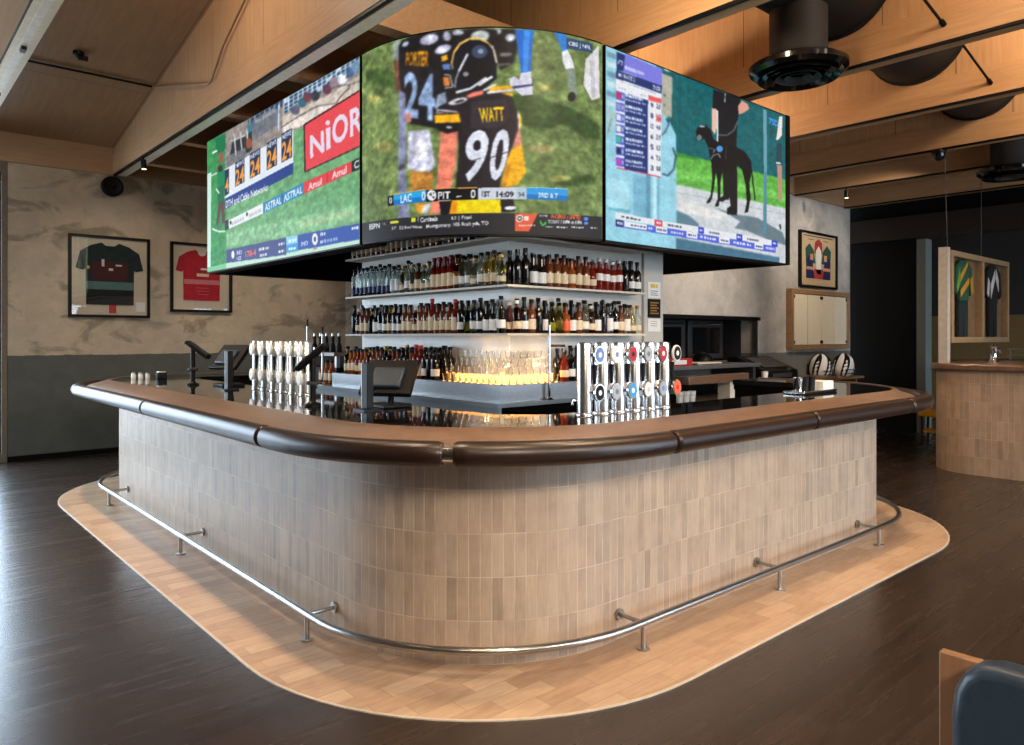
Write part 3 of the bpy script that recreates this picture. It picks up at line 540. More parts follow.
    P((60,60,65),0.6892,0.8413,0.7898,0.8463,0.7877,0.8522,0.6868,0.8474)
    P((60,60,65),0.789,0.8464,0.8871,0.8081,0.8866,0.8135,0.7885,0.852)
    P((60,60,65),0.8886,0.8083,0.9131,0.8356,0.9096,0.8405,0.885,0.8132)
    P((60,60,65),0.9128,0.8353,0.9556,0.8574,0.9528,0.8627,0.9099,0.8407)
    P((60,60,65),0.956,0.8605,0.9466,0.8826,0.9431,0.8817,0.9525,0.8596)
    P((60,60,65),0.9446,0.8848,0.9013,0.9032,0.9018,0.8978,0.9451,0.8795)
    P((60,60,65),0.901,0.9033,0.851,0.9135,0.8523,0.9078,0.9022,0.8977)
    P((60,60,65),0.9454,0.874,1.001,0.8654,0.9995,0.8702,0.9442,0.879)
    P((60,110,130),0.731,0.9029,0.7284,0.8909,0.7214,0.8839,0.7111,0.8831,0.6996,0.8889,0.6891,0.9002,0.6818,0.9146,0.6792,0.9295,0.6818,0.9416,0.6891,0.9486,0.6996,0.9491,0.7111,0.9431,0.7214,0.9318,0.7284,0.9175)
    P((110,60,70),0.7588,0.9188,0.7564,0.907,0.7494,0.9,0.7394,0.8993,0.7281,0.9051,0.7179,0.9163,0.7108,0.9307,0.7082,0.9454,0.7108,0.9574,0.7179,0.9643,0.7281,0.9647,0.7394,0.9587,0.7494,0.9474,0.7564,0.9332)
    P((60,60,70),0.8021,0.9019,0.7997,0.8903,0.7931,0.8834,0.7834,0.8826,0.7725,0.8883,0.7626,0.8992,0.7558,0.9133,0.7533,0.9278,0.7558,0.9396,0.7626,0.9464,0.7725,0.9469,0.7834,0.9411,0.7931,0.93,0.7997,0.9161)
    P((110,60,80),0.8643,0.9037,0.8621,0.8923,0.8557,0.8856,0.8465,0.8849,0.8362,0.8904,0.8268,0.9011,0.8203,0.9149,0.818,0.929,0.8203,0.9405,0.8268,0.9472,0.8362,0.9477,0.8465,0.942,0.8557,0.9312,0.8621,0.9176)
    P((150,130,140),0.8991,0.9248,0.897,0.9136,0.8908,0.907,0.8819,0.9064,0.8719,0.9119,0.8628,0.9225,0.8564,0.9362,0.8542,0.9501,0.8564,0.9615,0.8628,0.968,0.8719,0.9684,0.8819,0.9627,0.8908,0.952,0.897,0.9385)
    P((235,235,245),0.9377,0.9144,0.9356,0.9033,0.9297,0.8968,0.921,0.8961,0.9113,0.9015,0.9025,0.912,0.8964,0.9254,0.8942,0.9391,0.8964,0.9503,0.9025,0.9567,0.9113,0.9572,0.921,0.9516,0.9297,0.9411,0.9356,0.9278)
    P((70,100,140),0.9796,0.9293,0.9776,0.9185,0.9719,0.9121,0.9635,0.9115,0.9542,0.9169,0.9457,0.9272,0.9398,0.9404,0.9377,0.9539,0.9398,0.9649,0.9457,0.9712,0.9542,0.9716,0.9635,0.966,0.9719,0.9557,0.9776,0.9426)
    P((90,90,110),0.6909,0.8801,0.6883,0.868,0.681,0.8607,0.6704,0.8599,0.6585,0.8657,0.6477,0.877,0.6402,0.8916,0.6375,0.9066,0.6402,0.919,0.6477,0.9261,0.6585,0.9267,0.6704,0.9207,0.681,0.9093,0.6883,0.8949)
    P((110,140,170),1.002,0.9436,1,0.9328,0.9947,0.9265,0.9865,0.926,0.9773,0.9314,0.969,0.9416,0.9633,0.9548,0.9612,0.9681,0.9633,0.979,0.969,0.9853,0.9773,0.9856,0.9865,0.98,0.9947,0.9697,1,0.9567)
    P((250,250,255),0.9065,0.9207,0.9258,0.9495,0.9306,0.9184,0.9448,0.9159,0.9306,0.8958)
    P((45,48,55),0.2189,0.8943,0.3739,0.9051,0.3739,0.7745,0.1859,0.7553)
    P((112,116,126),0.3812,0.9774,0.5335,0.984,0.5595,0.9451,0.553,0.8574,0.403,0.8377,0.3739,0.8983)
    P((150,154,160),0.3957,0.9637,0.5335,0.971,0.54,0.9482,0.403,0.9399)
    P((120,122,128),0.1691,0.8127,0.3215,0.8166,0.3366,0.7478,0.1775,0.7365)
    P((205,205,205),0.2299,0.954,0.2461,0.7897,0.2564,0.7865,0.2404,0.9503)
    P((205,205,205),0.2778,0.9472,0.2934,0.8064,0.3034,0.8033,0.2879,0.9437)
    P((205,205,205),0.2041,0.9105,0.3305,0.8922,0.3276,0.9021,0.2009,0.9208)
    P((205,205,205),0.3317,0.9445,0.3393,0.8021,0.349,0.7986,0.3415,0.9406)
    P((170,90,60),0.3739,0.8226,0.3717,0.8086,0.3655,0.7991,0.3566,0.7961,0.3466,0.8002,0.3376,0.8106,0.3313,0.8253,0.3291,0.8413,0.3313,0.8555,0.3376,0.865,0.3466,0.8678,0.3566,0.8635,0.3655,0.8531,0.3717,0.8385)
    P((60,130,150),0.3366,0.9565,0.3739,0.967,0.3739,0.9051,0.3442,0.9045)
    P((190,220,240),0.5549,0.9863,0.5549,0.8111,0.5639,0.8071,0.5639,0.9817)
    P((230,230,230),-0.01605,0.7239,0.1632,0.7217,0.1582,0.7344,-0.02169,0.7372)
    B(1)
    N(.25,6)
    P((20,120,75),0.07344,0.9921,0.1607,0.9918,0.1691,0.8858,0.135,0.8553,0.08239,0.8834)
    P((150,95,70),0.1479,0.8209,0.1458,0.8025,0.1398,0.7894,0.1312,0.7841,0.1215,0.7876,0.1128,0.7995,0.1067,0.8173,0.1045,0.8375,0.1067,0.856,0.1128,0.8692,0.1215,0.8743,0.1312,0.8705,0.1398,0.8585,0.1458,0.8408)
    P((235,245,240),0.04969,0.8893,0.09457,0.8866,0.08799,0.9031,0.04291,0.906)
    P((20,135,85),0.09128,0.7529,0.1522,0.7751,0.1691,0.608,0.1436,0.5132,0.09128,0.4988)
    P((60,45,40),0.1402,0.7427,0.138,0.7323,0.1317,0.7256,0.1227,0.7238,0.1126,0.7273,0.1035,0.7356,0.0971,0.7469,0.09483,0.7591,0.0971,0.7696,0.1035,0.7764,0.1126,0.778,0.1227,0.7743,0.1317,0.766,0.138,0.7547)
    P((90,65,55),0.1001,0.4963,0.1522,0.5107,0.1607,0.3323,0.135,0.3386,0.1264,0.4443,0.1001,0.3323,0.08239,0.344)
    P((20,110,70),0.09128,0.6184,0.1522,0.6209,0.1522,0.5033,0.1001,0.4963)
    P((240,240,240),0.04304,0.3179,0.09697,0.2829,0.1033,0.2921,0.04957,0.3272)
    P((240,240,240),0.1001,0.2816,0.1607,0.2678,0.1607,0.2795,0.1001,0.2935)
    P((230,235,230),0.07664,0.6127,0.1033,0.567,0.1146,0.5692,0.08812,0.6148)
    B(1)
    P((60,25,30),0.7111,0.7821,1,0.822,1,0.5152,0.7168,0.4868)
    P((232,72,80),0.7196,0.7708,1,0.8127,1,0.5234,0.7253,0.4959)
    T('N',(228,218,236),0.7477,0.694,0.8232,0.693,0.8284,0.5639,0.7505,0.5594)
    P((228,218,236),0.8352,0.6934,0.8577,0.6935,0.8598,0.5715,0.8372,0.5691)
    P((228,218,236),0.8572,0.7176,0.856,0.7121,0.8526,0.7088,0.8477,0.7084,0.8422,0.711,0.8373,0.7161,0.8338,0.7226,0.8326,0.7293,0.8338,0.7348,0.8373,0.7381,0.8422,0.7384,0.8477,0.7358,0.8526,0.7308,0.856,0.7243)
    T('O',(228,218,236),0.8668,0.7369,0.9448,0.7413,0.9472,0.5882,0.8693,0.5761)
    T('R',(228,218,236),0.9542,0.7366,1.013,0.7451,1.016,0.5961,0.9565,0.5868)
    P((226,234,242),0.1581,0.7289,0.6507,0.7776,0.6507,0.5766,0.1581,0.5126)
    P((32,62,138),0.1581,0.5126,0.6507,0.5766,0.6507,0.5075,0.1581,0.4356)
    T('DTH and Cable Networks',(235,235,240),0.1649,0.4952,0.4868,0.5083,0.4868,0.4599,0.1649,0.441)
    P((34,44,80),0.2432,0.7411,0.3177,0.7464,0.3177,0.5785,0.2432,0.5694)
    T('NEWS',(225,232,245),0.248,0.7308,0.3131,0.7398,0.3131,0.7096,0.248,0.7)
    T('24',(240,160,60),0.2456,0.6866,0.3154,0.6948,0.3154,0.5845,0.2456,0.574)
    P((34,44,80),0.3591,0.7563,0.4336,0.7614,0.4336,0.5927,0.3591,0.5835)
    T('NEWS',(225,232,245),0.3635,0.7462,0.4294,0.755,0.4294,0.7245,0.3635,0.715)
    T('24',(240,160,60),0.3613,0.7015,0.4315,0.7096,0.4315,0.599,0.3613,0.5884)
    P((34,44,80),0.48,0.7746,0.5485,0.7792,0.5485,0.6036,0.48,0.5951)
    T('NEWS',(225,232,245),0.4841,0.7649,0.5446,0.7731,0.5446,0.7408,0.4841,0.732)
    T('24',(240,160,60),0.4821,0.7179,0.5465,0.7254,0.5465,0.6106,0.4821,0.6007)
    P((34,44,80),0.5773,0.7882,0.6441,0.7925,0.6441,0.6131,0.5773,0.6047)
    T('NEWS',(225,232,245),0.5811,0.7788,0.6405,0.7866,0.6405,0.7533,0.5811,0.7448)
    T('24',(240,160,60),0.5792,0.7304,0.6423,0.7376,0.6423,0.6205,0.5792,0.6108)
    P((34,44,80),0.1581,0.7216,0.1942,0.7232,0.1942,0.5417,0.1581,0.5309)
    T('4',(240,160,60),0.1607,0.6621,0.1917,0.6623,0.1917,0.557,0.1607,0.5521)
    P((40,50,50),0.1607,0.3506,0.1892,0.3507,0.1909,0.2812,0.1607,0.281)
    P((235,238,240),0.1909,0.3466,0.4525,0.3884,0.4546,0.3193,0.1942,0.2841)
    P((190,195,200),0.2189,0.3251,0.2282,0.3265,0.2282,0.3014,0.2189,0.2999)
    P((190,195,200),0.2322,0.3272,0.2392,0.3282,0.2392,0.3032,0.2322,0.302)
    P((190,195,200),0.2423,0.3287,0.2552,0.3307,0.2552,0.3058,0.2423,0.3037)
    P((190,195,200),0.2607,0.3316,0.277,0.3341,0.277,0.3093,0.2607,0.3067)
    P((190,195,200),0.2839,0.3352,0.2959,0.337,0.2959,0.3124,0.2839,0.3104)
    P((190,195,200),0.3011,0.3378,0.3138,0.3398,0.3138,0.3153,0.3011,0.3132)
    P((190,195,200),0.3516,0.3437,0.3598,0.345,0.3598,0.3208,0.3516,0.3195)
    P((190,195,200),0.3633,0.3456,0.3787,0.348,0.3787,0.3239,0.3633,0.3214)
    P((190,195,200),0.3852,0.349,0.3945,0.3505,0.3945,0.3265,0.3852,0.325)
    P((190,195,200),0.3985,0.3511,0.411,0.3531,0.411,0.3293,0.3985,0.3272)
    P((190,195,200),0.4163,0.3539,0.4224,0.3549,0.4224,0.3312,0.4163,0.3301)
    P((190,195,200),0.4251,0.3553,0.4385,0.3574,0.4385,0.3338,0.4251,0.3316)
    P((50,60,60),0.2148,0.3225,0.214,0.3165,0.2118,0.312,0.2085,0.31,0.2048,0.3109,0.2015,0.3145,0.1992,0.3201,0.1984,0.3266,0.1992,0.3327,0.2015,0.3372,0.2048,0.3391,0.2085,0.3382,0.2118,0.3346,0.214,0.329)
    P((50,60,60),0.3442,0.3457,0.3434,0.3399,0.3413,0.3356,0.3383,0.3337,0.335,0.3346,0.3319,0.3381,0.3298,0.3435,0.3291,0.3498,0.3298,0.3556,0.3319,0.3599,0.335,0.3618,0.3383,0.3609,0.3413,0.3573,0.3434,0.352)
    P((35,135,190),0.4546,0.3877,0.7111,0.4298,0.7111,0.3597,0.456,0.319)
    P((20,90,140),0.5805,0.4104,0.5818,0.3393,0.5868,0.3379,0.5856,0.4089)
    T('ASTRAL',(235,235,240),0.4663,0.3776,0.5773,0.3953,0.5773,0.3464,0.4677,0.3258)
    T('ASTRAL',(235,235,240),0.5912,0.3974,0.7054,0.4151,0.7054,0.3701,0.5925,0.3483)
    P((226,62,66),0.7111,0.4298,0.9635,0.4551,0.9635,0.3936,0.7111,0.3597)
    P((180,40,45),0.8396,0.442,0.8406,0.38,0.8442,0.3789,0.8432,0.4408)
    T('Amul',(235,235,240),0.7394,0.414,0.8127,0.4234,0.8127,0.3807,0.7394,0.372)
    T('Amul',(235,235,240),0.8668,0.4332,0.9391,0.4421,0.9391,0.3998,0.8668,0.3914)
    P((28,32,36),0.9635,0.4551,1,0.4601,1,0.3967,0.9635,0.3936)
    T('C',(235,235,240),0.9751,0.4489,0.9955,0.4508,0.9955,0.4078,0.9751,0.4061)
    P((190,225,205),0.1691,0.03779,1,0.02204,1,-0.008264,0.1691,-0.006076)
    P((205,238,225),2.332e-05,0.7548,0.03715,0.7571,0.03256,0.02952,2.332e-05,-0.003831)
    P((120,200,150),2.332e-05,0.03448,0.1691,0.03779,0.1691,-0.006076,2.332e-05,-0.007663)
    P((62,72,132),0.1691,0.135,0.6068,0.1247,0.6087,0.01599,0.1691,0.03925)
    P((140,205,235),0.6087,0.1269,0.678,0.1225,0.6792,0.02523,0.6099,0.02531)
    P((60,150,215),0.6093,0.0764,0.6786,0.07387,0.6792,0.02523,0.6099,0.02531)
    P((40,78,165),0.678,0.1225,1,0.1074,1,0.02204,0.6792,0.02772)
    T('IND',(220,225,240),0.2552,0.1107,0.2984,0.1095,0.2984,0.07997,0.2552,0.08076)
    T('NZ',(200,205,225),0.2552,0.06793,0.2946,0.0673,0.2946,0.04193,0.2552,0.04226)
    P((235,235,240),0.2384,0.08738,0.2371,0.07517,0.2335,0.06583,0.2283,0.06118,0.2226,0.06219,0.2173,0.06866,0.2137,0.07934,0.2124,0.0921,0.2137,0.1044,0.2173,0.1138,0.2226,0.1183,0.2283,0.1172,0.2335,0.1107,0.2371,0.1001)
    T('178-4',(240,110,90),0.3253,0.09599,0.403,0.0948,0.403,0.04981,0.3253,0.04991)
    P((225,228,240),0.4244,0.09398,0.4312,0.09388,0.4312,0.07631,0.4244,0.07638)
    P((225,228,240),0.4341,0.09383,0.4438,0.09368,0.4438,0.07618,0.4341,0.07628)
    P((225,228,240),0.4479,0.09361,0.4627,0.09338,0.4627,0.07599,0.4479,0.07614)
    P((225,228,240),0.4691,0.09328,0.4753,0.09318,0.4753,0.07586,0.4691,0.07593)
    P((225,228,240),0.478,0.09314,0.4864,0.09301,0.4864,0.07575,0.478,0.07584)
    P((225,228,240),0.49,0.09295,0.4936,0.09289,0.4936,0.07568,0.49,0.07572)
    P((225,228,240),0.4315,0.05341,0.4385,0.05329,0.4385,0.03577,0.4315,0.03585)
    P((225,228,240),0.4414,0.05324,0.451,0.05307,0.451,0.03562,0.4414,0.03573)
    P((225,228,240),0.4551,0.053,0.464,0.05285,0.464,0.03547,0.4551,0.03557)
    P((225,228,240),0.4678,0.05278,0.4809,0.05256,0.4809,0.03527,0.4678,0.03543)
    P((225,228,240),0.4864,0.05246,0.4868,0.05246,0.4868,0.0352,0.4864,0.03521)
    P((225,228,240),0.5595,0.09963,0.5686,0.0994,0.5686,0.0826,0.5595,0.08278)
    P((225,228,240),0.5725,0.0993,0.5853,0.09897,0.5853,0.08227,0.5725,0.08253)
    P((225,228,240),0.5908,0.09884,0.5975,0.09867,0.5975,0.08204,0.5908,0.08217)
    P((225,228,240),0.5595,0.05233,0.5725,0.05199,0.5725,0.03521,0.5595,0.03548)
    P((225,228,240),0.5781,0.05184,0.5887,0.05156,0.5887,0.03488,0.5781,0.0351)
    P((225,228,240),0.5932,0.05144,0.5975,0.05133,0.5975,0.0347,0.5932,0.03479)
    P((235,245,250),0.6222,0.1067,0.6378,0.1063,0.6378,0.08741,0.6222,0.08768)
    P((235,245,250),0.6444,0.1062,0.6566,0.1059,0.6566,0.08708,0.6444,0.08729)
    P((235,245,250),0.6617,0.1058,0.6703,0.1056,0.6703,0.08684,0.6617,0.08699)
    P((235,245,250),0.6222,0.05406,0.6314,0.05377,0.6314,0.03986,0.6222,0.04011)
    P((235,245,250),0.6354,0.05365,0.6469,0.05328,0.6469,0.03944,0.6354,0.03975)
    P((235,245,250),0.6518,0.05312,0.6659,0.05267,0.6659,0.03893,0.6518,0.03931)
    T('IND',(205,215,240),0.6996,0.07622,0.7366,0.07498,0.7366,0.04695,0.6996,0.04843)
    P((235,235,240),0.7925,0.07115,0.7909,0.05595,0.7864,0.04442,0.7799,0.03884,0.7727,0.04035,0.7661,0.04871,0.7615,0.06227,0.7599,0.07836,0.7615,0.09371,0.7661,0.1053,0.7727,0.1107,0.7799,0.109,0.7864,0.1006,0.7909,0.08705)
    P((50,60,70),0.7828,0.07329,0.7822,0.06667,0.7804,0.06164,0.7778,0.05919,0.7749,0.05982,0.7722,0.0634,0.7704,0.06924,0.7698,0.07617,0.7704,0.08282,0.7722,0.08786,0.7749,0.09028,0.7778,0.08962,0.7804,0.08602,0.7822,0.08019)
    P((235,235,240),0.8048,0.1041,0.8105,0.1038,0.8105,0.08598,0.8048,0.08626)
    P((235,235,240),0.8129,0.1036,0.821,0.1032,0.821,0.08546,0.8129,0.08586)
    P((235,235,240),0.8244,0.103,0.831,0.1026,0.831,0.08497,0.8244,0.08529)
    P((235,235,240),0.8048,0.05951,0.8135,0.05923,0.8135,0.04146,0.8048,0.04168)
    P((235,235,240),0.8145,0.0592,0.8206,0.05901,0.8206,0.04128,0.8145,0.04144)
    P((150,175,220),0.8258,0.06022,0.8374,0.05991,0.8374,0.04229,0.8258,0.04253)
    P((150,175,220),0.8423,0.05977,0.8489,0.0596,0.8489,0.04206,0.8423,0.04219)
    P((150,175,220),0.8517,0.05952,0.8565,0.05939,0.8565,0.0419,0.8517,0.042)
    P((150,175,220),0.8585,0.05934,0.8689,0.05905,0.8689,0.04165,0.8585,0.04186)
    P((150,175,220),0.8734,0.05893,0.8811,0.05872,0.8811,0.0414,0.8734,0.04156)
    P((150,175,220),0.8844,0.05863,0.8929,0.05841,0.8929,0.04116,0.8844,0.04133)
    P((150,175,220),0.8965,0.05831,0.8967,0.0583,0.8967,0.04108,0.8965,0.04109)
    P((235,235,240),0.9635,0.09563,0.9722,0.09511,0.9722,0.08062,0.9635,0.08109)
    P((235,235,240),0.9758,0.09488,0.9824,0.09449,0.9824,0.08006,0.9758,0.08042)
    P((235,235,240),0.9852,0.09432,0.9938,0.0938,0.9938,0.07944,0.9852,0.07991)
    P((220,90,80),0.7675,0.01647,0.7892,0.01633,0.7883,0.0224,0.7666,0.02259)
def draw_right(P,T,B,N):
    P((14,98,104),0.2242,1.012,1.015,1.018,1.015,0.5427,0.3264,0.5324)
    P((10,84,92),0.3047,0.9904,0.3047,0.5155,0.3082,0.5164,0.3082,0.9918)
    P((10,84,92),0.3468,0.9904,0.3468,0.5172,0.3504,0.5181,0.3504,0.9918)
    P((10,84,92),0.39,0.9903,0.39,0.5189,0.3937,0.5198,0.3937,0.9918)
    P((10,84,92),0.4343,0.9903,0.4343,0.5206,0.4381,0.5215,0.4381,0.9917)
    P((10,84,92),0.4798,0.9903,0.4798,0.5224,0.4836,0.5233,0.4836,0.9917)
    P((10,84,92),0.5265,0.9902,0.5265,0.5242,0.5304,0.5252,0.5304,0.9917)
    P((10,84,92),0.5743,0.9902,0.5743,0.526,0.5784,0.527,0.5784,0.9917)
    P((10,84,92),0.6235,0.9901,0.6235,0.528,0.6277,0.529,0.6277,0.9916)
    P((10,84,92),0.6741,0.9901,0.6741,0.5299,0.6784,0.5309,0.6784,0.9916)
    P((10,84,92),0.726,0.99,0.726,0.5319,0.7304,0.533,0.7304,0.9916)
    P((10,84,92),0.7795,0.99,0.7795,0.534,0.784,0.535,0.784,0.9915)
    P((10,84,92),0.8344,0.9899,0.8344,0.5361,0.839,0.5372,0.839,0.9915)
    P((10,84,92),0.8909,0.9899,0.8909,0.5383,0.8957,0.5394,0.8957,0.9915)
    P((10,84,92),0.9491,0.9898,0.9491,0.5405,0.9541,0.5416,0.9541,0.9914)
    P((98,178,72),0.3264,0.5518,1.015,0.5691,1.015,0.3711,0.3264,0.3657)
    P((120,200,90),0.3264,0.4546,1.015,0.4767,1.015,0.4239,0.3264,0.4101)
    P((60,140,60),0.3264,0.5518,0.4512,0.5571,0.4512,0.5427,0.3264,0.5268)
    N(.25,4)
    P((206,212,216),0.3264,0.3685,1.015,0.3744,1.015,-0.02497,0.3264,-0.02319)
    P((170,175,178),0.3264,0.3268,1.015,0.3348,1.015,0.3295,0.3264,0.3213)
    P((225,225,222),0.3466,0.2752,0.6209,0.2624,0.5625,0.2166,0.3466,0.2137)
    P((150,208,226),-6.037e-05,1.005,0.2576,0.9935,0.2576,0.7101,0.2966,0.7117,0.3264,0.649,0.3339,-0.03346,-6.037e-05,-0.0303)
    P((172,224,238),0.008156,0.3252,0.1015,0.3261,0.1015,0.1646,0.008156,0.1631)
    P((120,180,205),0.1191,0.372,0.1823,0.371,0.1823,0.1417,0.1191,0.1468)
    P((95,150,175),0.18,0.4078,0.2008,0.4075,0.2008,0.1448,0.18,0.1466)
    P((195,236,248),0.2148,0.4055,0.2313,0.4041,0.2313,0.139,0.2148,0.139)
    P((110,175,198),0.2337,0.3992,0.2432,0.4015,0.2432,0.141,0.2337,0.1394)
    P((90,170,190),0.008156,0.1707,0.1103,0.174,0.1103,0.161,0.008156,0.1581)
    P((110,150,170),0.004042,0.9765,0.04357,0.9758,0.04357,0.9502,0.004042,0.9487)
    P((205,228,236),0.004042,0.926,0.04357,0.9256,0.04357,0.9,0.004042,0.8981)
    P((110,150,170),0.004042,0.8754,0.04357,0.8755,0.04357,0.8499,0.004042,0.8476)
    P((205,228,236),0.004042,0.8248,0.04357,0.8253,0.04357,0.7997,0.004042,0.797)
    P((110,150,170),0.004042,0.7743,0.04357,0.7751,0.04357,0.7495,0.004042,0.7464)
    P((205,228,236),0.004042,0.7237,0.04357,0.725,0.04357,0.6994,0.004042,0.6959)
    P((170,200,205),0.004042,0.6883,0.04147,0.6808,0.04147,0.6143,0.004042,0.5265)
    P((50,80,100),0.009556,0.553,0.02614,0.6395,0.02331,0.6394,0.006758,0.553)
    P((178,176,160),0.2576,0.9717,0.3089,0.97,0.3064,0.7397,0.2576,0.7374)
    P((70,80,90),0.274,0.855,0.2736,0.8516,0.2724,0.8485,0.2706,0.8463,0.2687,0.8456,0.2669,0.8465,0.2657,0.8487,0.2653,0.8519,0.2657,0.8553,0.2669,0.8585,0.2687,0.8606,0.2706,0.8613,0.2724,0.8604,0.2736,0.8582)
    P((70,80,90),0.2731,0.8,0.2726,0.7965,0.2714,0.7934,0.2697,0.7913,0.2677,0.7906,0.266,0.7915,0.2648,0.7938,0.2643,0.7969,0.2648,0.8004,0.266,0.8035,0.2677,0.8056,0.2697,0.8062,0.2714,0.8054,0.2726,0.8031)
    P((235,235,235),0.2552,1.006,0.2867,1.013,0.3064,1.002,0.277,0.9904)
    P((30,60,80),0.2743,0.725,0.289,0.6968,0.2943,0.7014,0.2796,0.7297)
    P((30,60,80),0.289,0.6998,0.2695,0.6498,0.2747,0.6485,0.2943,0.6985)
    P((30,60,80),0.27,0.6508,0.2507,0.6232,0.2548,0.6198,0.2741,0.6474)
    P((24,58,82),0.3079,0.5703,0.3228,0.5245,0.33,0.5291,0.315,0.5749)
    P((24,58,82),0.3227,0.5265,0.3127,0.4518,0.3201,0.4524,0.3301,0.5272)
    P((24,58,82),0.3136,0.4541,0.2839,0.4084,0.2895,0.4043,0.3192,0.4501)
    P((24,58,82),0.2879,0.4105,0.2587,0.4145,0.2564,0.4062,0.2856,0.4022)
    P((96,132,148),0.3314,0.2222,0.3981,0.2031,0.4459,0.1683,0.4512,0.1462,0.3314,0.1443)
    P((70,115,140),0.3264,0.0657,0.9572,0.03484,0.9572,-0.01728,0.3264,-0.01208)
    P((110,190,210),0.008156,0.001101,0.3264,-0.0009662,0.3264,-0.02874,0.008156,-0.02928)
    P((105,125,135),0.5172,0.285,0.6508,0.2677,0.8077,0.2702,0.9785,0.2074,1.015,0.1202,0.8743,0.1409,0.7307,0.1769,0.6568,0.1779,0.6934,0.2263,0.6091,0.2603)
    B(2)
    N(.10,9)
    P((232,236,242),0.04357,0.8657,0.2552,0.8673,0.2508,0.3897,0.04357,0.3872)
    P((32,48,112),0.04568,0.9931,0.08414,0.9905,0.07551,0.9016,0.04484,0.8944)
    P((235,238,250),0.05448,0.9283,0.06043,0.9539,0.05637,0.9538,0.05043,0.9282)
    P((235,238,250),0.05734,0.9512,0.0723,0.9471,0.07443,0.9525,0.05945,0.9565)
    P((235,238,250),0.07139,0.95,0.06497,0.9293,0.0689,0.9289,0.07534,0.9496)
    P((124,124,222),0.08414,0.9983,0.2576,0.9908,0.2557,0.8974,0.07551,0.899)
    P((215,215,250),0.08414,0.9346,0.09262,0.9347,0.09262,0.9181,0.08414,0.918)
    P((215,215,250),0.09475,0.9348,0.105,0.935,0.105,0.9183,0.09475,0.9182)
    P((215,215,250),0.1075,0.935,0.1156,0.9352,0.1156,0.9184,0.1075,0.9183)
    P((215,215,250),0.1177,0.9352,0.1275,0.9354,0.1275,0.9186,0.1177,0.9185)
    P((215,215,250),0.13,0.9355,0.1355,0.9356,0.1355,0.9187,0.13,0.9187)
    P((215,215,250),0.1369,0.9356,0.1418,0.9357,0.1418,0.9188,0.1369,0.9187)
    P((215,215,250),0.1431,0.9357,0.1515,0.9359,0.1515,0.919,0.1431,0.9188)
    P((215,215,250),0.1537,0.9359,0.1625,0.9361,0.1625,0.9191,0.1537,0.919)
    P((215,215,250),0.1647,0.9361,0.1685,0.9362,0.1685,0.9192,0.1647,0.9191)
    P((28,48,110),0.04484,0.8944,0.2557,0.9001,0.2547,0.8562,0.044,0.8526)
    T('M1 RACE 2',(235,235,240),0.05415,0.8874,0.128,0.889,0.128,0.8675,0.05415,0.8653)
    T('2:03',(235,235,240),0.2124,0.8892,0.248,0.8891,0.248,0.863,0.2124,0.8623)
    P((150,160,180),0.06266,0.846,0.06844,0.8461,0.06844,0.8409,0.06266,0.8408)
    P((150,160,180),0.07092,0.8461,0.07514,0.8462,0.07514,0.841,0.07092,0.841)
    P((150,160,180),0.07695,0.8462,0.0861,0.8464,0.0861,0.8412,0.07695,0.8411)
    P((150,160,180),0.09004,0.8465,0.09429,0.8465,0.09429,0.8413,0.09004,0.8413)
    P((150,160,180),0.09612,0.8466,0.101,0.8466,0.101,0.8414,0.09612,0.8414)
    P((150,160,180),0.103,0.8467,0.1118,0.8468,0.1118,0.8416,0.103,0.8415)
    P((150,160,180),0.1155,0.8469,0.121,0.847,0.121,0.8418,0.1155,0.8417)
    P((150,160,180),0.1234,0.847,0.1327,0.8472,0.1327,0.842,0.1234,0.8418)
    P((150,160,180),0.1368,0.8473,0.1482,0.8475,0.1482,0.8422,0.1368,0.842)
    P((150,160,180),0.1531,0.8476,0.1606,0.8477,0.1606,0.8424,0.1531,0.8423)
    P((150,160,180),0.1638,0.8478,0.1707,0.8479,0.1707,0.8426,0.1638,0.8425)
    P((150,160,180),0.1736,0.8479,0.1801,0.848,0.1801,0.8427,0.1736,0.8426)
    P((150,160,180),0.1828,0.8481,0.1885,0.8482,0.1885,0.8428,0.1828,0.8428)
    P((150,160,180),0.191,0.8482,0.1978,0.8484,0.1978,0.843,0.191,0.8429)
    P((150,160,180),0.2007,0.8484,0.209,0.8486,0.209,0.8432,0.2007,0.843)
    P((150,160,180),0.2125,0.8486,0.2173,0.8487,0.2173,0.8433,0.2125,0.8432)
    P((150,160,180),0.2194,0.8487,0.2242,0.8488,0.2242,0.8434,0.2194,0.8433)
    P((180,190,205),0.05415,0.8134,0.06109,0.8136,0.06109,0.8044,0.05415,0.8042)
    P((180,190,205),0.06408,0.8137,0.07568,0.8141,0.07568,0.8048,0.06408,0.8044)
    P((180,190,205),0.08069,0.8142,0.08847,0.8144,0.08847,0.8051,0.08069,0.8049)
    P((180,190,205),0.1549,0.8154,0.1588,0.8155,0.1588,0.806,0.1549,0.8059)
    P((180,190,205),0.1605,0.8156,0.1675,0.8158,0.1675,0.8063,0.1605,0.8061)
    P((180,190,205),0.1706,0.8159,0.1746,0.8161,0.1746,0.8065,0.1706,0.8064)
    P((180,190,205),0.1764,0.8161,0.1811,0.8163,0.1811,0.8067,0.1764,0.8066)
    P((232,90,90),0.1915,0.8234,0.2542,0.8255,0.2537,0.7981,0.1915,0.7956)
    P((30,52,118),0.08198,0.7903,0.1896,0.7923,0.1869,0.3908,0.08111,0.3888)
    P((80,100,205),0.044,0.7875,0.08155,0.7907,0.08155,0.7441,0.044,0.7414)
    P((210,40,70),0.04484,0.7814,0.06351,0.7829,0.06351,0.751,0.04484,0.7496)
    P((205,210,235),0.06864,0.7772,0.07379,0.7776,0.07379,0.7569,0.06864,0.7566)
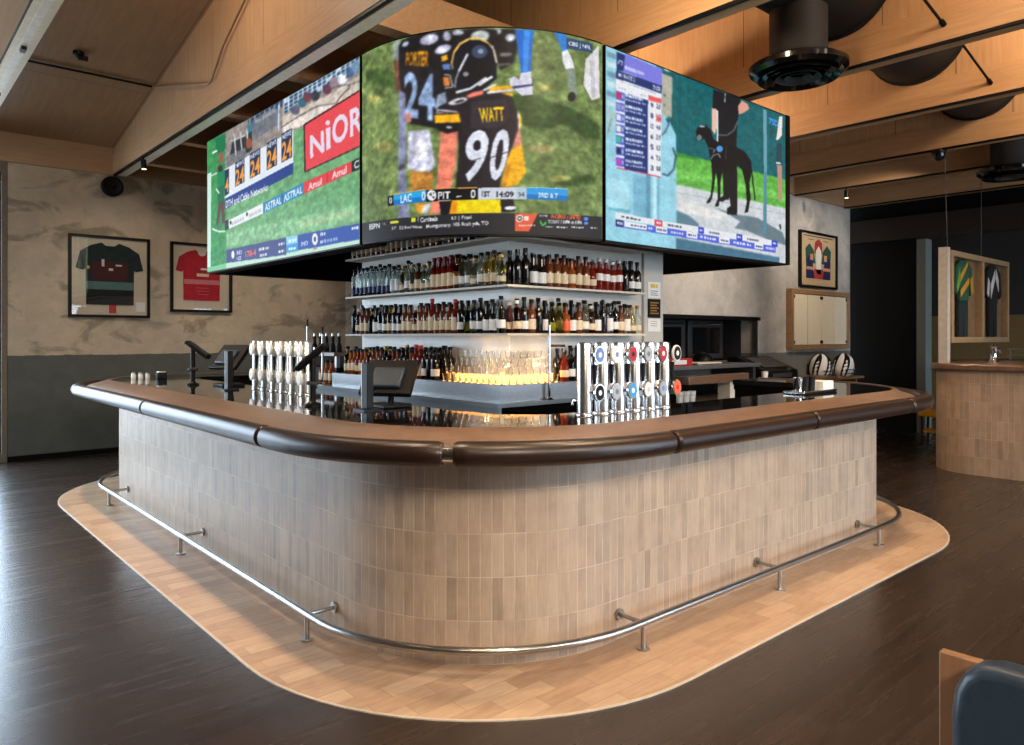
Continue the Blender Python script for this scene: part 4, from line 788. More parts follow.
    P((220,226,242),0.08587,0.7879,0.0952,0.7887,0.0952,0.7731,0.08587,0.7724)
    P((220,226,242),0.09784,0.7889,0.1029,0.7894,0.1029,0.7737,0.09784,0.7733)
    P((220,226,242),0.1043,0.7895,0.1136,0.7903,0.1136,0.7746,0.1043,0.7738)
    P((220,226,242),0.1162,0.7905,0.1245,0.7912,0.1245,0.7755,0.1162,0.7748)
    P((220,226,242),0.1269,0.7914,0.135,0.7921,0.135,0.7763,0.1269,0.7757)
    P((220,226,242),0.1374,0.7923,0.1443,0.7929,0.1443,0.777,0.1374,0.7765)
    P((220,226,242),0.1463,0.793,0.1563,0.7939,0.1563,0.778,0.1463,0.7772)
    P((220,226,242),0.1591,0.7941,0.164,0.7945,0.164,0.7786,0.1591,0.7782)
    P((190,198,225),0.08674,0.7631,0.09555,0.7638,0.09555,0.7544,0.08674,0.7538)
    P((190,198,225),0.09935,0.7641,0.1058,0.7646,0.1058,0.7552,0.09935,0.7547)
    P((190,198,225),0.1086,0.7648,0.1154,0.7653,0.1154,0.7559,0.1086,0.7554)
    P((190,198,225),0.1183,0.7655,0.1264,0.7662,0.1264,0.7567,0.1183,0.7561)
    P((190,198,225),0.1299,0.7664,0.1379,0.7671,0.1379,0.7576,0.1299,0.757)
    P((190,198,225),0.1414,0.7673,0.1551,0.7684,0.1551,0.7589,0.1414,0.7578)
    P((190,198,225),0.161,0.7688,0.1695,0.7695,0.1695,0.7599,0.161,0.7593)
    P((190,198,225),0.1731,0.7698,0.1777,0.7701,0.1777,0.7605,0.1731,0.7602)
    T('9',(60,60,90),0.2008,0.7864,0.2148,0.7875,0.2148,0.76,0.2008,0.759)
    T('2.0',(60,60,90),0.2289,0.7913,0.2499,0.7931,0.2499,0.7648,0.2289,0.7632)
    P((80,100,205),0.044,0.7296,0.08155,0.7329,0.08155,0.6863,0.044,0.6835)
    P((150,150,190),0.04484,0.7235,0.06351,0.7251,0.06351,0.6932,0.04484,0.6918)
    P((205,210,235),0.06864,0.7194,0.07379,0.7198,0.07379,0.6992,0.06864,0.6988)
    P((220,226,242),0.08587,0.7302,0.09428,0.7309,0.09428,0.7153,0.08587,0.7146)
    P((220,226,242),0.09666,0.7311,0.1012,0.7315,0.1012,0.7159,0.09666,0.7155)
    P((220,226,242),0.1024,0.7316,0.1079,0.7321,0.1079,0.7164,0.1024,0.716)
    P((220,226,242),0.1094,0.7322,0.1181,0.733,0.1181,0.7173,0.1094,0.7165)
    P((220,226,242),0.1206,0.7332,0.1279,0.7338,0.1279,0.7181,0.1206,0.7175)
    P((220,226,242),0.1299,0.734,0.1386,0.7347,0.1386,0.7189,0.1299,0.7182)
    P((220,226,242),0.141,0.7349,0.151,0.7358,0.151,0.7199,0.141,0.7191)
    P((220,226,242),0.1538,0.736,0.1625,0.7368,0.1625,0.7209,0.1538,0.7202)
    P((190,198,225),0.08674,0.7054,0.09716,0.7062,0.09716,0.6968,0.08674,0.696)
    P((190,198,225),0.1017,0.7065,0.1065,0.7069,0.1065,0.6975,0.1017,0.6972)
    P((190,198,225),0.1086,0.7071,0.1162,0.7077,0.1162,0.6983,0.1086,0.6977)
    P((190,198,225),0.1194,0.7079,0.1298,0.7088,0.1298,0.6993,0.1194,0.6985)
    P((190,198,225),0.1343,0.7091,0.1414,0.7097,0.1414,0.7002,0.1343,0.6996)
    P((190,198,225),0.1445,0.7099,0.1578,0.711,0.1578,0.7014,0.1445,0.7004)
    P((190,198,225),0.1636,0.7114,0.1697,0.7119,0.1697,0.7023,0.1636,0.7019)
    P((190,198,225),0.1723,0.7121,0.1777,0.7125,0.1777,0.7029,0.1723,0.7025)
    T('8',(60,60,90),0.2008,0.7288,0.2148,0.73,0.2148,0.7025,0.2008,0.7015)
    T('3.3',(60,60,90),0.2289,0.7339,0.2499,0.7356,0.2499,0.7073,0.2289,0.7057)
    P((80,100,205),0.044,0.6718,0.08155,0.6751,0.08155,0.6285,0.044,0.6257)
    P((225,225,230),0.04484,0.6657,0.06351,0.6673,0.06351,0.6354,0.04484,0.634)
    P((205,210,235),0.06864,0.6616,0.07379,0.662,0.07379,0.6414,0.06864,0.641)
    P((220,226,242),0.08587,0.6724,0.09547,0.6733,0.09547,0.6577,0.08587,0.6569)
    P((220,226,242),0.09819,0.6735,0.1065,0.6742,0.1065,0.6586,0.09819,0.6579)
    P((220,226,242),0.1088,0.6744,0.1124,0.6748,0.1124,0.6591,0.1088,0.6588)
    P((220,226,242),0.1135,0.6748,0.119,0.6753,0.119,0.6596,0.1135,0.6592)
    P((220,226,242),0.1206,0.6755,0.1262,0.676,0.1262,0.6602,0.1206,0.6598)
    P((220,226,242),0.1277,0.6761,0.1339,0.6766,0.1339,0.6609,0.1277,0.6604)
    P((220,226,242),0.1356,0.6768,0.1395,0.6771,0.1395,0.6613,0.1356,0.661)
    P((220,226,242),0.1406,0.6772,0.1463,0.6777,0.1463,0.6619,0.1406,0.6614)
    P((220,226,242),0.1479,0.6779,0.1567,0.6787,0.1567,0.6628,0.1479,0.662)
    P((220,226,242),0.1592,0.6789,0.1639,0.6793,0.1639,0.6634,0.1592,0.663)
    P((190,198,225),0.08674,0.6476,0.09848,0.6485,0.09848,0.6392,0.08674,0.6383)
    P((190,198,225),0.1035,0.649,0.1082,0.6493,0.1082,0.6399,0.1035,0.6396)
    P((190,198,225),0.1103,0.6495,0.1167,0.65,0.1167,0.6406,0.1103,0.6401)
    P((190,198,225),0.1194,0.6502,0.1295,0.6511,0.1295,0.6416,0.1194,0.6408)
    P((190,198,225),0.1339,0.6514,0.1393,0.6518,0.1393,0.6424,0.1339,0.6419)
    P((190,198,225),0.1417,0.652,0.152,0.6529,0.152,0.6434,0.1417,0.6425)
    P((190,198,225),0.1564,0.6532,0.1615,0.6536,0.1615,0.6441,0.1564,0.6437)
    P((190,198,225),0.1637,0.6538,0.1773,0.6549,0.1773,0.6453,0.1637,0.6443)
    T('12',(60,60,90),0.2008,0.6713,0.2148,0.6725,0.2148,0.645,0.2008,0.6439)
    T('4.6',(60,60,90),0.2289,0.6764,0.2499,0.6782,0.2499,0.6499,0.2289,0.6483)
    P((80,100,205),0.044,0.6139,0.08155,0.6174,0.08155,0.5708,0.044,0.5679)
    P((235,225,210),0.04484,0.6079,0.06351,0.6095,0.06351,0.5776,0.04484,0.5761)
    P((205,210,235),0.06864,0.6038,0.07379,0.6043,0.07379,0.5836,0.06864,0.5832)
    P((220,226,242),0.08587,0.6147,0.09015,0.615,0.09015,0.5995,0.08587,0.5991)
    P((220,226,242),0.09137,0.6151,0.0982,0.6158,0.0982,0.6002,0.09137,0.5996)
    P((220,226,242),0.1001,0.6159,0.1068,0.6165,0.1068,0.6009,0.1001,0.6003)
    P((220,226,242),0.1087,0.6167,0.1124,0.617,0.1124,0.6014,0.1087,0.601)
    P((220,226,242),0.1134,0.6171,0.1201,0.6177,0.1201,0.602,0.1134,0.6015)
    P((220,226,242),0.122,0.6179,0.1309,0.6187,0.1309,0.6029,0.122,0.6022)
    P((220,226,242),0.1334,0.6189,0.1383,0.6194,0.1383,0.6036,0.1334,0.6032)
    P((220,226,242),0.1397,0.6195,0.1465,0.6201,0.1465,0.6043,0.1397,0.6037)
    P((220,226,242),0.1485,0.6203,0.1555,0.6209,0.1555,0.605,0.1485,0.6044)
    P((220,226,242),0.1575,0.6211,0.1629,0.6216,0.1629,0.6057,0.1575,0.6052)
    P((190,198,225),0.08674,0.5898,0.09869,0.5908,0.09869,0.5815,0.08674,0.5805)
    P((190,198,225),0.1038,0.5913,0.1133,0.592,0.1133,0.5826,0.1038,0.5819)
    P((190,198,225),0.1174,0.5924,0.1261,0.5931,0.1261,0.5836,0.1174,0.583)
    P((190,198,225),0.1298,0.5934,0.1375,0.594,0.1375,0.5846,0.1298,0.5839)
    P((190,198,225),0.1409,0.5943,0.1508,0.5951,0.1508,0.5856,0.1409,0.5848)
    P((190,198,225),0.1551,0.5955,0.1647,0.5963,0.1647,0.5867,0.1551,0.586)
    P((190,198,225),0.1688,0.5966,0.1777,0.5974,0.1777,0.5878,0.1688,0.5871)
    T('6',(60,60,90),0.2008,0.6137,0.2148,0.6149,0.2148,0.5875,0.2008,0.5864)
    T('5.9',(60,60,90),0.2289,0.6189,0.2499,0.6207,0.2499,0.5924,0.2289,0.5908)
    P((80,100,205),0.044,0.5561,0.08155,0.5596,0.08155,0.513,0.044,0.51)
    P((40,190,130),0.04484,0.55,0.06351,0.5517,0.06351,0.5198,0.04484,0.5183)
    P((205,210,235),0.06864,0.546,0.07379,0.5465,0.07379,0.5258,0.06864,0.5254)
    P((220,226,242),0.08587,0.5569,0.09254,0.5575,0.09254,0.5419,0.08587,0.5413)
    P((220,226,242),0.09443,0.5577,0.102,0.5584,0.102,0.5427,0.09443,0.5421)
    P((220,226,242),0.1041,0.5586,0.112,0.5593,0.112,0.5436,0.1041,0.5429)
    P((220,226,242),0.1143,0.5595,0.1243,0.5604,0.1243,0.5447,0.1143,0.5438)
    P((220,226,242),0.1271,0.5607,0.1364,0.5615,0.1364,0.5458,0.1271,0.5449)
    P((220,226,242),0.1391,0.5618,0.1482,0.5626,0.1482,0.5468,0.1391,0.546)
    P((220,226,242),0.1507,0.5629,0.1591,0.5636,0.1591,0.5477,0.1507,0.547)
    P((220,226,242),0.1615,0.5638,0.164,0.5641,0.164,0.5482,0.1615,0.5479)
    P((190,198,225),0.08674,0.5321,0.09489,0.5328,0.09489,0.5234,0.08674,0.5227)
    P((190,198,225),0.0984,0.5331,0.1061,0.5337,0.1061,0.5243,0.0984,0.5237)
    P((190,198,225),0.1094,0.534,0.1156,0.5345,0.1156,0.5251,0.1094,0.5246)
    P((190,198,225),0.1182,0.5347,0.1274,0.5355,0.1274,0.5261,0.1182,0.5253)
    P((190,198,225),0.1314,0.5359,0.136,0.5362,0.136,0.5268,0.1314,0.5264)
    P((190,198,225),0.138,0.5364,0.1515,0.5376,0.1515,0.528,0.138,0.5269)
    P((190,198,225),0.1573,0.538,0.1693,0.5391,0.1693,0.5295,0.1573,0.5285)
    P((190,198,225),0.1745,0.5395,0.1777,0.5398,0.1777,0.5302,0.1745,0.5299)
    T('5',(60,60,90),0.2008,0.5562,0.2148,0.5574,0.2148,0.53,0.2008,0.5288)
    T('6.2',(60,60,90),0.2289,0.5614,0.2499,0.5632,0.2499,0.535,0.2289,0.5333)
    P((80,100,205),0.044,0.4983,0.08155,0.5018,0.08155,0.4552,0.044,0.4522)
    P((30,34,70),0.04484,0.4922,0.06351,0.4939,0.06351,0.462,0.04484,0.4605)
    P((205,210,235),0.06864,0.4882,0.07379,0.4887,0.07379,0.468,0.06864,0.4676)
    P((220,226,242),0.08587,0.4991,0.0935,0.4999,0.0935,0.4843,0.08587,0.4836)
    P((220,226,242),0.09566,0.5001,0.1051,0.5009,0.1051,0.4853,0.09566,0.4845)
    P((220,226,242),0.1078,0.5012,0.1123,0.5016,0.1123,0.4859,0.1078,0.4855)
    P((220,226,242),0.1136,0.5017,0.1212,0.5024,0.1212,0.4867,0.1136,0.4861)
    P((220,226,242),0.1233,0.5026,0.1274,0.503,0.1274,0.4873,0.1233,0.4869)
    P((220,226,242),0.1286,0.5031,0.1332,0.5036,0.1332,0.4878,0.1286,0.4874)
    P((220,226,242),0.1345,0.5037,0.1396,0.5042,0.1396,0.4884,0.1345,0.4879)
    P((220,226,242),0.141,0.5043,0.1477,0.5049,0.1477,0.4891,0.141,0.4885)
    P((220,226,242),0.1496,0.5051,0.1541,0.5055,0.1541,0.4897,0.1496,0.4893)
    P((220,226,242),0.1553,0.5056,0.164,0.5065,0.164,0.4905,0.1553,0.4898)
    P((190,198,225),0.08674,0.4743,0.09199,0.4748,0.09199,0.4654,0.08674,0.465)
    P((190,198,225),0.09424,0.475,0.1074,0.4761,0.1074,0.4667,0.09424,0.4656)
    P((190,198,225),0.113,0.4766,0.1219,0.4774,0.1219,0.4679,0.113,0.4672)
    P((190,198,225),0.1257,0.4777,0.1325,0.4783,0.1325,0.4688,0.1257,0.4683)
    P((190,198,225),0.1353,0.4785,0.1448,0.4793,0.1448,0.4698,0.1353,0.4691)
    P((190,198,225),0.1488,0.4797,0.1561,0.4803,0.1561,0.4708,0.1488,0.4702)
    P((190,198,225),0.1592,0.4806,0.1718,0.4817,0.1718,0.4721,0.1592,0.471)
    P((190,198,225),0.1773,0.4821,0.1777,0.4822,0.1777,0.4726,0.1773,0.4726)
    T('4',(60,60,90),0.2008,0.4986,0.2148,0.4999,0.2148,0.4725,0.2008,0.4713)
    T('7.5',(60,60,90),0.2289,0.5039,0.2499,0.5058,0.2499,0.4775,0.2289,0.4758)
    P((80,100,205),0.044,0.4404,0.08155,0.4441,0.08155,0.3975,0.044,0.3944)
    P((205,60,190),0.04484,0.4344,0.06351,0.4361,0.06351,0.4042,0.04484,0.4026)
    P((205,210,235),0.06864,0.4304,0.07379,0.4309,0.07379,0.4103,0.06864,0.4098)
    P((220,226,242),0.08587,0.4414,0.09125,0.4419,0.09125,0.4263,0.08587,0.4258)
    P((220,226,242),0.09278,0.442,0.09982,0.4427,0.09982,0.4271,0.09278,0.4265)
    P((220,226,242),0.1018,0.4429,0.1069,0.4434,0.1069,0.4277,0.1018,0.4273)
    P((220,226,242),0.1083,0.4435,0.113,0.444,0.113,0.4283,0.1083,0.4279)
    P((220,226,242),0.1143,0.4441,0.1209,0.4447,0.1209,0.429,0.1143,0.4284)
    P((220,226,242),0.1228,0.4449,0.1317,0.4458,0.1317,0.43,0.1228,0.4292)
    P((220,226,242),0.1343,0.446,0.1433,0.4469,0.1433,0.4311,0.1343,0.4302)
    P((220,226,242),0.1458,0.4471,0.1547,0.448,0.1547,0.4321,0.1458,0.4313)
    P((220,226,242),0.1572,0.4482,0.1626,0.4487,0.1626,0.4328,0.1572,0.4323)
    P((190,198,225),0.08674,0.4166,0.09991,0.4177,0.09991,0.4084,0.08674,0.4072)
    P((190,198,225),0.1056,0.4182,0.1131,0.4189,0.1131,0.4095,0.1056,0.4088)
    P((190,198,225),0.1163,0.4192,0.1269,0.4201,0.1269,0.4107,0.1163,0.4098)
    P((190,198,225),0.1314,0.4205,0.1378,0.4211,0.1378,0.4116,0.1314,0.4111)
    P((190,198,225),0.1405,0.4213,0.1484,0.422,0.1484,0.4125,0.1405,0.4118)
    P((190,198,225),0.1517,0.4223,0.1639,0.4234,0.1639,0.4138,0.1517,0.4128)
    P((190,198,225),0.1691,0.4238,0.1761,0.4244,0.1761,0.4149,0.1691,0.4143)
    T('3',(60,60,90),0.2008,0.4411,0.2148,0.4424,0.2148,0.4149,0.2008,0.4138)
    T('8.8',(60,60,90),0.2289,0.4464,0.2499,0.4483,0.2499,0.4201,0.2289,0.4183)
    P((236,140,150),0.2266,0.7281,0.2528,0.7303,0.2528,0.6922,0.2266,0.6893)
    T('3.9',(150,30,50),0.2299,0.7211,0.2499,0.7223,0.2499,0.6989,0.2299,0.6979)
    P((225,60,90),0.04529,0.3835,0.2504,0.3875,0.2513,0.3931,0.04607,0.3888)
    P((24,26,30),0.5308,0.9913,0.6962,1.005,0.6858,0.9175,0.6735,0.8112,0.6684,0.6667,0.5594,0.6764,0.5623,0.8163,0.526,0.8734)
    P((232,190,170),0.5222,0.8741,0.5498,0.8815,0.5527,0.7735,0.5402,0.7203,0.5222,0.7444)
    P((235,235,235),0.5507,0.872,0.5603,0.8752,0.5603,0.6767,0.5507,0.6838)
    P((222,160,140),0.6786,0.9458,0.7045,0.9907,0.7412,0.9829,0.7519,0.9553,0.7149,0.9169,0.6838,0.8963)
    P((24,26,30),0.5739,0.6805,0.6735,0.6784,0.6735,0.5456,0.6684,0.3555,0.635,0.3489,0.629,0.4538,0.623,0.3466,0.5914,0.3403,0.5855,0.504)
    P((22,22,24),0.5873,0.5185,0.6753,0.5399,0.6736,0.2619,0.6109,0.255,0.6125,0.2914,0.6348,0.3117,0.6252,0.3664,0.5873,0.3267,0.5487,0.3232,0.5912,0.3675)
    P((150,150,155),0.5594,0.7236,0.6131,0.7397,0.6131,0.7445,0.5594,0.7284)
    P((150,150,155),0.6145,0.7406,0.6546,0.783,0.6517,0.786,0.6117,0.7436)
    P((150,150,155),0.6554,0.7843,0.6809,0.8535,0.6764,0.8539,0.6509,0.7848)
    P((235,235,235),0.5992,0.9937,0.5962,0.9375,0.6003,0.9387,0.6033,0.995)
    P((16,17,20),0.4322,0.7022,0.4448,0.735,0.4794,0.7623,0.5166,0.7446,0.5308,0.6898,0.5642,0.6827,0.6684,0.6871,0.7254,0.6721,0.7637,0.625,0.768,0.5582,0.7519,0.4814,0.7594,0.3735,0.7338,0.3684,0.7275,0.4656,0.7045,0.5531,0.6756,0.5767,0.6531,0.4999,0.5855,0.509,0.5739,0.4614,0.5719,0.3365,0.5603,0.3342,0.5546,0.4569,0.5412,0.5131,0.5326,0.3927,0.5222,0.3266,0.5128,0.3247,0.526,0.4503,0.5185,0.5468,0.4998,0.6397,0.4794,0.6806,0.4593,0.6554,0.4394,0.6688)
    P((120,122,125),0.467,0.6796,0.4656,0.6711,0.4616,0.6636,0.456,0.6584,0.4497,0.6565,0.4441,0.6585,0.4403,0.6637,0.4389,0.6713,0.4403,0.6796,0.4441,0.6872,0.4497,0.6924,0.456,0.6943,0.4616,0.6924,0.4656,0.6872)
    P((190,192,195),0.4839,0.7512,0.4823,0.7482,0.4777,0.7448,0.4711,0.7416,0.4639,0.7393,0.4574,0.7384,0.4529,0.739,0.4512,0.741,0.4529,0.744,0.4574,0.7474,0.4639,0.7506,0.4711,0.7529,0.4777,0.7538,0.4823,0.7532)
    P((16,17,20),0.535,0.5057,0.5448,0.5082,0.535,0.3954,0.5146,0.3086,0.4922,0.2941,0.4944,0.3086,0.5146,0.3439,0.5259,0.4091)
    P((16,17,20),0.5525,0.51,0.5733,0.5151,0.5717,0.3953,0.5625,0.2941,0.5395,0.2858,0.5426,0.3006,0.5579,0.3369)
    P((16,17,20),0.7067,0.5476,0.7505,0.5582,0.7505,0.4583,0.7607,0.4021,0.7437,0.2948,0.7184,0.2845,0.7251,0.3039,0.7403,0.3897,0.7251,0.4776)
    P((18,19,22),0.7648,0.5676,0.7712,0.4855,0.7776,0.4874,0.7712,0.5696)
    P((18,19,22),0.7713,0.4852,0.781,0.4245,0.7874,0.4267,0.7776,0.4876)
    P((18,19,22),0.7809,0.4248,0.7831,0.378,0.7896,0.3796,0.7874,0.4264)
    P((18,19,22),0.7687,0.5373,0.773,0.4797,0.7794,0.4816,0.7751,0.5393)
    P((18,19,22),0.773,0.4795,0.78,0.4391,0.7863,0.4414,0.7794,0.4819)
    P((18,19,22),0.7799,0.4393,0.7851,0.3858,0.7916,0.3877,0.7864,0.4412)
    P((80,150,220),0.588,0.6497,0.586,0.6404,0.5805,0.6318,0.5727,0.6258,0.5639,0.6234,0.5561,0.6252,0.5507,0.6307,0.5488,0.6388,0.5507,0.6481,0.5561,0.6566,0.5639,0.6627,0.5727,0.6651,0.5805,0.6635,0.586,0.658)
    P((170,175,180),0.5188,0.5652,0.5329,0.5935,0.5286,0.5951,0.5144,0.5667)
    P((170,175,180),0.5316,0.592,0.5602,0.6096,0.5586,0.6142,0.5299,0.5966)
    P((170,175,180),0.5572,0.6099,0.5716,0.5889,0.5761,0.5928,0.5616,0.6138)
    P((170,175,180),0.502,0.6283,0.5397,0.629,0.5408,0.6338,0.5031,0.6332)
    P((170,175,180),0.5382,0.6319,0.5287,0.6096,0.5328,0.6086,0.5423,0.6309)
    P((90,70,60),0.6058,0.6798,0.6009,0.5881,0.6055,0.589,0.6105,0.6808)
    B(1)
    P((105,160,175),0.8426,0.9881,0.8673,0.989,0.8696,0.6576,0.8673,0.3947,0.8504,0.3914,0.847,0.6518)
    P((85,140,160),0.8466,0.5815,0.8664,0.5862,0.8664,0.1754,0.843,0.1737)
    P((235,225,215),0.9553,0.9803,0.9791,0.9914,0.9744,0.8603,0.9482,0.8198,0.9306,0.8168,0.9365,0.8381)
    P((40,70,80),0.9365,0.7946,0.9744,0.8109,0.9744,0.6791,0.9318,0.6682)
    P((225,225,225),0.9318,0.6704,0.966,0.6737,0.9624,0.6618,0.9318,0.6584)
    P((190,140,125),0.9388,0.6537,0.9744,0.6572,0.9744,0.4156,0.9541,0.4117)
    T('7SD',(90,160,250),0.8831,0.9488,0.9502,0.9479,0.9502,0.9089,0.8831,0.9072)
    P((50,60,70),0.9524,0.2533,0.9666,0.2599,0.9714,0.2256,0.9619,0.2198)
    P((228,232,238),0.04147,0.1508,0.9153,0.1432,0.9153,0.1032,0.04147,0.1191)
    P((84,104,214),0.04147,0.113,0.9292,0.1044,0.9292,0.06034,0.04147,0.07819)
    P((228,70,80),0.2195,0.1493,0.26,0.1489,0.26,0.1129,0.2195,0.1137)
    P((52,72,196),0.4459,0.1473,0.4784,0.147,0.4784,0.1099,0.4459,0.1105)
    P((52,72,196),0.6689,0.1453,0.7058,0.145,0.7058,0.1057,0.6689,0.1064)
    P((52,72,196),0.9015,0.1433,0.9432,0.143,0.9432,0.1014,0.9015,0.1022)
    P((225,228,245),0.4512,0.1366,0.4549,0.1364,0.4549,0.1238,0.4512,0.124)
    P((225,228,245),0.4564,0.1363,0.4634,0.136,0.4634,0.1233,0.4564,0.1237)
    P((225,228,245),0.4664,0.1358,0.47,0.1356,0.47,0.1229,0.4664,0.1231)
    P((225,228,245),0.4715,0.1355,0.473,0.1355,0.473,0.1228,0.4715,0.1228)
    P((225,228,245),0.675,0.134,0.6791,0.1338,0.6791,0.1204,0.675,0.1206)
    P((225,228,245),0.6809,0.1337,0.6887,0.1333,0.6887,0.1199,0.6809,0.1203)
    P((225,228,245),0.6921,0.1332,0.6962,0.133,0.6962,0.1195,0.6921,0.1197)
    P((225,228,245),0.6979,0.1329,0.6996,0.1328,0.6996,0.1193,0.6979,0.1194)
    P((225,228,245),0.9084,0.1314,0.9131,0.1311,0.9131,0.117,0.9084,0.1172)
    P((225,228,245),0.9151,0.1311,0.9239,0.1306,0.9239,0.1164,0.9151,0.1169)
    P((225,228,245),0.9277,0.1305,0.9323,0.1302,0.9323,0.116,0.9277,0.1162)
    P((225,228,245),0.9343,0.1301,0.9362,0.1301,0.9362,0.1158,0.9343,0.1159)
    P((225,228,245),0.2313,0.1392,0.2345,0.139,0.2345,0.1271,0.2313,0.1273)
    P((225,228,245),0.2359,0.1389,0.242,0.1386,0.242,0.1266,0.2359,0.127)
    P((225,228,245),0.2446,0.1384,0.2477,0.1383,0.2477,0.1263,0.2446,0.1265)
    P((225,228,245),0.2491,0.1382,0.2504,0.1381,0.2504,0.1261,0.2491,0.1262)
    P((90,95,110),0.06693,0.1382,0.08125,0.1381,0.08125,0.1282,0.06693,0.1284)
    P((90,95,110),0.08742,0.138,0.1014,0.1378,0.1014,0.1279,0.08742,0.1281)
    P((90,95,110),0.1074,0.1377,0.1185,0.1376,0.1185,0.1276,0.1074,0.1278)
    P((90,95,110),0.1233,0.1375,0.1379,0.1373,0.1379,0.1273,0.1233,0.1276)
    P((90,95,110),0.1442,0.1373,0.1528,0.1372,0.1528,0.1271,0.1442,0.1272)
    P((90,95,110),0.2867,0.1355,0.2922,0.1354,0.2922,0.125,0.2867,0.125)
    P((90,95,110),0.2946,0.1354,0.3017,0.1353,0.3017,0.1248,0.2946,0.1249)
    P((90,95,110),0.3048,0.1352,0.3156,0.1351,0.3156,0.1246,0.3048,0.1248)
    P((90,95,110),0.3203,0.1351,0.326,0.135,0.326,0.1244,0.3203,0.1245)
    P((90,95,110),0.3284,0.135,0.3401,0.1348,0.3401,0.1242,0.3284,0.1244)
    P((90,95,110),0.3451,0.1347,0.3558,0.1346,0.3558,0.124,0.3451,0.1241)
    P((90,95,110),0.506,0.1327,0.5104,0.1327,0.5104,0.1216,0.506,0.1217)
    P((90,95,110),0.5122,0.1327,0.5207,0.1326,0.5207,0.1214,0.5122,0.1216)
    P((90,95,110),0.5244,0.1325,0.5319,0.1324,0.5319,0.1213,0.5244,0.1214)
    P((90,95,110),0.5351,0.1324,0.5414,0.1323,0.5414,0.1211,0.5351,0.1212)
    P((90,95,110),0.5441,0.1323,0.5508,0.1322,0.5508,0.121,0.5441,0.1211)
    P((90,95,110),0.5537,0.1322,0.5616,0.1321,0.5616,0.1208,0.5537,0.1209)
    P((90,95,110),0.5651,0.132,0.5683,0.132,0.5683,0.1207,0.5651,0.1208)
    P((90,95,110),0.737,0.1299,0.7472,0.1298,0.7472,0.118,0.737,0.1182)
    P((90,95,110),0.7515,0.1297,0.7608,0.1296,0.7608,0.1178,0.7515,0.1179)
    P((90,95,110),0.7648,0.1296,0.7738,0.1294,0.7738,0.1176,0.7648,0.1177)
    P((90,95,110),0.7778,0.1294,0.7878,0.1293,0.7878,0.1174,0.7778,0.1175)
    P((90,95,110),0.7921,0.1292,0.8012,0.1291,0.8012,0.1172,0.7921,0.1173)
    P((90,95,110),0.805,0.1291,0.8116,0.129,0.8116,0.117,0.805,0.1171)
    P((36,44,96),0.044,0.113,0.07551,0.1126,0.07551,0.07957,0.044,0.08019)
    P((225,228,245),0.04822,0.1041,0.05605,0.1039,0.05605,0.09052,0.04822,0.0908)
    P((225,228,245),0.05942,0.1038,0.06505,0.1036,0.06505,0.0902,0.05942,0.0904)
    P((225,228,245),0.06747,0.1035,0.07122,0.1034,0.07122,0.08997,0.06747,0.09011)
    P((236,238,244),0.07982,0.1126,0.1823,0.1116,0.1823,0.08172,0.07982,0.08362)
    P((236,238,244),0.2266,0.1112,0.2818,0.1106,0.2818,0.07989,0.2266,0.08091)
    P((236,238,244),0.3825,0.1096,0.4405,0.1091,0.4405,0.07698,0.3825,0.07804)
    P((236,238,244),0.5654,0.1079,0.6268,0.1073,0.6268,0.07358,0.5654,0.07469)
    P((236,238,244),0.7849,0.1057,0.844,0.1052,0.844,0.06964,0.7849,0.07071)
    P((80,85,110),0.1103,0.1024,0.1198,0.1023,0.1198,0.09178,0.1103,0.09193)
    P((80,85,110),0.1239,0.1022,0.1351,0.1021,0.1351,0.09154,0.1239,0.09172)
    P((80,85,110),0.1399,0.102,0.1472,0.1019,0.1472,0.09135,0.1399,0.09146)
    P((80,85,110),0.1503,0.1019,0.1614,0.1017,0.1614,0.09112,0.1503,0.0913)
    P((80,85,110),0.1662,0.1017,0.1777,0.1015,0.1777,0.09086,0.1662,0.09104)
    P((80,85,110),0.2337,0.1008,0.2388,0.1007,0.2388,0.0899,0.2337,0.08998)
    P((80,85,110),0.241,0.1007,0.2461,0.1006,0.2461,0.08978,0.241,0.08986)
    P((80,85,110),0.2482,0.1006,0.2569,0.1005,0.2569,0.08961,0.2482,0.08975)
    P((80,85,110),0.2606,0.1005,0.2692,0.1003,0.2692,0.08941,0.2606,0.08955)
    P((80,85,110),0.273,0.1003,0.277,0.1003,0.277,0.08929,0.273,0.08936)
    P((80,85,110),0.3903,0.09881,0.3948,0.09876,0.3948,0.08744,0.3903,0.08751)
    P((80,85,110),0.3968,0.09873,0.4035,0.09865,0.4035,0.0873,0.3968,0.0874)
    P((80,85,110),0.4063,0.09861,0.413,0.09853,0.413,0.08715,0.4063,0.08725)
    P((80,85,110),0.4158,0.09849,0.4234,0.0984,0.4234,0.08699,0.4158,0.08711)
    P((80,85,110),0.4266,0.09835,0.4325,0.09828,0.4325,0.08684,0.4266,0.08694)
    P((80,85,110),0.5741,0.0965,0.579,0.09643,0.579,0.08455,0.5741,0.08463)
    P((80,85,110),0.5811,0.09641,0.5888,0.09631,0.5888,0.0844,0.5811,0.08452)
    P((80,85,110),0.5921,0.09627,0.5997,0.09617,0.5997,0.08423,0.5921,0.08434)
    P((80,85,110),0.603,0.09613,0.6114,0.09603,0.6114,0.08404,0.603,0.08417)
    P((80,85,110),0.615,0.09598,0.6209,0.09591,0.6209,0.08389,0.615,0.08399)
    P((80,85,110),0.7947,0.09373,0.7979,0.09369,0.7979,0.08114,0.7947,0.08119)
    P((80,85,110),0.7993,0.09367,0.8045,0.09361,0.8045,0.08104,0.7993,0.08112)
    P((80,85,110),0.8067,0.09358,0.8111,0.09353,0.8111,0.08094,0.8067,0.08101)
    P((80,85,110),0.813,0.0935,0.8197,0.09342,0.8197,0.0808,0.813,0.08091)
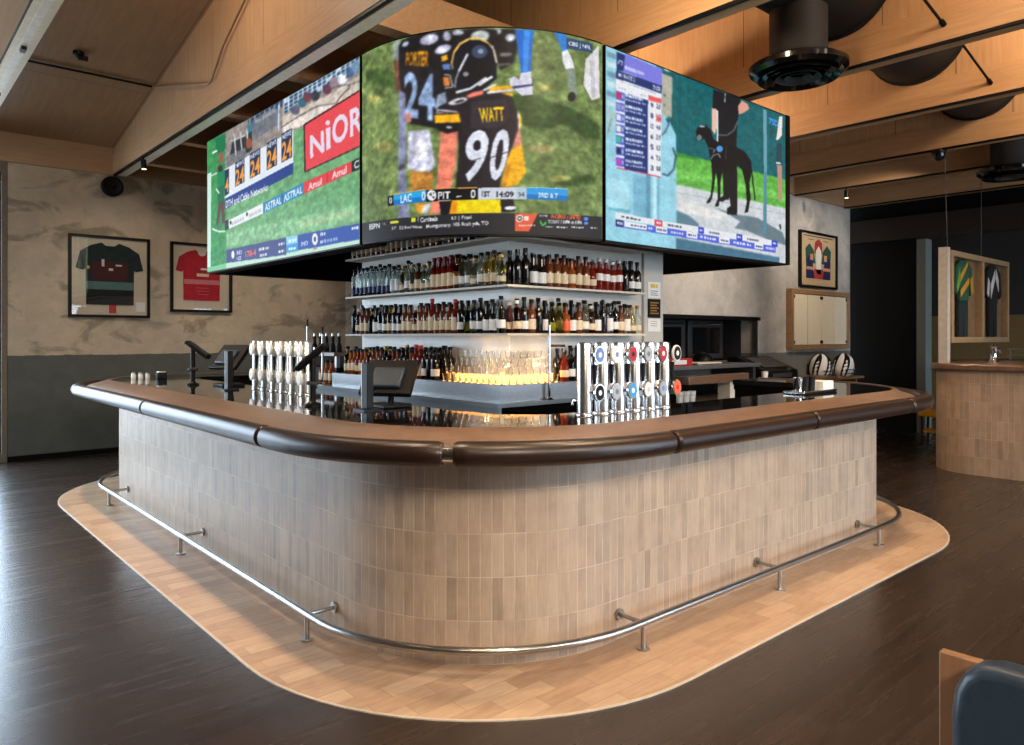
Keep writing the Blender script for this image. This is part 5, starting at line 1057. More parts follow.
    P((80,85,110),0.8226,0.09338,0.8316,0.09327,0.8316,0.08062,0.8226,0.08076)
    P((80,85,110),0.8355,0.09322,0.8374,0.0932,0.8374,0.08053,0.8355,0.08056)
    P((222,226,250),0.1915,0.1008,0.1929,0.1008,0.1929,0.08902,0.1915,0.08904)
    P((222,226,250),0.1935,0.1008,0.1949,0.1008,0.1949,0.08898,0.1935,0.08901)
    P((222,226,250),0.1955,0.1008,0.1988,0.1007,0.1988,0.08892,0.1955,0.08897)
    P((222,226,250),0.2001,0.1007,0.2032,0.1007,0.2032,0.08885,0.2001,0.0889)
    P((222,226,250),0.2045,0.1006,0.206,0.1006,0.206,0.0888,0.2045,0.08883)
    P((222,226,250),0.2066,0.1006,0.2083,0.1006,0.2083,0.08877,0.2066,0.08879)
    P((222,226,250),0.209,0.1006,0.2101,0.1006,0.2101,0.08874,0.209,0.08875)
    P((222,226,250),0.3015,0.09939,0.3068,0.09932,0.3068,0.08716,0.3015,0.08725)
    P((222,226,250),0.309,0.09929,0.3153,0.09921,0.3153,0.08703,0.309,0.08713)
    P((222,226,250),0.318,0.09918,0.324,0.0991,0.324,0.08688,0.318,0.08698)
    P((222,226,250),0.3266,0.09907,0.3311,0.09901,0.3311,0.08677,0.3266,0.08684)
    P((222,226,250),0.3331,0.09898,0.3394,0.0989,0.3394,0.08663,0.3331,0.08674)
    P((222,226,250),0.3422,0.09887,0.3516,0.09874,0.3516,0.08644,0.3422,0.08659)
    P((222,226,250),0.3557,0.09869,0.3646,0.09858,0.3646,0.08623,0.3557,0.08637)
    P((222,226,250),0.4567,0.0974,0.4707,0.09722,0.4707,0.08451,0.4567,0.08474)
    P((222,226,250),0.4768,0.09714,0.49,0.09697,0.49,0.0842,0.4768,0.08441)
    P((222,226,250),0.4957,0.0969,0.5052,0.09678,0.5052,0.08395,0.4957,0.08411)
    P((222,226,250),0.5094,0.09673,0.5196,0.0966,0.5196,0.08372,0.5094,0.08389)
    P((222,226,250),0.524,0.09654,0.5292,0.09647,0.5292,0.08357,0.524,0.08365)
    P((222,226,250),0.5315,0.09644,0.5454,0.09627,0.5454,0.08331,0.5315,0.08353)
    P((222,226,250),0.6508,0.09493,0.6648,0.09475,0.6648,0.08139,0.6508,0.08161)
    P((222,226,250),0.6709,0.09467,0.6857,0.09448,0.6857,0.08105,0.6709,0.08129)
    P((222,226,250),0.6921,0.0944,0.7026,0.09427,0.7026,0.08078,0.6921,0.08095)
    P((222,226,250),0.7071,0.09421,0.7262,0.09397,0.7262,0.0804,0.7071,0.08071)
    P((222,226,250),0.7345,0.09387,0.7483,0.09369,0.7483,0.08005,0.7345,0.08027)
    P((222,226,250),0.7542,0.09362,0.7624,0.09351,0.7624,0.07983,0.7542,0.07996)
    P((222,226,250),0.8608,0.09227,0.8694,0.09216,0.8694,0.07812,0.8608,0.07826)
    P((222,226,250),0.8731,0.09212,0.881,0.09202,0.881,0.07794,0.8731,0.07806)
    P((222,226,250),0.8844,0.09197,0.8929,0.09187,0.8929,0.07775,0.8844,0.07788)
    P((222,226,250),0.8966,0.09182,0.9032,0.09174,0.9032,0.07758,0.8966,0.07769)
    P((222,226,250),0.9061,0.0917,0.913,0.09161,0.913,0.07743,0.9061,0.07754)
    P((222,226,250),0.9159,0.09158,0.9222,0.0915,0.9222,0.07728,0.9159,0.07738)
# ================================================================ THE ROOM
H_BEAM = 3.85
def roof_z(y): return 4.2 + .19*(11.35-y) if y > 1.5 else 4.2 + .19*(11.35-1.5) - .19*(1.5-y)
struct(MB().box(-5.2, 20, -6, 14, -.12, 0), 'floor', 'floor')
# pitched plywood ceiling
rf = MB(); ys = [12, 1.5, -6.2]
for y0, y1 in zip(ys[:-1], ys[1:]):
    a, b = roof_z(y0), roof_z(y1)
    rf.add([(-5.2, y0, a), (14.2, y0, a), (14.2, y1, b), (-5.2, y1, b), (-5.2, y0, a+.12), (14.2, y0, a+.12), (14.2, y1, b+.12), (-5.2, y1, b+.12)],
           [(0, 1, 2, 3), (7, 6, 5, 4), (0, 4, 5, 1), (2, 6, 7, 3), (1, 5, 6, 2), (3, 7, 4, 0)])
struct(rf, 'ceiling', 'ply_roof', smooth=0)
struct(MB().box(1.40, 6.2, 11.35, 11.6, 0, 4.3), 'wall_left', 'plaster_left', smooth=0)
struct(MB().box(-5.0, 6.2, 11.30, 11.35, 3.84, 4.22), 'trim_1', 'ply_fascia', smooth=0)
struct(MB().box(1.40, 6.2, 11.325, 11.35, 0, .07), 'baseboard_left', 'black_matte', smooth=0)
# back wall on the right with the kitchen pass cut out of it
wb = MB(); NX0, NX1, NZ0, NZ1 = 7.45, 9.9, 1.26, 1.85
for b in ((6.2, NX0, 0, 4.7), (NX1, 13.1, 0, 4.7), (NX0, NX1, 0, NZ0), (NX0, NX1, NZ1, 4.7)): wb.box(b[0], b[1], 5.85, 6.05, b[2], b[3])
struct(wb, 'wall_back', 'plaster_right', smooth=0)
struct(MB().box(6.2, 6.3, 6.05, 11.35, 0, 4.4), 'wall_return', 'plaster_left', smooth=0)
kn = MB(); kn.box(NX0-.1, NX1+.1, 6.9, 7.0, .9, 2.1).box(NX0-.1, NX0, 6.05, 6.9, .9, 2.1).box(NX1, NX1+.1, 6.05, 6.9, .9, 2.1).box(NX0, NX1, 6.05, 6.9, 2.0, 2.1).box(NX0, NX1, 6.05, 6.9, 1.14, 1.22)
struct(kn, 'wall_niche', 'dark_grey', smooth=0)
struct(MB().box(6.2, 13.1, 5.81, 5.85, 3.86, 4.3), 'trim_2', 'ply_fascia', smooth=0)
# right-hand end: black timber portal, header beam, dark room behind it
struct(MB().box(13.3, 13.55, 4.84, 6.3, 0, 3.28), 'wall_right', 'black_matte', smooth=0)
struct(MB().box(13.28, 13.55, 4.68, 4.82, 0, 3.24), 'pillar', 'pillar_grey', smooth=0)
struct(MB().box(13.2, 13.6, -6, 6.3, 3.26, 3.64), 'beam_header', 'maroon_brown', smooth=0)
struct(MB().box(13.35, 13.6, -6, 6.3, 3.65, 6.6), 'wall_portal', 'black_matte', smooth=0)
struct(MB().box(13.15, 13.4, -6, 2.9, 0, 3.24), 'wall_stub', 'maroon_brown', smooth=0)
bk = MB(); bk.box(17.5, 17.7, -6, 9, 0, 6.6)
struct(bk, 'wall_far', 'maroon_brown', smooth=0)
struct(MB().box(17.42, 17.5, 4.2, 7.6, 0, 2.05), 'trim_3', 'ochre', smooth=0)
struct(MB().box(17.40, 17.5, -6, 9, 2.05, 2.3), 'trim_4', 'maroon_brown', smooth=0)
struct(MB().box(13.1, 17.7, 8.9, 9.1, 0, 6.6), 'wall_far_left', 'black_matte', smooth=0)
struct(MB().box(13.6, 17.7, -6, 9, 4.6, 4.75), 'ceiling_dark_room', 'black_matte', smooth=0)
# glazed walls beside and behind the camera
def glazed(axis, c, a0, a1, z0, z1, name, bays, idx, open_bays, sg=1):
    """a wall with tall window bays; axis 'x' = plane x=c"""
    w = MB(); step = (a1-a0)/bays; g = .35 if sg > 0 else .12; wallmat = 'rear_paint'
    def bx(p, q, za, zb, d0=0, d1=.2, mb=w):
        mb.box(c-d1, c-d0, p, q, za, zb) if axis == 'x' else mb.box(p, q, min(c-sg*d1, c-sg*d0), max(c-sg*d1, c-sg*d0), za, zb)
    bx(a0, a1, 0, z0); bx(a0, a1, z1, 6.6)
    for i in range(bays+1):
        p = a0+i*step; bx(max(a0, p-g/2), min(a1, p+g/2), z0, z1)
    for i in range(bays):
        if i not in open_bays: bx(a0+i*step, a0+(i+1)*step, z0, z1)
    struct(w, 'wall_'+name, wallmat, smooth=0)
    for i in open_bays:
        p, q = a0+i*step+g/2, a0+(i+1)*step-g/2
        f = MB(); t = .05
        for r in ((p, p+t, z0, z1), (q-t, q, z0, z1), (p, q, z0, z0+t), (p, q, z1-t, z1), ((p+q)/2-t/2, (p+q)/2+t/2, z0, z1)): bx(r[0], r[1], r[2], r[3], .06, .12, f)
        fr = struct(f, 'window_%d' % (idx+i), 'black', smooth=0)
        pn = MB(); bx(p+t, q-t, z0+t, z1-t, .085, .095, pn); pn.build('pane', 'pane', fr, smooth=0)
        ld = bpy.data.lights.new('daylight_portal', 'AREA'); ld.shape = 'RECTANGLE'; ld.cycles.is_portal = True
        lo = bpy.data.objects.new('daylight_portal', ld); COL.objects.link(lo)
        if axis == 'x':
            ld.size, ld.size_y = z1-z0, q-p; lo.location = (c-.21, (p+q)/2, (z0+z1)/2); lo.rotation_euler = (0, -PI/2, 0)
        else:
            ld.size, ld.size_y = q-p, z1-z0; lo.location = ((p+q)/2, c-sg*.21, (z0+z1)/2); lo.rotation_euler = (sg*PI/2, 0, 0)
glazed('x', -5.0, -6, 11.35, .15, 3.6, 'windows', 6, 1, OPEN_SIDE)
glazed('y', -5.8, -5, 13.2, .25, 3.5, 'rear', 6, 7, OPEN_REAR)

glazed('y', 11.35, -5.0, 1.395, .12, 3.7, 'left_glazed', 3, 13, (0, 1, 2), -1)

# ---- plywood-clad beams running the length of the room
DUCT_Y, DUCT_Z = 2.85, 4.575   # the round duct passes through a hole in every beam
BX = [.84, 2.60, 4.37, 6.16, 7.84, 9.64, 11.05, 12.78]
def beam(x, y1, n):
    b = MB(); w = .17
    pr = [(y1, H_BEAM)] + [(y1, roof_z(y1))] + [(1.5, roof_z(1.5)), (-5.8, roof_z(-5.8)), (-5.8, H_BEAM), (DUCT_Y, H_BEAM)] + [(DUCT_Y+.458*math.sin(2*PI*i/40), DUCT_Z-.458*math.cos(2*PI*i/40)) for i in range(41)] + [(DUCT_Y, H_BEAM)]
    b.slab(pr, (x, 0, 0), (0, 1, 0), (0, 0, 1), .02, w-.02)
    o = struct(b, 'beam_%d' % n, 'ply_beam', smooth=0)
    MB().box(x, x+w, -5.8, y1, H_BEAM, H_BEAM+.26).build('bottom_chord', 'ply_chord', o, smooth=0)
    MB().box(x+.005, x+.035, -5.8, y1, H_BEAM-.022, H_BEAM).build('track_groove', 'black', o, smooth=0)
    MB().box(x+.06, x+w, -5.8, y1, H_BEAM-.012, H_BEAM).build('soffit_strip', 'grey_track' if x < 4 else 'ply_chord', o, smooth=0)
for i, x in enumerate(BX): beam(x, 11.3 if x < 6 else 5.81, i+1)
# cross members in the bays over the bar
n = 0
for k, (xa, xb) in enumerate(((2.77, 4.37), (4.54, 6.16))):
    for y in (4.62, 6.02, 7.45, 8.9, 10.3):
        if k and y > 5.9: continue
        n += 1
        struct(MB().box(xa, xb, y, y+.14, H_BEAM+.0, H_BEAM+.34), 'beam_cross_%d' % n, 'ply_chord', smooth=0)
# ================================================================ THE BAR
CX0, CX1, CY0, CY1, R0 = 2.903, 6.02, 3.535, 8.02, .975
SEGS = [('l', (6.0, CY1+R0), (CX0, CY1+R0)), ('a', (CX0, CY1), PI/2, PI), ('l', (CX0-R0, CY1), (CX0-R0, CY0)), ('a', (CX0, CY0), PI, 1.5*PI),
        ('l', (CX0, CY0-R0), (CX1, CY0-R0)), ('a', (CX1, CY0), 1.5*PI, 2*PI), ('l', (CX1+R0, CY0), (CX1+R0, 4.15))]
def seg_len(g): return math.dist(g[1], g[2]) if g[0] == 'l' else R0*(g[3]-g[2])
SL = [seg_len(g) for g in SEGS]; STOT = sum(SL)
def bar_pt(s, o):
    """point on the plan of the bar, s metres along the tiled front and o metres outside it"""
    for g, L in zip(SEGS, SL):
        if s <= L or g is SEGS[-1]:
            if g[0] == 'l':
                d = ((g[2][0]-g[1][0])/L, (g[2][1]-g[1][1])/L); nx, ny = -d[1]*-1, d[0]*-1
                return (g[1][0]+d[0]*s+nx*o, g[1][1]+d[1]*s+ny*o)
            t = g[2]+s/R0; return (g[1][0]+(R0+o)*math.cos(t), g[1][1]+(R0+o)*math.sin(t))
        s -= L
def stations(s0, s1, ds=.09):
    st = [s0, s1]; acc = 0
    for g, L in zip(SEGS, SL):
        k = max(1, int(L/ds)) if g[0] == 'a' else max(1, int(L/.5))
        for i in range(k+1):
            v = acc+L*i/k
            if s0 < v < s1: st.append(v)
        acc += L
    st = sorted(set(round(v, 5) for v in st)); return st
def bar_sweep(mb, prof, s0, s1, uv=False, taper=None):
    """sweep a closed (o, z) section along the bar"""
    st = stations(s0, s1); p0 = prof(s0) if callable(prof) else prof; n = len(p0); vs = []
    for s in st:
        for o, z in (prof(s) if callable(prof) else prof): x, y = bar_pt(s, o); vs.append((x, y, z))
    pl = [0]
    for i in range(n): pl.append(pl[-1]+math.dist(p0[i], p0[(i+1) % n]))
    fs = []; us = []
    for i in range(len(st)-1):
        for k in range(n):
            fs.append((i*n+k, (i+1)*n+k, (i+1)*n+(k+1) % n, i*n+(k+1) % n))
            us.append([(st[i], pl[k]), (st[i+1], pl[k]), (st[i+1], pl[k+1]), (st[i], pl[k+1])])
    fs += [tuple(range(n)), tuple((len(st)-1)*n+k for k in range(n))[::-1]]; us += [[(0, 0)]*n, [(0, 0)]*n]
    mb.add(vs, fs, us if uv else None); return mb
def recalc(o):
    bm = bmesh.new(); bm.from_mesh(o.data); bmesh.ops.recalc_face_normals(bm, faces=bm.faces); bm.to_mesh(o.data); bm.free(); return o
bar = thing('bar_counter', 'long tiled island bar with timber nosing, black glossy top and leather armrest', 'bar', (CX0, CY0, 0))
recalc(bar_sweep(MB(), [(0, .004), (0, 1.067), (-.12, 1.067), (-.12, .004)], 0, STOT, uv=True).build('tiled_front', 'front_tile', bar))
def inner(s):
    """inner edge of the counter: deep along the left, narrower along the right-hand side"""
    return -.70+.34*min(1, max(0, (s-9.7)/1.1))
def nose_in(s): return .075+.045*min(1, max(0, (s-8.5)/2.8))
recalc(bar_sweep(MB(), lambda s: [(nose_in(s)+.03, 1.12), (nose_in(s)+.03, 1.166), (inner(s), 1.166), (inner(s), 1.12)], 0, STOT).build('counter_top', 'counter_stone', bar))
recalc(bar_sweep(MB(), lambda s: [(.0, 1.067), (.0, 1.118), (inner(s)+.02, 1.118), (inner(s)+.02, 1.067)], 0, STOT).build('counter_base', 'black', bar))
recalc(bar_sweep(MB(), lambda s: [(inner(s)+.12, .05), (inner(s)+.12, 1.067), (inner(s)+.04, 1.067), (inner(s)+.04, .05)], 0, STOT).build('inner_cabinet', 'black', bar))
def nosing(s):
    a = nose_in(s)
    return [(a, 1.118), (a, 1.172), (a+.02, 1.174), (.20, 1.140), (.268, 1.122), (.29, 1.108), (.285, 1.09), (.20, 1.072), (.005, 1.068), (.005, 1.118)]
recalc(bar_sweep(MB(), nosing, 0, STOT).build('timber_nosing', 'oak', bar))
AO, AZ, AR = .362, 1.086, .058
def armrest(s0, s1):
    m = MB(); st = stations(s0, s1); st = [s0, s0+.012] + [v for v in st if s0+.02 < v < s1-.02] + [s1-.012, s1]
    pts = [(*bar_pt(s, AO), AZ) for s in st]; rs = [AR*.84] + [AR]*(len(st)-2) + [AR*.84]
    m.tube(pts, rs, 20); m.build('armrest', 'leather', bar)
ends = [0, 1.5, 3.0, 4.52, 6.86, 8.95, 9.85, 10.71, 12.12, 13.62, 15.05, STOT]
for a, b in zip(ends[:-1], ends[1:]):
    g0 = .055 if a == 9.85 else .012; g1 = .055*.3 if b == 9.85 else .012
    armrest(a+(.02 if a == 9.85 else .012), b-g1)
for s in ends[1:-1]:
    m = MB(); p = bar_pt(s, AO); q = bar_pt(s, .26)
    m.tube([(*bar_pt(s-.02, AO), AZ), (*bar_pt(s+.024, AO), AZ)], AR*.62, 14); m.tube([(*p, AZ-.01), (*q, AZ+.005)], .014, 10); m.build('armrest_bracket', 'chrome', bar)
# foot rail
fr = thing('foot_rail', 'brushed steel foot rail on short posts round the base of the tiled bar', 'foot rail', (*bar_pt(9.88, .168), 0))
st = stations(.1, STOT-.1, .06); MB().tube([(*bar_pt(s, .168), .141) for s in st], .0195, 12).build('rail', 'steel', fr)
for s in (.4, 2.4, 4.6285+(8.02-7.78), 4.6285+(8.02-5.69), 4.6285+(8.02-3.635), 10.645+(3.0-2.903), 10.645+(4.364-2.903), 10.645+(5.848-2.903), 15.6):
    x, y = bar_pt(s, .168); xi, yi = bar_pt(s, .006)
    m = MB(); m.tube([(x, y, .006), (x, y, .135)], .0135, 10); m.lathe((x, y, .006), [(.034, 0), (.034, .006), (.016, .008)], 16); m.build('post', 'steel', fr)
    m = MB(); m.tube([(x, y, .139), (xi, yi, .139)], .0115, 10); d = Vector((x-xi, y-yi, 0)).normalized()
    m.tube([(xi, yi, .139), (xi+d.x*.012, yi+d.y*.012, .139)], .03, 16); m.build('wall_bracket', 'steel', fr)
# tiled strip in the floor
recalc(struct(bar_sweep(MB(), [(-.02, 0.0), (-.02, .004), (.515, .004), (.515, 0.0)], 0, STOT), 'floor_tiles', 'plinth_tile', smooth=0))
recalc(struct(bar_sweep(MB(), [(.515, 0.0), (.515, .0055), (.527, .0055), (.527, 0.0)], 0, STOT), 'trim_5', 'trim_pale', smooth=0))

# ================================================================ VIDEO SCREENS
ZB, ZT = 2.31, 3.775
def arc_path(n=40):
    return [(4.13-1.25*math.cos(PI/2*i/n), 4.93-1.27*math.sin(PI/2*i/n)) for i in range(n+1)]
class Img:
    def __init__(s, W, H): s.W, s.H = W, H; s.a = np.zeros((H+1, W+1, 3)); s.U = np.arange(W+1)/W; s.V = np.arange(H+1)/H
    def P(s, col, *c):
        p = np.array(c).reshape(-1, 2); u0, v0 = p.min(0); u1, v1 = p.max(0)
        i0, i1 = max(0, int(u0*s.W)), min(s.W, int(u1*s.W)+1); j0, j1 = max(0, int(v0*s.H)), min(s.H, int(v1*s.H)+1)
        if i1 < i0 or j1 < j0: return
        X, Y = np.meshgrid(s.U[i0:i1+1], s.V[j0:j1+1]); ins = np.zeros(X.shape, bool); n = len(p)
        for k in range(n):
            (xa, ya), (xb, yb) = p[k], p[(k+1) % n]
            if ya == yb: continue
            ins ^= ((ya > Y) != (yb > Y)) & (X < (xb-xa)*(Y-ya)/(yb-ya)+xa)
        s.a[j0:j1+1, i0:i1+1][ins] = col
    def T(s, txt, col, *c):
        tl, tr, br, bl = np.array(c).reshape(4, 2); vs, ts = text_tris(txt)
        x, y = vs[:, :1], vs[:, 1:]; q = (1-y)*((1-x)*bl+x*br)+y*((1-x)*tl+x*tr)
        for t in ts: s.P(col, *q[t].ravel())
    def B(s, k):
        for _ in range(k):
            for ax in (0, 1):
                q = np.pad(s.a, [(1, 1) if i == ax else (0, 0) for i in range(3)], 'edge'); n = s.a.shape[ax]; sl = [slice(None)]*3; L_ = []
                for d in range(3): sl[ax] = slice(d, d+n); L_.append(q[tuple(sl)])
                s.a = .25*L_[0]+.5*L_[1]+.25*L_[2]
    def N(s, amt, cell):
        r = np.random.RandomState(int(cell*10)); s.a *= (1-amt+2*amt*(.6*s.noise(cell, r)+.4*s.noise(cell*.4, r)))[..., None]
    def noise(s, cell, rng):
        h, w = int((s.H+1)/cell)+3, int((s.W+1)/cell)+3; g = rng.rand(h, w); y = np.arange(s.H+1)/cell; x = np.arange(s.W+1)/cell
        y0, x0 = y.astype(int), x.astype(int); fy, fx = (y-y0)[:, None], (x-x0)[None, :]; G = lambda a, b: g[np.ix_(a, b)]
        return (G(y0, x0)*(1-fx)+G(y0, x0+1)*fx)*(1-fy)+(G(y0+1, x0)*(1-fx)+G(y0+1, x0+1)*fx)*fy
def make_screen(name, label, path, W, H, drawer, bg):
    L = [0.0]
    for a, b in zip(path[:-1], path[1:]): L.append(L[-1]+math.dist(a, b))
    im = Img(W, H); rng = np.random.RandomState(3)
    nz = .45*im.noise(3, rng)+.25*im.noise(14, rng)+.3*im.noise(40, rng)
    im.a[:] = np.array(bg[0])[None, None]*(1-nz[..., None])+np.array(bg[1])[None, None]*nz[..., None]
    drawer(im.P, im.T, im.B, im.N)
    im.B(1)
    im.a *= (.96+.08*im.noise(2, rng))[..., None]
    c = np.clip(im.a/255., 0, 1); c = np.where(c > .04045, ((c+.055)/1.055)**2.4, c/12.92)
    us = im.U*L[-1]; px = np.interp(us, L, [p[0] for p in path]); py = np.interp(us, L, [p[1] for p in path])
    co = np.zeros((H+1, W+1, 3)); co[..., 0] = px[None]; co[..., 1] = py[None]; co[..., 2] = (ZB+.012+(ZT-ZB-.024)*im.V)[:, None]
    me = bpy.data.meshes.new(name); idx = np.arange((H+1)*(W+1)).reshape(H+1, W+1)
    q = np.stack([idx[:-1, :-1], idx[:-1, 1:], idx[1:, 1:], idx[1:, :-1]], -1).reshape(-1, 4)
    me.vertices.add(len(idx.ravel())); me.vertices.foreach_set('co', co.ravel())
    me.loops.add(q.size); me.loops.foreach_set('vertex_index', q.ravel().astype(np.int32))
    me.polygons.add(len(q)); me.polygons.foreach_set('loop_start', (np.arange(len(q))*4).astype(np.int32)); me.update(calc_edges=True)
    at = me.color_attributes.new('Col', 'FLOAT_COLOR', 'POINT'); at.data.foreach_set('color', np.concatenate([c, np.ones(c.shape[:2]+(1,))], -1).astype(np.float32).ravel())
    me.materials.append(M['screen_image'])
    root = thing(name, label, 'screen', (*path[len(path)//2], ZB))
    o = bpy.data.objects.new('display_panel', me); COL.objects.link(o); o.parent = root; o.location = -root.location
    # shallow black case behind the panel
    m = MB(); vs = []
    for i, p in enumerate(path):
        a = path[max(0, i-1)]; b = path[min(len(path)-1, i+1)]; d = Vector((b[0]-a[0], b[1]-a[1], 0)).normalized(); nx, ny = -d.y, d.x
        for (k, z) in ((.004, ZB), (.004, ZT), (.07, ZT), (.07, ZB)): vs.append((p[0]+nx*k, p[1]+ny*k, z))
    n = len(path); fs = [(i*4+k, i*4+(k+1) % 4, (i+1)*4+(k+1) % 4, (i+1)*4+k) for i in range(n-1) for k in range(4)]+[(0, 3, 2, 1), tuple((n-1)*4+k for k in range(4))]
    m.add(vs, fs); recalc(m.build('casing', 'black', root))
    return root
A = arc_path()
make_screen('tv_screen', 'curved corner video screen showing an American football game', [(2.88, 5.01)]+A[:-1]+[(4.11, 3.66)], 440, 380, draw_centre, ((70, 94, 46), (150, 168, 104)))
make_screen('tv_screen', 'flat video screen showing cricket boundary boards on green grass', [(2.88, 8.395), (2.88, 5.05)], 420, 300, draw_left, ((96, 158, 102), (124, 182, 130)))
make_screen('tv_screen', 'flat video screen showing a black greyhound and handler beside race odds', [(4.15, 3.66), (6.785, 3.66)], 380, 320, draw_right, ((150, 205, 225), (150, 205, 225)))
# the ring the screens hang on
rg = thing('screen_frame', 'black hanging frame that carries the ring of video screens over the bar', 'screen frame', (4.8, 5.9, ZB))
m = MB(); m.box(2.955, 3.06, 4.95, 8.40, ZB, ZT).box(4.14, 6.79, 3.735, 3.84, ZB, ZT).box(6.79, 6.865, 3.655, 8.40, ZB, ZT).box(2.955, 6.86, 8.40, 8.52, ZB, ZT); m.build('side_frame', 'black_matte', rg, smooth=0)
inner = [(x+.12*(1 if i == 0 else 0), y) for i, (x, y) in enumerate([])]
m = MB(); poly = [(3.06, 8.40), (6.74, 8.40), (6.74, 3.84), (4.15, 3.84)] + [(4.13-1.13*math.cos(PI/2*i/20), 4.93-1.15*math.sin(PI/2*i/20)) for i in range(20, -1, -1)]
m.slab(poly, (0, 0, 0), (1, 0, 0), (0, 1, 0), 2.80, 2.84); m.build('soffit', 'black_matte', rg, smooth=0)
for x, y in ((3.3, 7.9), (3.3, 5.4), (4.5, 4.1), (6.5, 4.1), (6.5, 7.9)): MB().tube([(x, y, 2.84), (x, y, H_BEAM if False else 3.86)], .02, 8).build('hanger', 'black', rg)
MB().tube([(3.0, 8.39, 3.775), (3.0, 8.39, 3.86)], .02, 8).build('hanger', 'black', rg)
# ================================================================ BACK BAR
SZ = [1.252, 1.628, 1.984, 2.345]
bb = thing('back_bar_shelving', 'pale panelled corner shelving full of bottles under the video screens', 'shelving', (3.69, 4.217, 0))
MB().box(3.69, 5.265, 4.217, 6.42, 0, 2.795).build('core_panel', 'panel_pale', bb, smooth=0)
MB().box(5.268, 5.54, 4.19, 4.24, 1.255, 2.795).build('end_panel', 'panel_pale', bb, smooth=0)
for z in SZ[1:]:
    m = MB(); m.box(3.505, 3.69, 4.032, 6.42, z-.016, z).box(3.69, 5.1, 4.032, 4.217, z-.016, z); m.build('shelf', 'offwhite', bb, smooth=0)
bn = thing('back_bar_bench', 'low steel and black work bench wrapped round the bottle shelving', 'bench', (3.36, 3.97, 0))
m = MB(); m.box(3.35, 3.687, 3.955, 7.3, 1.10, 1.13).box(3.687, 5.45, 3.955, 4.214, 1.10, 1.13); m.build('bench_top', 'steel', bn, smooth=0)
MB().box(3.37, 3.40, 3.975, 7.3, .02, 1.10).build('steel_front', 'steel_brushed', bn, smooth=0)
MB().box(3.40, 5.45, 3.975, 4.0, .02, 1.10).build('black_front', 'black_gloss', bn, smooth=0)
m = MB(); m.box(3.435, 3.687, 4.02, 6.55, 1.13, SZ[0]).box(3.687, 5.35, 4.02, 4.214, 1.13, SZ[0]); m.build('riser', 'steel_brushed', bn, smooth=0)
# ---- bottles
def prof(kind, h):
    h *= .87
    r = {'wine': .035, 'spirit': .035, 'tall': .033, 'squat': .0362, 'flask': .035, 'slim': .031}[kind]
    k = {'wine': (.60, .74, .0135), 'spirit': (.62, .72, .014), 'tall': (.70, .80, .0135), 'squat': (.56, .66, .016), 'flask': (.50, .70, .014), 'slim': (.66, .82, .012)}[kind]
    return [(r*.9, 0), (r, .006), (r, h*k[0]), (r*.82, h*(k[0]*.45+k[1]*.55)), (k[2]*1.15, h*k[1]), (k[2], h*.93), (k[2]*1.1, h*.94), (k[2]*.9, h*.955)], r, k
BK = {}
def kind(code, desc, shape, h, glass, cap, lab=None, z=(.12, .45)):
    p, r, k = prof(shape, h); h *= .87
    o = MB().lathe((0, 0, 0), p, 14).build('bottle', glass)
    MB().lathe((0, 0, h*.90), [(k[2]*1.35, 0), (k[2]*1.35, h*.10), (k[2]*1.1, h*.102)], 10).build('cap', cap, o)
    if lab:
        MB().lathe((0, 0, 0), [(r*1.02, h*z[0]), (r*1.025, h*z[0]+.001), (r*1.025, h*z[1]-.001), (r*1.02, h*z[1])], 14).build('paper_label', lab, o)
    COL.objects.unlink(o)
    for c in o.children: COL.objects.unlink(c)
    BK[code] = (o, desc)
kind('v', 'clear bottle with navy label', 'tall', .31, 'g_clear', 'black', 'navy', (.10, .30)); kind('g', 'clear bottle with white label', 'spirit', .28, 'g_clear', 'black', 'white', (.10, .50)); kind('o', 'pale straw glass bottle', 'flask', .27, 'g_pale', 'gold', 'cream_label', (.12, .3))
kind('a', 'amber bottle with cream label', 'spirit', .32, 'g_red', 'red', 'cream_label', (.10, .48)); kind('c', 'clear bottle with black cap', 'wine', .31, 'g_clear', 'black', 'white', (.14, .36)); kind('y', 'golden bottle with dark cap', 'spirit', .30, 'g_gold', 'black', 'cream_label', (.12, .36))
kind('d', 'black glass bottle with white label', 'wine', .30, 'g_dark', 'black', 'white', (.12, .34)); kind('D', 'plain black glass bottle', 'wine', .31, 'g_dark', 'g_black'); kind('b', 'brown bottle with cream label', 'spirit', .29, 'g_brown', 'black', 'cream_label', (.12, .42)); kind('B', 'amber whisky bottle with cream label', 'squat', .27, 'g_amber', 'black', 'cream_label', (.16, .46))
kind('l', 'yellow green liqueur bottle', 'flask', .28, 'g_lime', 'g_black'); kind('r', 'pink glass bottle', 'tall', .27, 'g_pink', 'white', 'cream_label', (.14, .36)); kind('k', 'squat black bottle with white label', 'squat', .27, 'g_dark', 'black', 'white', (.10, .46)); kind('n', 'green glass bottle', 'wine', .31, 'g_green', 'gold', 'cream_label', (.12, .36))
kind('x', 'red liqueur bottle', 'flask', .27, 'g_red', 'black', 'cream_label', (.14, .36)); kind('w', 'amber bottle with orange label', 'squat', .27, 'g_amber', 'black', 'orange', (.1, .42)); kind('h', 'white-badged red bottle', 'spirit', .29, 'g_red', 'white', 'white', (.30, .52))
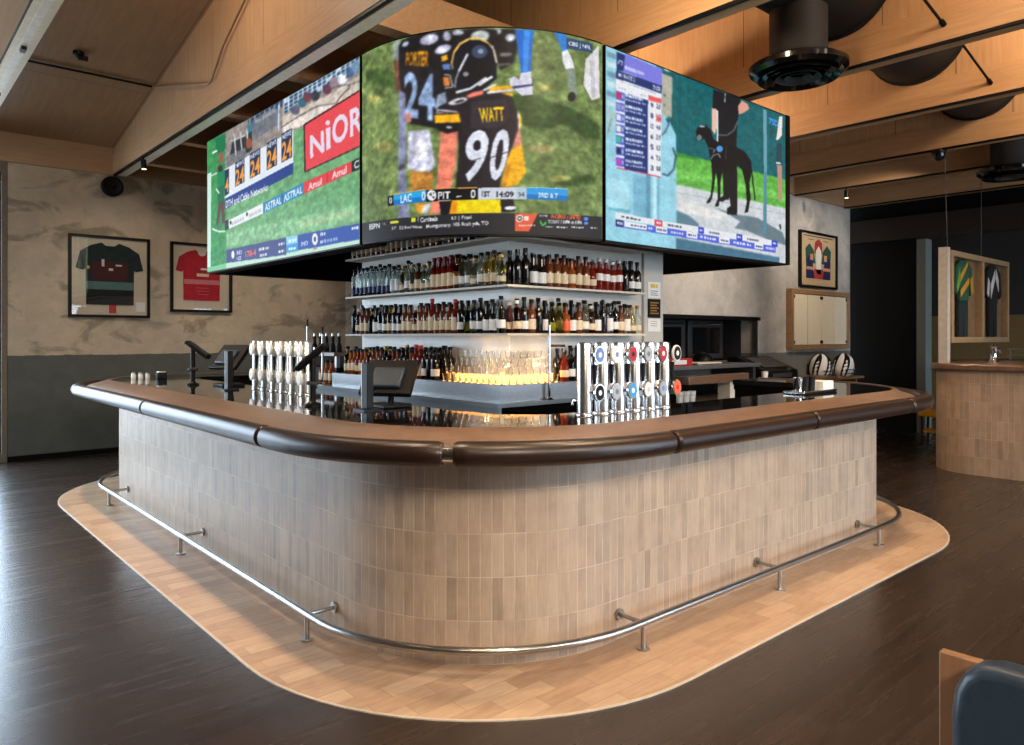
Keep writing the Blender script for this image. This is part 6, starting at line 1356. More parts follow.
def row(codes, wing, z, depth, where, a0, a1, lift=None, rname='front'):
    n = len(codes)
    for i, c in enumerate(codes):
        if c == '.': continue
        src, desc = BK[c]; t = a0+(a1-a0)*(i+.5)/n; j = random.uniform(-.002, .002)
        loc = (3.505+depth, t+j, z+.001) if wing == 'L' else (t+j, 4.032+depth, z+.001)
        o = copy_tree(src, Vector(loc), None, random.uniform(-.4, .4)+(PI if wing == 'L' else -PI/2))
        s = random.uniform(.95, 1.04); o.scale = (1, 1, s)
        if lift and i in lift: o.location.z += lift[i]
        o['label'] = '%s, %s from left in %s row of %s' % (desc, ORD[i+1], rname, where)
        o['category'] = 'bottle'; o['group'] = 'bottles on the '+where
LW = (6.36, 4.12); RW = (3.60, 5.07)
row('bBByBbByBBbdByBbBcBdcdcdcd', 'L', SZ[3], .05, 'top left shelf', *LW)
row('vvvvvvvvvggocobooaaaayccocyyo', 'L', SZ[2], .048, 'upper left shelf', *LW)
row('vvvvvvvvcggycoooccaaaaaccccccy', 'L', SZ[2]+.0, .128, 'upper left shelf', 6.36, 4.24, rname='back')
row('Drbblkcdyddbbrbbabbbadlcdkkc', 'L', SZ[1], .048, 'middle left shelf', *LW)
row('DbbDgdbyycdbgbbdbbgbdbdbDgbD', 'L', SZ[1], .128, 'middle left shelf', 6.36, 4.24, rname='back')
row('yBBxBBybBbnyxbddBaadDd', 'L', SZ[0], -.025, 'lower left ledge', 6.36, 4.86)
row('yBBoBbBxydbBbnyBbBdDDD', 'L', SZ[0], .065, 'lower left ledge', 6.36, 4.86, rname='middle')
row('BbByDBbByBnBbyBbdDbDDD', 'L', SZ[0], .14, 'lower left ledge', 6.36, 4.88, rname='back')
row('DDkkbbbBbbxhhhhDdd', 'R', SZ[2], .045, 'upper right shelf', *RW)
row('DDdDbbBbbxhhhhhDdDD', 'R', SZ[2], .128, 'upper right shelf', *RW, rname='back')
row('rdbDkllwkbcrkDgcbgoo', 'R', SZ[1], .048, 'middle right shelf', *RW)
row('rDnyDbdcbDgclDDdDcby', 'R', SZ[1], .128, 'middle right shelf', *RW, rname='back')
row('.......xcDdDDDbdDDdD', 'R', SZ[0], .06, 'lower right ledge', *RW)
row('.......DdDDDDDdDDDDD', 'R', SZ[0], .14, 'lower right ledge', *RW, rname='back')
# wooden display blocks between the bottles of the upper right shelf
# ---- stacked tumblers
gl = MB().lathe((0, 0, 0), [(.027, 0), (.029, .003), (.0345, .060), (.0328, .060), (.0275, .009), (.004, .008)], 18).build('tumbler', 'g_tumbler'); COL.objects.unlink(gl)
TN = ['lowest', 'second', 'third', 'top']
for k in range(4):
    z = SZ[0]+.001+k*.0615; off = k*.030
    for i in range(10-k):
        o = copy_tree(gl, Vector((3.474+off, 4.06+off+.036+i*.0705+(k % 2)*.035, z))); tag(o, 'clear tumbler in the %s tier of the lit stack, %s from the corner leftwards' % (TN[k], ORD[i+1]), 'glass', 'tumblers stacked on the bench corner')
    for i in range(8-k):
        o = copy_tree(gl, Vector((3.474+off+.0705*(i+1)+(k % 2)*.02-.03, 4.062+off*.9, z))); tag(o, 'clear tumbler in the %s tier of the lit stack, %s from the corner rightwards' % (TN[k], ORD[i+1]), 'glass', 'tumblers stacked on the bench corner')
m = MB(); m.box(3.672, 3.688, 4.219, 4.86, SZ[0]+.004, SZ[0]+.075); m.box(3.69, 4.12, 4.198, 4.214, SZ[0]+.004, SZ[0]+.075)
tag(m.build('light_strip', 'warm_strip', smooth=0), 'warm glowing light strip behind the stacked tumblers', 'light')
# ---- paper notices
def notice(z0, z1, mt, lab, marks):
    r = thing('notice', lab, 'notice', (5.4, 4.188, z0)); MB().box(5.315, 5.495, 4.184, 4.19, z0, z1).build('sheet', mt, r, smooth=0)
    for nm, x0, x1, a, b, c in marks: MB().box(5.325+x0, 5.325+x1, 4.181, 4.184, z0+a, z0+b).build(nm, c, r, smooth=0)
notice(1.955, 2.10, 'white', 'white paper notice with three yellow squares, topmost on the panel', [('yellow_square', .03+.036*i, .056+.036*i, .092, .125, 'yellow') for i in range(3)]+[('printed_line', .025, .135-.02*(i % 2), .06-.018*i, .065-.018*i, 'dark_grey') for i in range(3)])
notice(1.775, 1.945, 'black', 'black notice with gold print below the white paper notice', [('printed_line', .02, .14-.025*(i % 2), .13-.024*i, .143-.024*i, 'gold') for i in range(5)])
notice(1.65, 1.765, 'white', 'plain white paper notice, lowest of three on the shelving end panel', [('printed_line', .025, .12, .09-.02*i, .094-.02*i, 'grey') for i in range(3)])

# ================================================================ BEER TAPS
def oval(mb, c, nrm, rx, rz, t, n=20):
    nrm = Vector(nrm); ax = nrm.cross(Vector((0, 0, 1))).normalized()*-1; az = Vector((0, 0, 1)); poly = [(rx*math.cos(2*PI*i/n), rz*math.sin(2*PI*i/n)) for i in range(n)]
    return mb.slab(poly, Vector(c), ax, az, 0, t)
def tap(x, y, face, side, up, low, label, group, upr='chrome', lowr='chrome', emblem=None, body='tap_chrome'):
    zc = 1.1665; t = thing('beer_tap', label, 'beer tap', (x, y, zc), group); f = Vector(face); sd = Vector(side)
    MB().lathe((x, y, zc), [(.048, 0), (.048, .006), (.044, .012)], 20).build('base', body, t)
    MB().lathe((x, y, zc+.015), [(.043, 0), (.043, .375), (.040, .386), (.014, .392)], 24).build('column', body, t)
    for nm, dz, mt, rim in (('badge', .335, up, upr), ('badge', .125, low, lowr)):
        c = Vector((x, y, zc+dz))+sd*.045+f*.06
        a = Vector((x, y, zc+dz)); MB().tube([a, a+sd*.035+f*.05], .008, 8).build('badge_arm', 'black', t)
        b = oval(MB(), c, f, .041, .049, .014).build(nm, rim, t); 
        q = oval(MB(), c+f*.0145, f, .034, .042, .002).build('badge_face', mt, b); q.location = (0, 0, 0); q.parent = b; q.location = Vector((0, 0, 0))
        e = oval(MB(), c+f*.0165, f, .013, .015, .001).build('badge_emblem', emblem[0] if dz > .2 else emblem[1], b); e.location = Vector((0, 0, 0))
    h = Vector((x, y, zc+.17))+sd*.05+f*.03; MB().tube([h, h+Vector((0, 0, .03)), h+Vector((0, 0, .11))], [.009, .011, .016], 10).build('handle', 'black', t)
    s = Vector((x, y, zc+.075))-f*.03; MB().tube([s, s-f*.05, s-f*.065+Vector((0, 0, -.03))], [.010, .009, .008], 10).build('spout', 'chrome', t)
RC = [('blue_badge', 'black', 'blue', 'black', 'white', 'white'), ('white', 'silver_badge', 'white', 'silver', 'blue_badge', 'grey'), ('red', 'sky_blue', 'red', 'blue and white', 'maroon_brown', 'white'), ('silver_badge', 'white', 'silver', 'white and pink', 'grey', 'pink'), ('red', 'silver_badge', 'dark red', 'silver', 'white', 'blue_badge'), ('black', 'orange', 'black and white', 'orange', 'white', 'red')]
for i, (u, l, un, ln, e1, e2) in enumerate(RC):
    tap(3.02+i*.142, 2.82, (0, -1, 0), (1, 0, 0), u, l, 'chrome beer tap with %s upper badge over %s lower badge' % (un, ln), 'beer taps in front of the corner shelving', 'white' if i in (1, 5) else 'chrome', 'chrome', (e1, e2))
for i in range(6):
    tap(2.50, 6.08-i*.178, (-1, 0, 0), (0, -1, 0), 'white', 'white', 'white-badged beer tap, %s from the left in the bank near the framed jerseys' % ORD[i+1], 'beer taps by the left end of the bar', 'white', 'white', ('silver_badge', 'silver_badge'), 'tap_white')
# ================================================================ POS and payment terminals on the bar
def rotm(rz=0, ry=0, rx=0): return Matrix.Rotation(rz, 3, 'Z') @ Matrix.Rotation(ry, 3, 'Y') @ Matrix.Rotation(rx, 3, 'X')
def pay(x, y, h, rz, tilt, label):
    z = 1.1665; t = thing('payment_terminal', label, 'payment terminal', (x, y, z), 'payment terminals on the bar')
    MB().lathe((x, y, z), [(.055, 0), (.055, .012), (.03, .02), (.022, .03)], 20).build('base', 'black', t)
    MB().tube([(x, y, z+.02), (x, y, z+h)], .02, 12).build('post', 'black', t); MB().lathe((x, y, z+.13), [(.03, 0), (.045, .006), (.045, .02), (.03, .026)], 18).build('collar', 'dark_grey', t)
    R = rotm(rz, tilt); c = Vector((x, y, z+h))+R @ Vector((.05 if tilt > 0 else 0, 0, .01))
    b = MB().obox(c, (.125, .048, .017), R).build('handset', 'black', t, bevel=.01)
    MB().obox(c+R @ Vector((.055, 0, .0185)), (.045, .037, .0025), R).build('display', 'vinyl', b).location = Vector((0, 0, 0))
    MB().obox(c+R @ Vector((-.045, 0, .0185)), (.045, .034, .0035), R).build('keypad', 'dark_grey', b).location = Vector((0, 0, 0))
pay(2.25, 6.93, .34, -.75, .62, 'black payment terminal on a post beside the white shakers')
pay(2.14, 4.34, .30, -.72, -.72, 'black payment terminal tilted on a post in front of the left tap bank')
def pos(px, py, pz, sx, sy, sh, label, lab2, yaw):
    z = 1.1665; t = thing('till_monitor', label, 'till', (px, py, z), 'till monitors on the bar')
    MB().box(px-.09, px+.11, py-.12, py+.12, z, z+.022).build('base', 'black', t, bevel=.006)
    MB().tube([(px+.02, py, z+.02), (px+.05, py, pz)], .022, 10).build('stand', 'black', t)
    R = rotm(yaw, .72); c = Vector((px+.02, py, pz)); b = MB().obox(c, (.018, .17, .135), R).build('monitor', 'black', t, bevel=.008)
    MB().obox(c+R @ Vector((.0185, 0, 0)), (.002, .155, .118), R).build('display', 'vinyl', b).location = Vector((0, 0, 0))
    MB().obox(c+R @ Vector((-.03, 0, -.02)), (.014, .10, .075), R).build('rear_housing', 'vinyl', t, bevel=.01)
    u = thing('display_post', lab2, 'post', (sx, sy, z)); MB().box(sx-.022, sx+.022, sy-.03, sy+.03, z+.01, z+sh).build('column', 'black', u, bevel=.004); MB().box(sx-.024, sx-.010, sy+.0302, sy+.034, z+.01, z+sh).build('steel_edge', 'steel', u); MB().box(sx-.06, sx+.06, sy-.06, sy+.06, z, z+.01).build('base', 'black', u)
pos(2.45, 3.96, 1.345, 2.25, 3.85, .28, 'black tilted till monitor on the bar between the two tap banks', 'slim black upright post beside the till monitor nearest the bar corner', .62)
pos(2.45, 6.62, 1.42, 2.25, 6.05, .32, 'black tilted till monitor behind the left tap bank near the framed jerseys', 'slim black upright post left of the white-badged taps', .35)
# ---- small things on the bar top
sh = None
for i in range(3):
    t = thing('shaker', 'small white shaker on the far left bar top, %s from the left' % ORD[i+1], 'shaker', (2.12+.055*i, 8.36-.05*i, 1.1665), 'shakers on the bar top')
    MB().lathe((2.12+.055*i, 8.36-.05*i, 1.1665), [(.02, 0), (.024, .006), (.022, .05)], 14).build('body', 'white', t); MB().lathe((2.12+.055*i, 8.36-.05*i, 1.216), [(.022, 0), (.02, .012), (.008, .018)], 14).build('lid', 'steel', t)
t = thing('napkin_box', 'small black box beside the white shakers', 'box', (2.33, 8.17, 1.1665)); MB().box(2.29, 2.38, 8.12, 8.21, 1.1665, 1.235).build('box', 'black', t, bevel=.006); MB().box(2.30, 2.37, 8.13, 8.20, 1.235, 1.243).build('lid', 'white', t)
t = thing('bar_caddy', 'chrome bar caddy with black holders and white napkins on right of bar', 'caddy', (5.5, 2.8, 1.1665))
MB().box(5.28, 5.82, 2.70, 2.87, 1.1665, 1.19).build('tray', 'chrome', t, bevel=.006)
for i in range(3): MB().lathe((5.36+.1*i, 2.79, 1.19), [(.03, 0), (.036, .10), (.033, .10), (.028, .01)], 14).build('holder', 'black' if i else 'chrome', t)
MB().box(5.63, 5.80, 2.72, 2.85, 1.19, 1.255).build('napkin_stack', 'white', t, bevel=.004)
# ---- chrome taps on the back bench
def gooseneck(x, y, z0, h, arm, label):
    t = thing('chrome_tap', label, 'tap', (x, y, z0)); MB().lathe((x, y, z0), [(.03, 0), (.03, .01), (.018, .02)], 16).build('base', 'chrome', t)
    MB().tube([(x, y, z0+.01), (x, y, z0+h)], .011, 12).build('column', 'chrome', t); MB().tube([(x, y, z0+h*.72), (x+arm[0], y+arm[1], z0+h*.72), (x+arm[0], y+arm[1], z0+h*.72-.05)], .011, 10).build('spout', 'chrome', t)
    MB().tube([(x, y, z0+h), (x, y, z0+h+.07)], [.006, .010], 10).build('handle', 'black', t)
gooseneck(3.88, 3.985, 1.131, .56, (.16, 0), 'tall chrome tap standing on the bench right of the tumblers')
gooseneck(3.42, 6.72, 1.131, .50, (-.09, 0), 'tall chrome tap at the left end of the bottle shelving')
gooseneck(3.42, 7.05, 1.131, .58, (-.06, -.06), 'chrome tap rising behind the left tap bank')
# ================================================================ FRAMES ON THE WALLS
JP = [(-.27, -.38), (.27, -.38), (.275, .07), (.30, .05), (.385, .07), (.335, .28), (.22, .36), (.10, .40), (.05, .36), (-.05, .36), (-.10, .40), (-.22, .36), (-.335, .28), (-.385, .07), (-.30, .05), (-.275, .07)]
def clip(poly, y0, y1):
    def cut(p, yc, keep):
        o = []
        for i in range(len(p)):
            a, b = p[i], p[(i+1) % len(p)]; ia, ib = keep(a[1]), keep(b[1])
            if ia: o.append(a)
            if ia != ib: t = (yc-a[1])/(b[1]-a[1]); o.append((a[0]+(b[0]-a[0])*t, yc))
        return o
    return cut(cut(poly, y0, lambda y: y >= y0), y1, lambda y: y <= y1)
def framed_jersey(x0, x1, z0, z1, label, body, bands, extra):
    y = 11.35; cx, cz = (x0+x1)/2, (z0+z1)/2; t = thing('framed_jersey', label, 'framed jersey', (cx, y, z0), None); w = .035
    m = MB()
    for b in ((x0, x1, z0, z0+w), (x0, x1, z1-w, z1), (x0, x0+w, z0+w, z1-w), (x1-w, x1, z0+w, z1-w)): m.box(b[0], b[1], y-.06, y-.001, b[2], b[3])
    m.build('frame', 'black', t, smooth=0); MB().box(x0+w, x1-w, y-.02, y-.002, z0+w, z1-w).build('mount_board', 'mat_card', t, smooth=0)
    MB().box(x0+w, x1-w, y-.052, y-.049, z0+w, z1-w).build('pane', 'pane', t, smooth=0)
    k = (x1-x0)*1.08; J = [(a*k, b*k) for a, b in JP]
    j = MB().slab(J, (cx, y-.022, cz+.03), (1, 0, 0), (0, 0, 1), 0, .016).build('jersey', body, t)
    for nm, a, b, mt in bands:
        P = [p for p in clip(J, a*k, b*k)]; bw = .20 if nm == 'chest_band' and body == 'jersey_dark' else .268
        if nm != 'sleeve_band': P = [(max(-bw*k, min(bw*k, px)), py) for px, py in P]
        MB().slab(P, (cx, y-.0385, cz+.03), (1, 0, 0), (0, 0, 1), 0, .003).build(nm, mt, j).location = (0, 0, 0)
    for nm, a, b, c, d, mt in extra: MB().box(cx+a*k, cx+b*k, y-.046, y-.0415, cz+.03+c*k, cz+.03+d*k).build(nm, mt, j).location = (0, 0, 0)
    m = MB(); n = 14; m.slab([(.062*k*math.cos(PI+PI*i/n), .36*k+.055*k*math.sin(PI+PI*i/n)) for i in range(n+1)], (cx, y-.0385, cz+.03), (1, 0, 0), (0, 0, 1), 0, .004); m.build('collar', 'jersey_black' if body != 'jersey_red' else 'jersey_white', j).location = (0, 0, 0)
    return t
framed_jersey(2.07, 3.08, 1.87, 2.99, 'black framed dark green and black sports jersey on the plaster wall', 'jersey_dark', [('chest_band', -.08, .16, 'jersey_maroon'), ('pale_band', -.19, -.09, 'jersey_teal'), ('lower_half', -.38, -.19, 'jersey_black')],
              [('chest_mark', -.10, -.07, .10, .19, 'offwhite'), ('chest_mark', .06, .13, .11, .13, 'offwhite'), ('chest_mark', -.02, .03, .05, .08, 'offwhite'), ('sleeve_mark', -.26, -.235, .06, .10, 'gold')])
tt = MB().box(2.56, 2.65, 11.315, 11.325, 1.93, 2.06); tag(tt.build('card', 'red', smooth=0), 'small red card inside the black frame below the dark jersey', 'card')
tt = MB().box(2.90, 3.02, 11.315, 11.325, 1.96, 2.09); tag(tt.build('card', 'white', smooth=0), 'small white card inside the black frame beside the dark jersey', 'card')
framed_jersey(3.36, 4.25, 1.97, 2.99, 'black framed red sports jersey half hidden by the cricket screen', 'jersey_red', [('chest_band', -.13, -.06, 'jersey_pink')],
              [('chest_mark', -.08, .10, -.01, .035, 'cream_label'), ('chest_mark', -.02, .10, .09, .12, 'jersey_white')]+[('signature_line', -.10+.02*i, .10, -.19-.05*i, -.185-.05*i, 'jersey_pink') for i in range(3)])
# poster on the right wall
y = 5.85; t = thing('framed_poster', 'black framed cream poster of robed figures high on the concrete wall', 'poster', (11.88, y, 2.40)); m = MB(); x0, x1, z0, z1, w = 11.24, 12.53, 2.41, 3.32, .035
for b in ((x0, x1, z0, z0+w), (x0, x1, z1-w, z1), (x0, x0+w, z0+w, z1-w), (x1-w, x1, z0+w, z1-w)): m.box(b[0], b[1], y-.05, y-.001, b[2], b[3])
m.build('frame', 'black', t, smooth=0); MB().box(x0+w, x1-w, y-.02, y-.002, z0+w, z1-w).build('sheet', 'poster_paper', t, smooth=0); MB().box(x0+w, x1-w, y-.044, y-.041, z0+w, z1-w).build('pane', 'pane', t, smooth=0)
def pp(nm, poly, mt, k=0): MB().slab(poly, (11.885, y-.021-.002*k, 2.86), (1, 0, 0), (0, 0, 1), 0, .002).build(nm, mt, t, smooth=0)
pp('green_field', [(-.42, -.05), (-.44, .18), (-.30, .27), (-.16, .16), (-.1, -.05)], 'poster_green'); pp('green_field', [(.42, -.05), (.44, .18), (.30, .27), (.16, .16), (.1, -.05)], 'poster_green')
pp('robed_shape', [(-.42, -.30), (-.42, -.02), (-.34, .07), (-.22, .02), (-.14, -.30)], 'poster_blue', 1); pp('robed_shape', [(.42, -.30), (.42, -.02), (.34, .07), (.22, .02), (.14, -.30)], 'poster_blue', 1)
pp('centre_shape', [(-.14, .12), (-.12, .30), (0, .36), (.12, .30), (.14, .12)], 'poster_red', 1); pp('centre_robe', [(-.08, -.22), (-.09, .16), (0, .24), (.09, .16), (.08, -.22)], 'white', 2); pp('base_shape', [(-.15, -.30), (-.15, -.14), (.15, -.14), (.15, -.30)], 'poster_red', 2)
for s in (-1, 1): pp('face_shape', [(s*.24-.05, .0), (s*.24-.05, .10), (s*.24+.05, .10), (s*.24+.05, .0)], 'poster_skin', 2); pp('hem_band', [(s*.28-.13, -.16), (s*.28-.13, -.11), (s*.28+.13, -.11), (s*.28+.13, -.16)], 'poster_skin', 2)
pp('printed_line', [(-.5, .385), (-.5, .40), (.5, .40), (.5, .385)], 'dark_grey'); pp('printed_line', [(-.34, .33), (-.34, .34), (-.16, .34), (-.16, .33)], 'dark_grey'); pp('printed_line', [(.16, .33), (.16, .34), (.34, .34), (.34, .33)], 'dark_grey')
# shallow timber cabinet with four pale doors
t = thing('wall_cabinet', 'timber framed wall cabinet with four cream panels under the poster', 'cabinet', (11.93, y, 1.40)); x0, x1, z0, z1, w = 10.86, 12.86, 1.40, 2.36, .075; m = MB()
for b in ((x0, x1, z0, z0+w), (x0, x1, z1-w, z1), (x0, x0+w, z0+w, z1-w), (x1-w, x1, z0+w, z1-w)): m.box(b[0], b[1], y-.10, y-.001, b[2], b[3])
m.build('cabinet_frame', 'oak_case', t, smooth=0, bevel=.006)
for i in range(4):
    a = x0+w+i*(x1-x0-2*w)/4; b = a+(x1-x0-2*w)/4; d = MB().box(a+.008, b-.008, y-.085, y-.05, z0+w+.005, z1-w-.005).build('door', 'cream_panel', t, bevel=.004)
    for zz in (z0+w+.02, z1-w-.07): MB().box((a if i % 2 == 0 else b)-.045, (a if i % 2 == 0 else b)+.045, y-.092, y-.085, zz, zz+.05).build('hinge', 'maroon_brown', d).location = (0, 0, 0)
# ledge with two striped helmets
t = thing('wall_ledge', 'timber ledge on the grey dado carrying two striped helmets', 'shelf', (12.0, 5.66, .88)); MB().box(10.95, 12.86, 5.50, 5.849, .90, .94).build('board', 'oak_case', t, bevel=.004)
for x in (11.2, 12.75): MB().box(x, x+.05, 5.60, 5.849, .78, .90).build('bracket', 'oak_case', t)
def helmet(x, label, yaw):
    z = .94; t = thing('striped_helmet', label, 'helmet', (x, 5.66, z), 'striped helmets under the wall cabinet'); R = Matrix.Rotation(yaw, 3, 'Z')
    r = .225; n = 24; rows = 14; vs = []; fs = []
    prof_ = [(.62, 0), (.86, .10), (.98, .26), (1.0, .42), (.97, .56), (.88, .70), (.70, .83), (.42, .93), (.10, .975)]
    b = MB().lathe((x, 5.66, z), [(q*r*.78, h*.40) for q, h in prof_], n).build('shell', 'white', t)
    for k in range(5):
        m = MB(); a0 = yaw + k*1.257; pts = []
        for i in range(10):
            q, h = prof_[min(8, i)] if i < 9 else prof_[8]; pts.append((q*r*.80, h*.40+.002))
        vs = []; w0 = .62
        for (rr, hh) in pts[:9]:
            for d in (-1, 1): ang = a0+d*w0*.5+hh*1.6; vs.append((x+rr*math.cos(ang), 5.66+rr*math.sin(ang), z+hh))
        m.add(vs, [(2*i, 2*i+1, 2*i+3, 2*i+2) for i in range(8)]); o = m.build('stripe', 'black', b); o.location = (0, 0, 0); sm = o.modifiers.new('thick', 'SOLIDIFY'); sm.thickness = .006; sm.offset = 0
    for hh in (.06, .12): MB().tube([(x+.19*math.cos(-PI/2+u), 5.66+.19*math.sin(-PI/2+u), z+hh) for u in [(-.9+.18*i) for i in range(11)]], .007, 8).build('face_bar', 'dark_grey', t)
helmet(11.62, 'black and white striped helmet on the ledge, nearer the kitchen pass', .4); helmet(12.42, 'black and white striped helmet on the ledge, nearer the dark portal', 1.0)
# ================================================================ KITCHEN PASS AND SERVICE BENCH
t = thing('pass_surround', 'black steel surround of the kitchen pass opening in the concrete wall', 'surround', (8.7, 5.8, NZ0))
MB().box(NX0-.06, NX1+.06, 5.76, 5.849, NZ1-.01, NZ1+.045).build('lintel', 'black', t, bevel=.005); MB().box(NX1-.02, NX1+.03, 5.79, 5.849, NZ0, NZ1-.01).build('jamb', 'steel', t); MB().box(NX0-.03, NX0+.02, 5.79, 5.849, NZ0, NZ1-.01).build('jamb', 'steel', t)
t = thing('oven', 'black double-door oven standing inside the kitchen pass', 'oven', (8.75, 6.5, 1.22)); MB().box(7.75, 9.75, 6.25, 6.85, 1.221, 1.95).build('body', 'black', t, bevel=.01)
for i in range(2):
    a = 7.85+i*.95; d = MB().box(a, a+.88, 6.215, 6.25, 1.28, 1.84).build('door', 'dark_grey', t, bevel=.006); MB().box(a+.1, a+.78, 6.21, 6.215, 1.36, 1.74).build('door_glass', 'black_gloss', d).location = (0, 0, 0); MB().tube([(a+.1, 6.19, 1.79), (a+.78, 6.19, 1.79)], .013, 8).build('handle', 'chrome', d).location = (0, 0, 0)
t = thing('mixing_bowl', 'dark upturned bowl on the ledge of the kitchen pass', 'bowl', (9.0, 6.02, 1.262)); MB().lathe((8.85, 6.02, 1.262), [(.165, 0), (.165, .012), (.15, .04), (.11, .085), (.06, .11), (.04, .112)], 24).build('bowl', 'black', t); MB().lathe((8.85, 6.02, 1.374), [(.05, 0), (.055, .012), (.03, .016)], 16).build('foot', 'dark_grey', t)
t = thing('service_bench', 'steel and timber service bench under the kitchen pass', 'bench', (8.0, 5.5, 0))
MB().box(6.7, 8.85, 5.12, 5.84, 1.215, 1.26).build('steel_top', 'steel_brushed', t, bevel=.006); MB().box(8.85, 10.9, 5.05, 5.84, .975, 1.02).build('timber_top', 'oak_case', t, bevel=.004)
MB().slab([(6.95, 4.90), (8.05, 4.90), (8.40, 5.02), (8.40, 5.12), (6.95, 5.12)], (0, 0, 0), (1, 0, 0), (0, 1, 0), 1.06, 1.15).build('timber_counter', 'oak', t, bevel=.006)
MB().box(6.7, 10.9, 5.2, 5.84, .78, .82).build('lower_shelf', 'oak_case', t); MB().box(7.86, 8.06, 4.95, 5.12, 0, 1.06).build('leg', 'offwhite', t)
for x in (6.7, 8.8, 10.84): MB().box(x, x+.06, 5.2, 5.82, 0, 1.215 if x < 8.9 else .975).build('leg', 'dark_grey', t)
MB().box(6.76, 10.84, 5.78, 5.84, .1, .975).build('back_panel', 'black', t)
for i in range(5):
    x = 7.02+.125*i; r = thing('white_cup', 'white cup on the service bench shelf, %s from the left' % ORD[i+1], 'cup', (x, 5.26, .821), 'cups on the service bench shelf'); MB().lathe((x, 5.26, .821), [(.035, 0), (.04, .004), (.05, .13), (.046, .13), (.037, .012)], 16).build('cup', 'white', r); MB().lathe((x, 5.26, .815+.08), [(.0485, 0), (.049, .02)], 16).build('band', 'offwhite', r)
t = thing('bottle_carrier', 'wire carrier of small red drink bottles on the bench shelf', 'carrier', (8.45, 5.3, .82)); m = MB()
for z in (.83, .90): m.tube([(8.25, 5.22, z), (8.65, 5.22, z), (8.65, 5.38, z), (8.25, 5.38, z), (8.25, 5.22, z)], .005, 6)
m.build('wire_frame', 'chrome', t)
for i in range(4):
    x = 8.30+.1*i; b = thing('small_bottle', 'small red drink bottle with white cap in the carrier, %s from the left' % ORD[i+1], 'bottle', (x, 5.30, .821), 'bottles in the wire carrier'); MB().lathe((x, 5.30, .821), [(.03, 0), (.033, .01), (.033, .08), (.014, .115), (.013, .13)], 12).build('body', 'red', b); MB().lathe((x, 5.30, .945), [(.016, 0), (.016, .02)], 10).build('cap', 'white', b)
t = thing('paper_cup', 'single white paper cup on the service bench end', 'cup', (8.62, 5.08, 1.02)); 
MB().lathe((8.95, 5.12, 1.021), [(.035, 0), (.045, .12), (.041, .12), (.033, .01)], 16).build('cup', 'white', t); MB().lathe((8.95, 5.12, 1.138), [(.047, 0), (.047, .008)], 16).build('rim', 'offwhite', t)
t = thing('receipt_printer', 'black sloping printer on the timber bench below the concrete wall', 'printer', (9.5, 5.45, 1.02)); m = MB(); m.slab([(5.15, 1.021), (5.75, 1.021), (5.75, 1.32), (5.60, 1.33), (5.15, 1.14)], (9.05, 0, 0), (0, 1, 0), (0, 0, 1), 0, .85); m.build('body', 'black', t, bevel=.012); MB().slab([(5.24, 1.185), (5.54, 1.312), (5.53, 1.318), (5.235, 1.192)], (9.15, 0, 0), (0, 1, 0), (0, 0, 1), 0, .65).build('cover', 'dark_grey', t); MB().box(9.2, 9.7, 5.135, 5.15, 1.05, 1.11).build('front_slot', 'dark_grey', t)
t = thing('red_white_box', 'flat red and white carton on the steel bench top', 'carton', (7.15, 5.3, 1.26)); MB().box(6.98, 7.42, 5.18, 5.42, 1.26, 1.35).build('carton', 'red', t, bevel=.004); MB().box(7.02, 7.30, 5.175, 5.18, 1.28, 1.33).build('label', 'white', t)
t = thing('paper_tray', 'shallow steel tray with papers on the steel bench top', 'tray', (7.9, 5.35, 1.26)); MB().box(7.55, 8.25, 5.2, 5.5, 1.26, 1.275).build('tray', 'steel', t, bevel=.004); MB().slab([(7.6, 5.23), (8.1, 5.22), (8.15, 5.45), (7.65, 5.46)], (0, 0, 0), (1, 0, 0), (0, 1, 0), 1.275, 1.285).build('papers', 'offwhite', t)
# low ledge with tap handles seen left of the shelving
t = thing('ledge_unit', 'dark back counter with a timber ledge left of the bottle shelving', 'counter', (4.2, 7.5, 0)); MB().box(3.72, 5.2, 7.0, 7.8, 0, 1.28).build('cabinet', 'black', t, bevel=.01); MB().box(3.66, 5.26, 6.94, 7.86, 1.40, 1.44).build('timber_ledge', 'oak', t, bevel=.005)
for x, yy in ((3.74, 7.02), (5.15, 7.02), (3.74, 7.76), (5.15, 7.76)): MB().box(x-.02, x+.02, yy-.02, yy+.02, 1.28, 1.40).build('post', 'steel', t)
for i in range(5):
    yy = 7.62-.14*i; b = thing('spirit_pourer', 'black bottle pourer on the timber ledge, %s from the left' % ORD[i+1], 'pourer', (3.76, yy, 1.44), 'pourers on the timber ledge'); MB().lathe((3.78, yy, 1.44), [(.032, 0), (.034, .01), (.030, .07), (.016, .10), (.02, .16), (.02, .17)], 12).build('body', 'black', b); MB().lathe((3.78, yy, 1.61), [(.012, 0), (.01, .03)], 10).build('tip', 'chrome', b)
for i in range(3):
    yy = 6.72+.1*i; o = copy_tree(BK['B'][0], Vector((3.52, yy, 1.1315))); tag(o, 'amber bottle on the bench beyond the shelving end, %s from the shelving' % ORD[i+1], 'bottle', 'bottles beyond the shelving end')
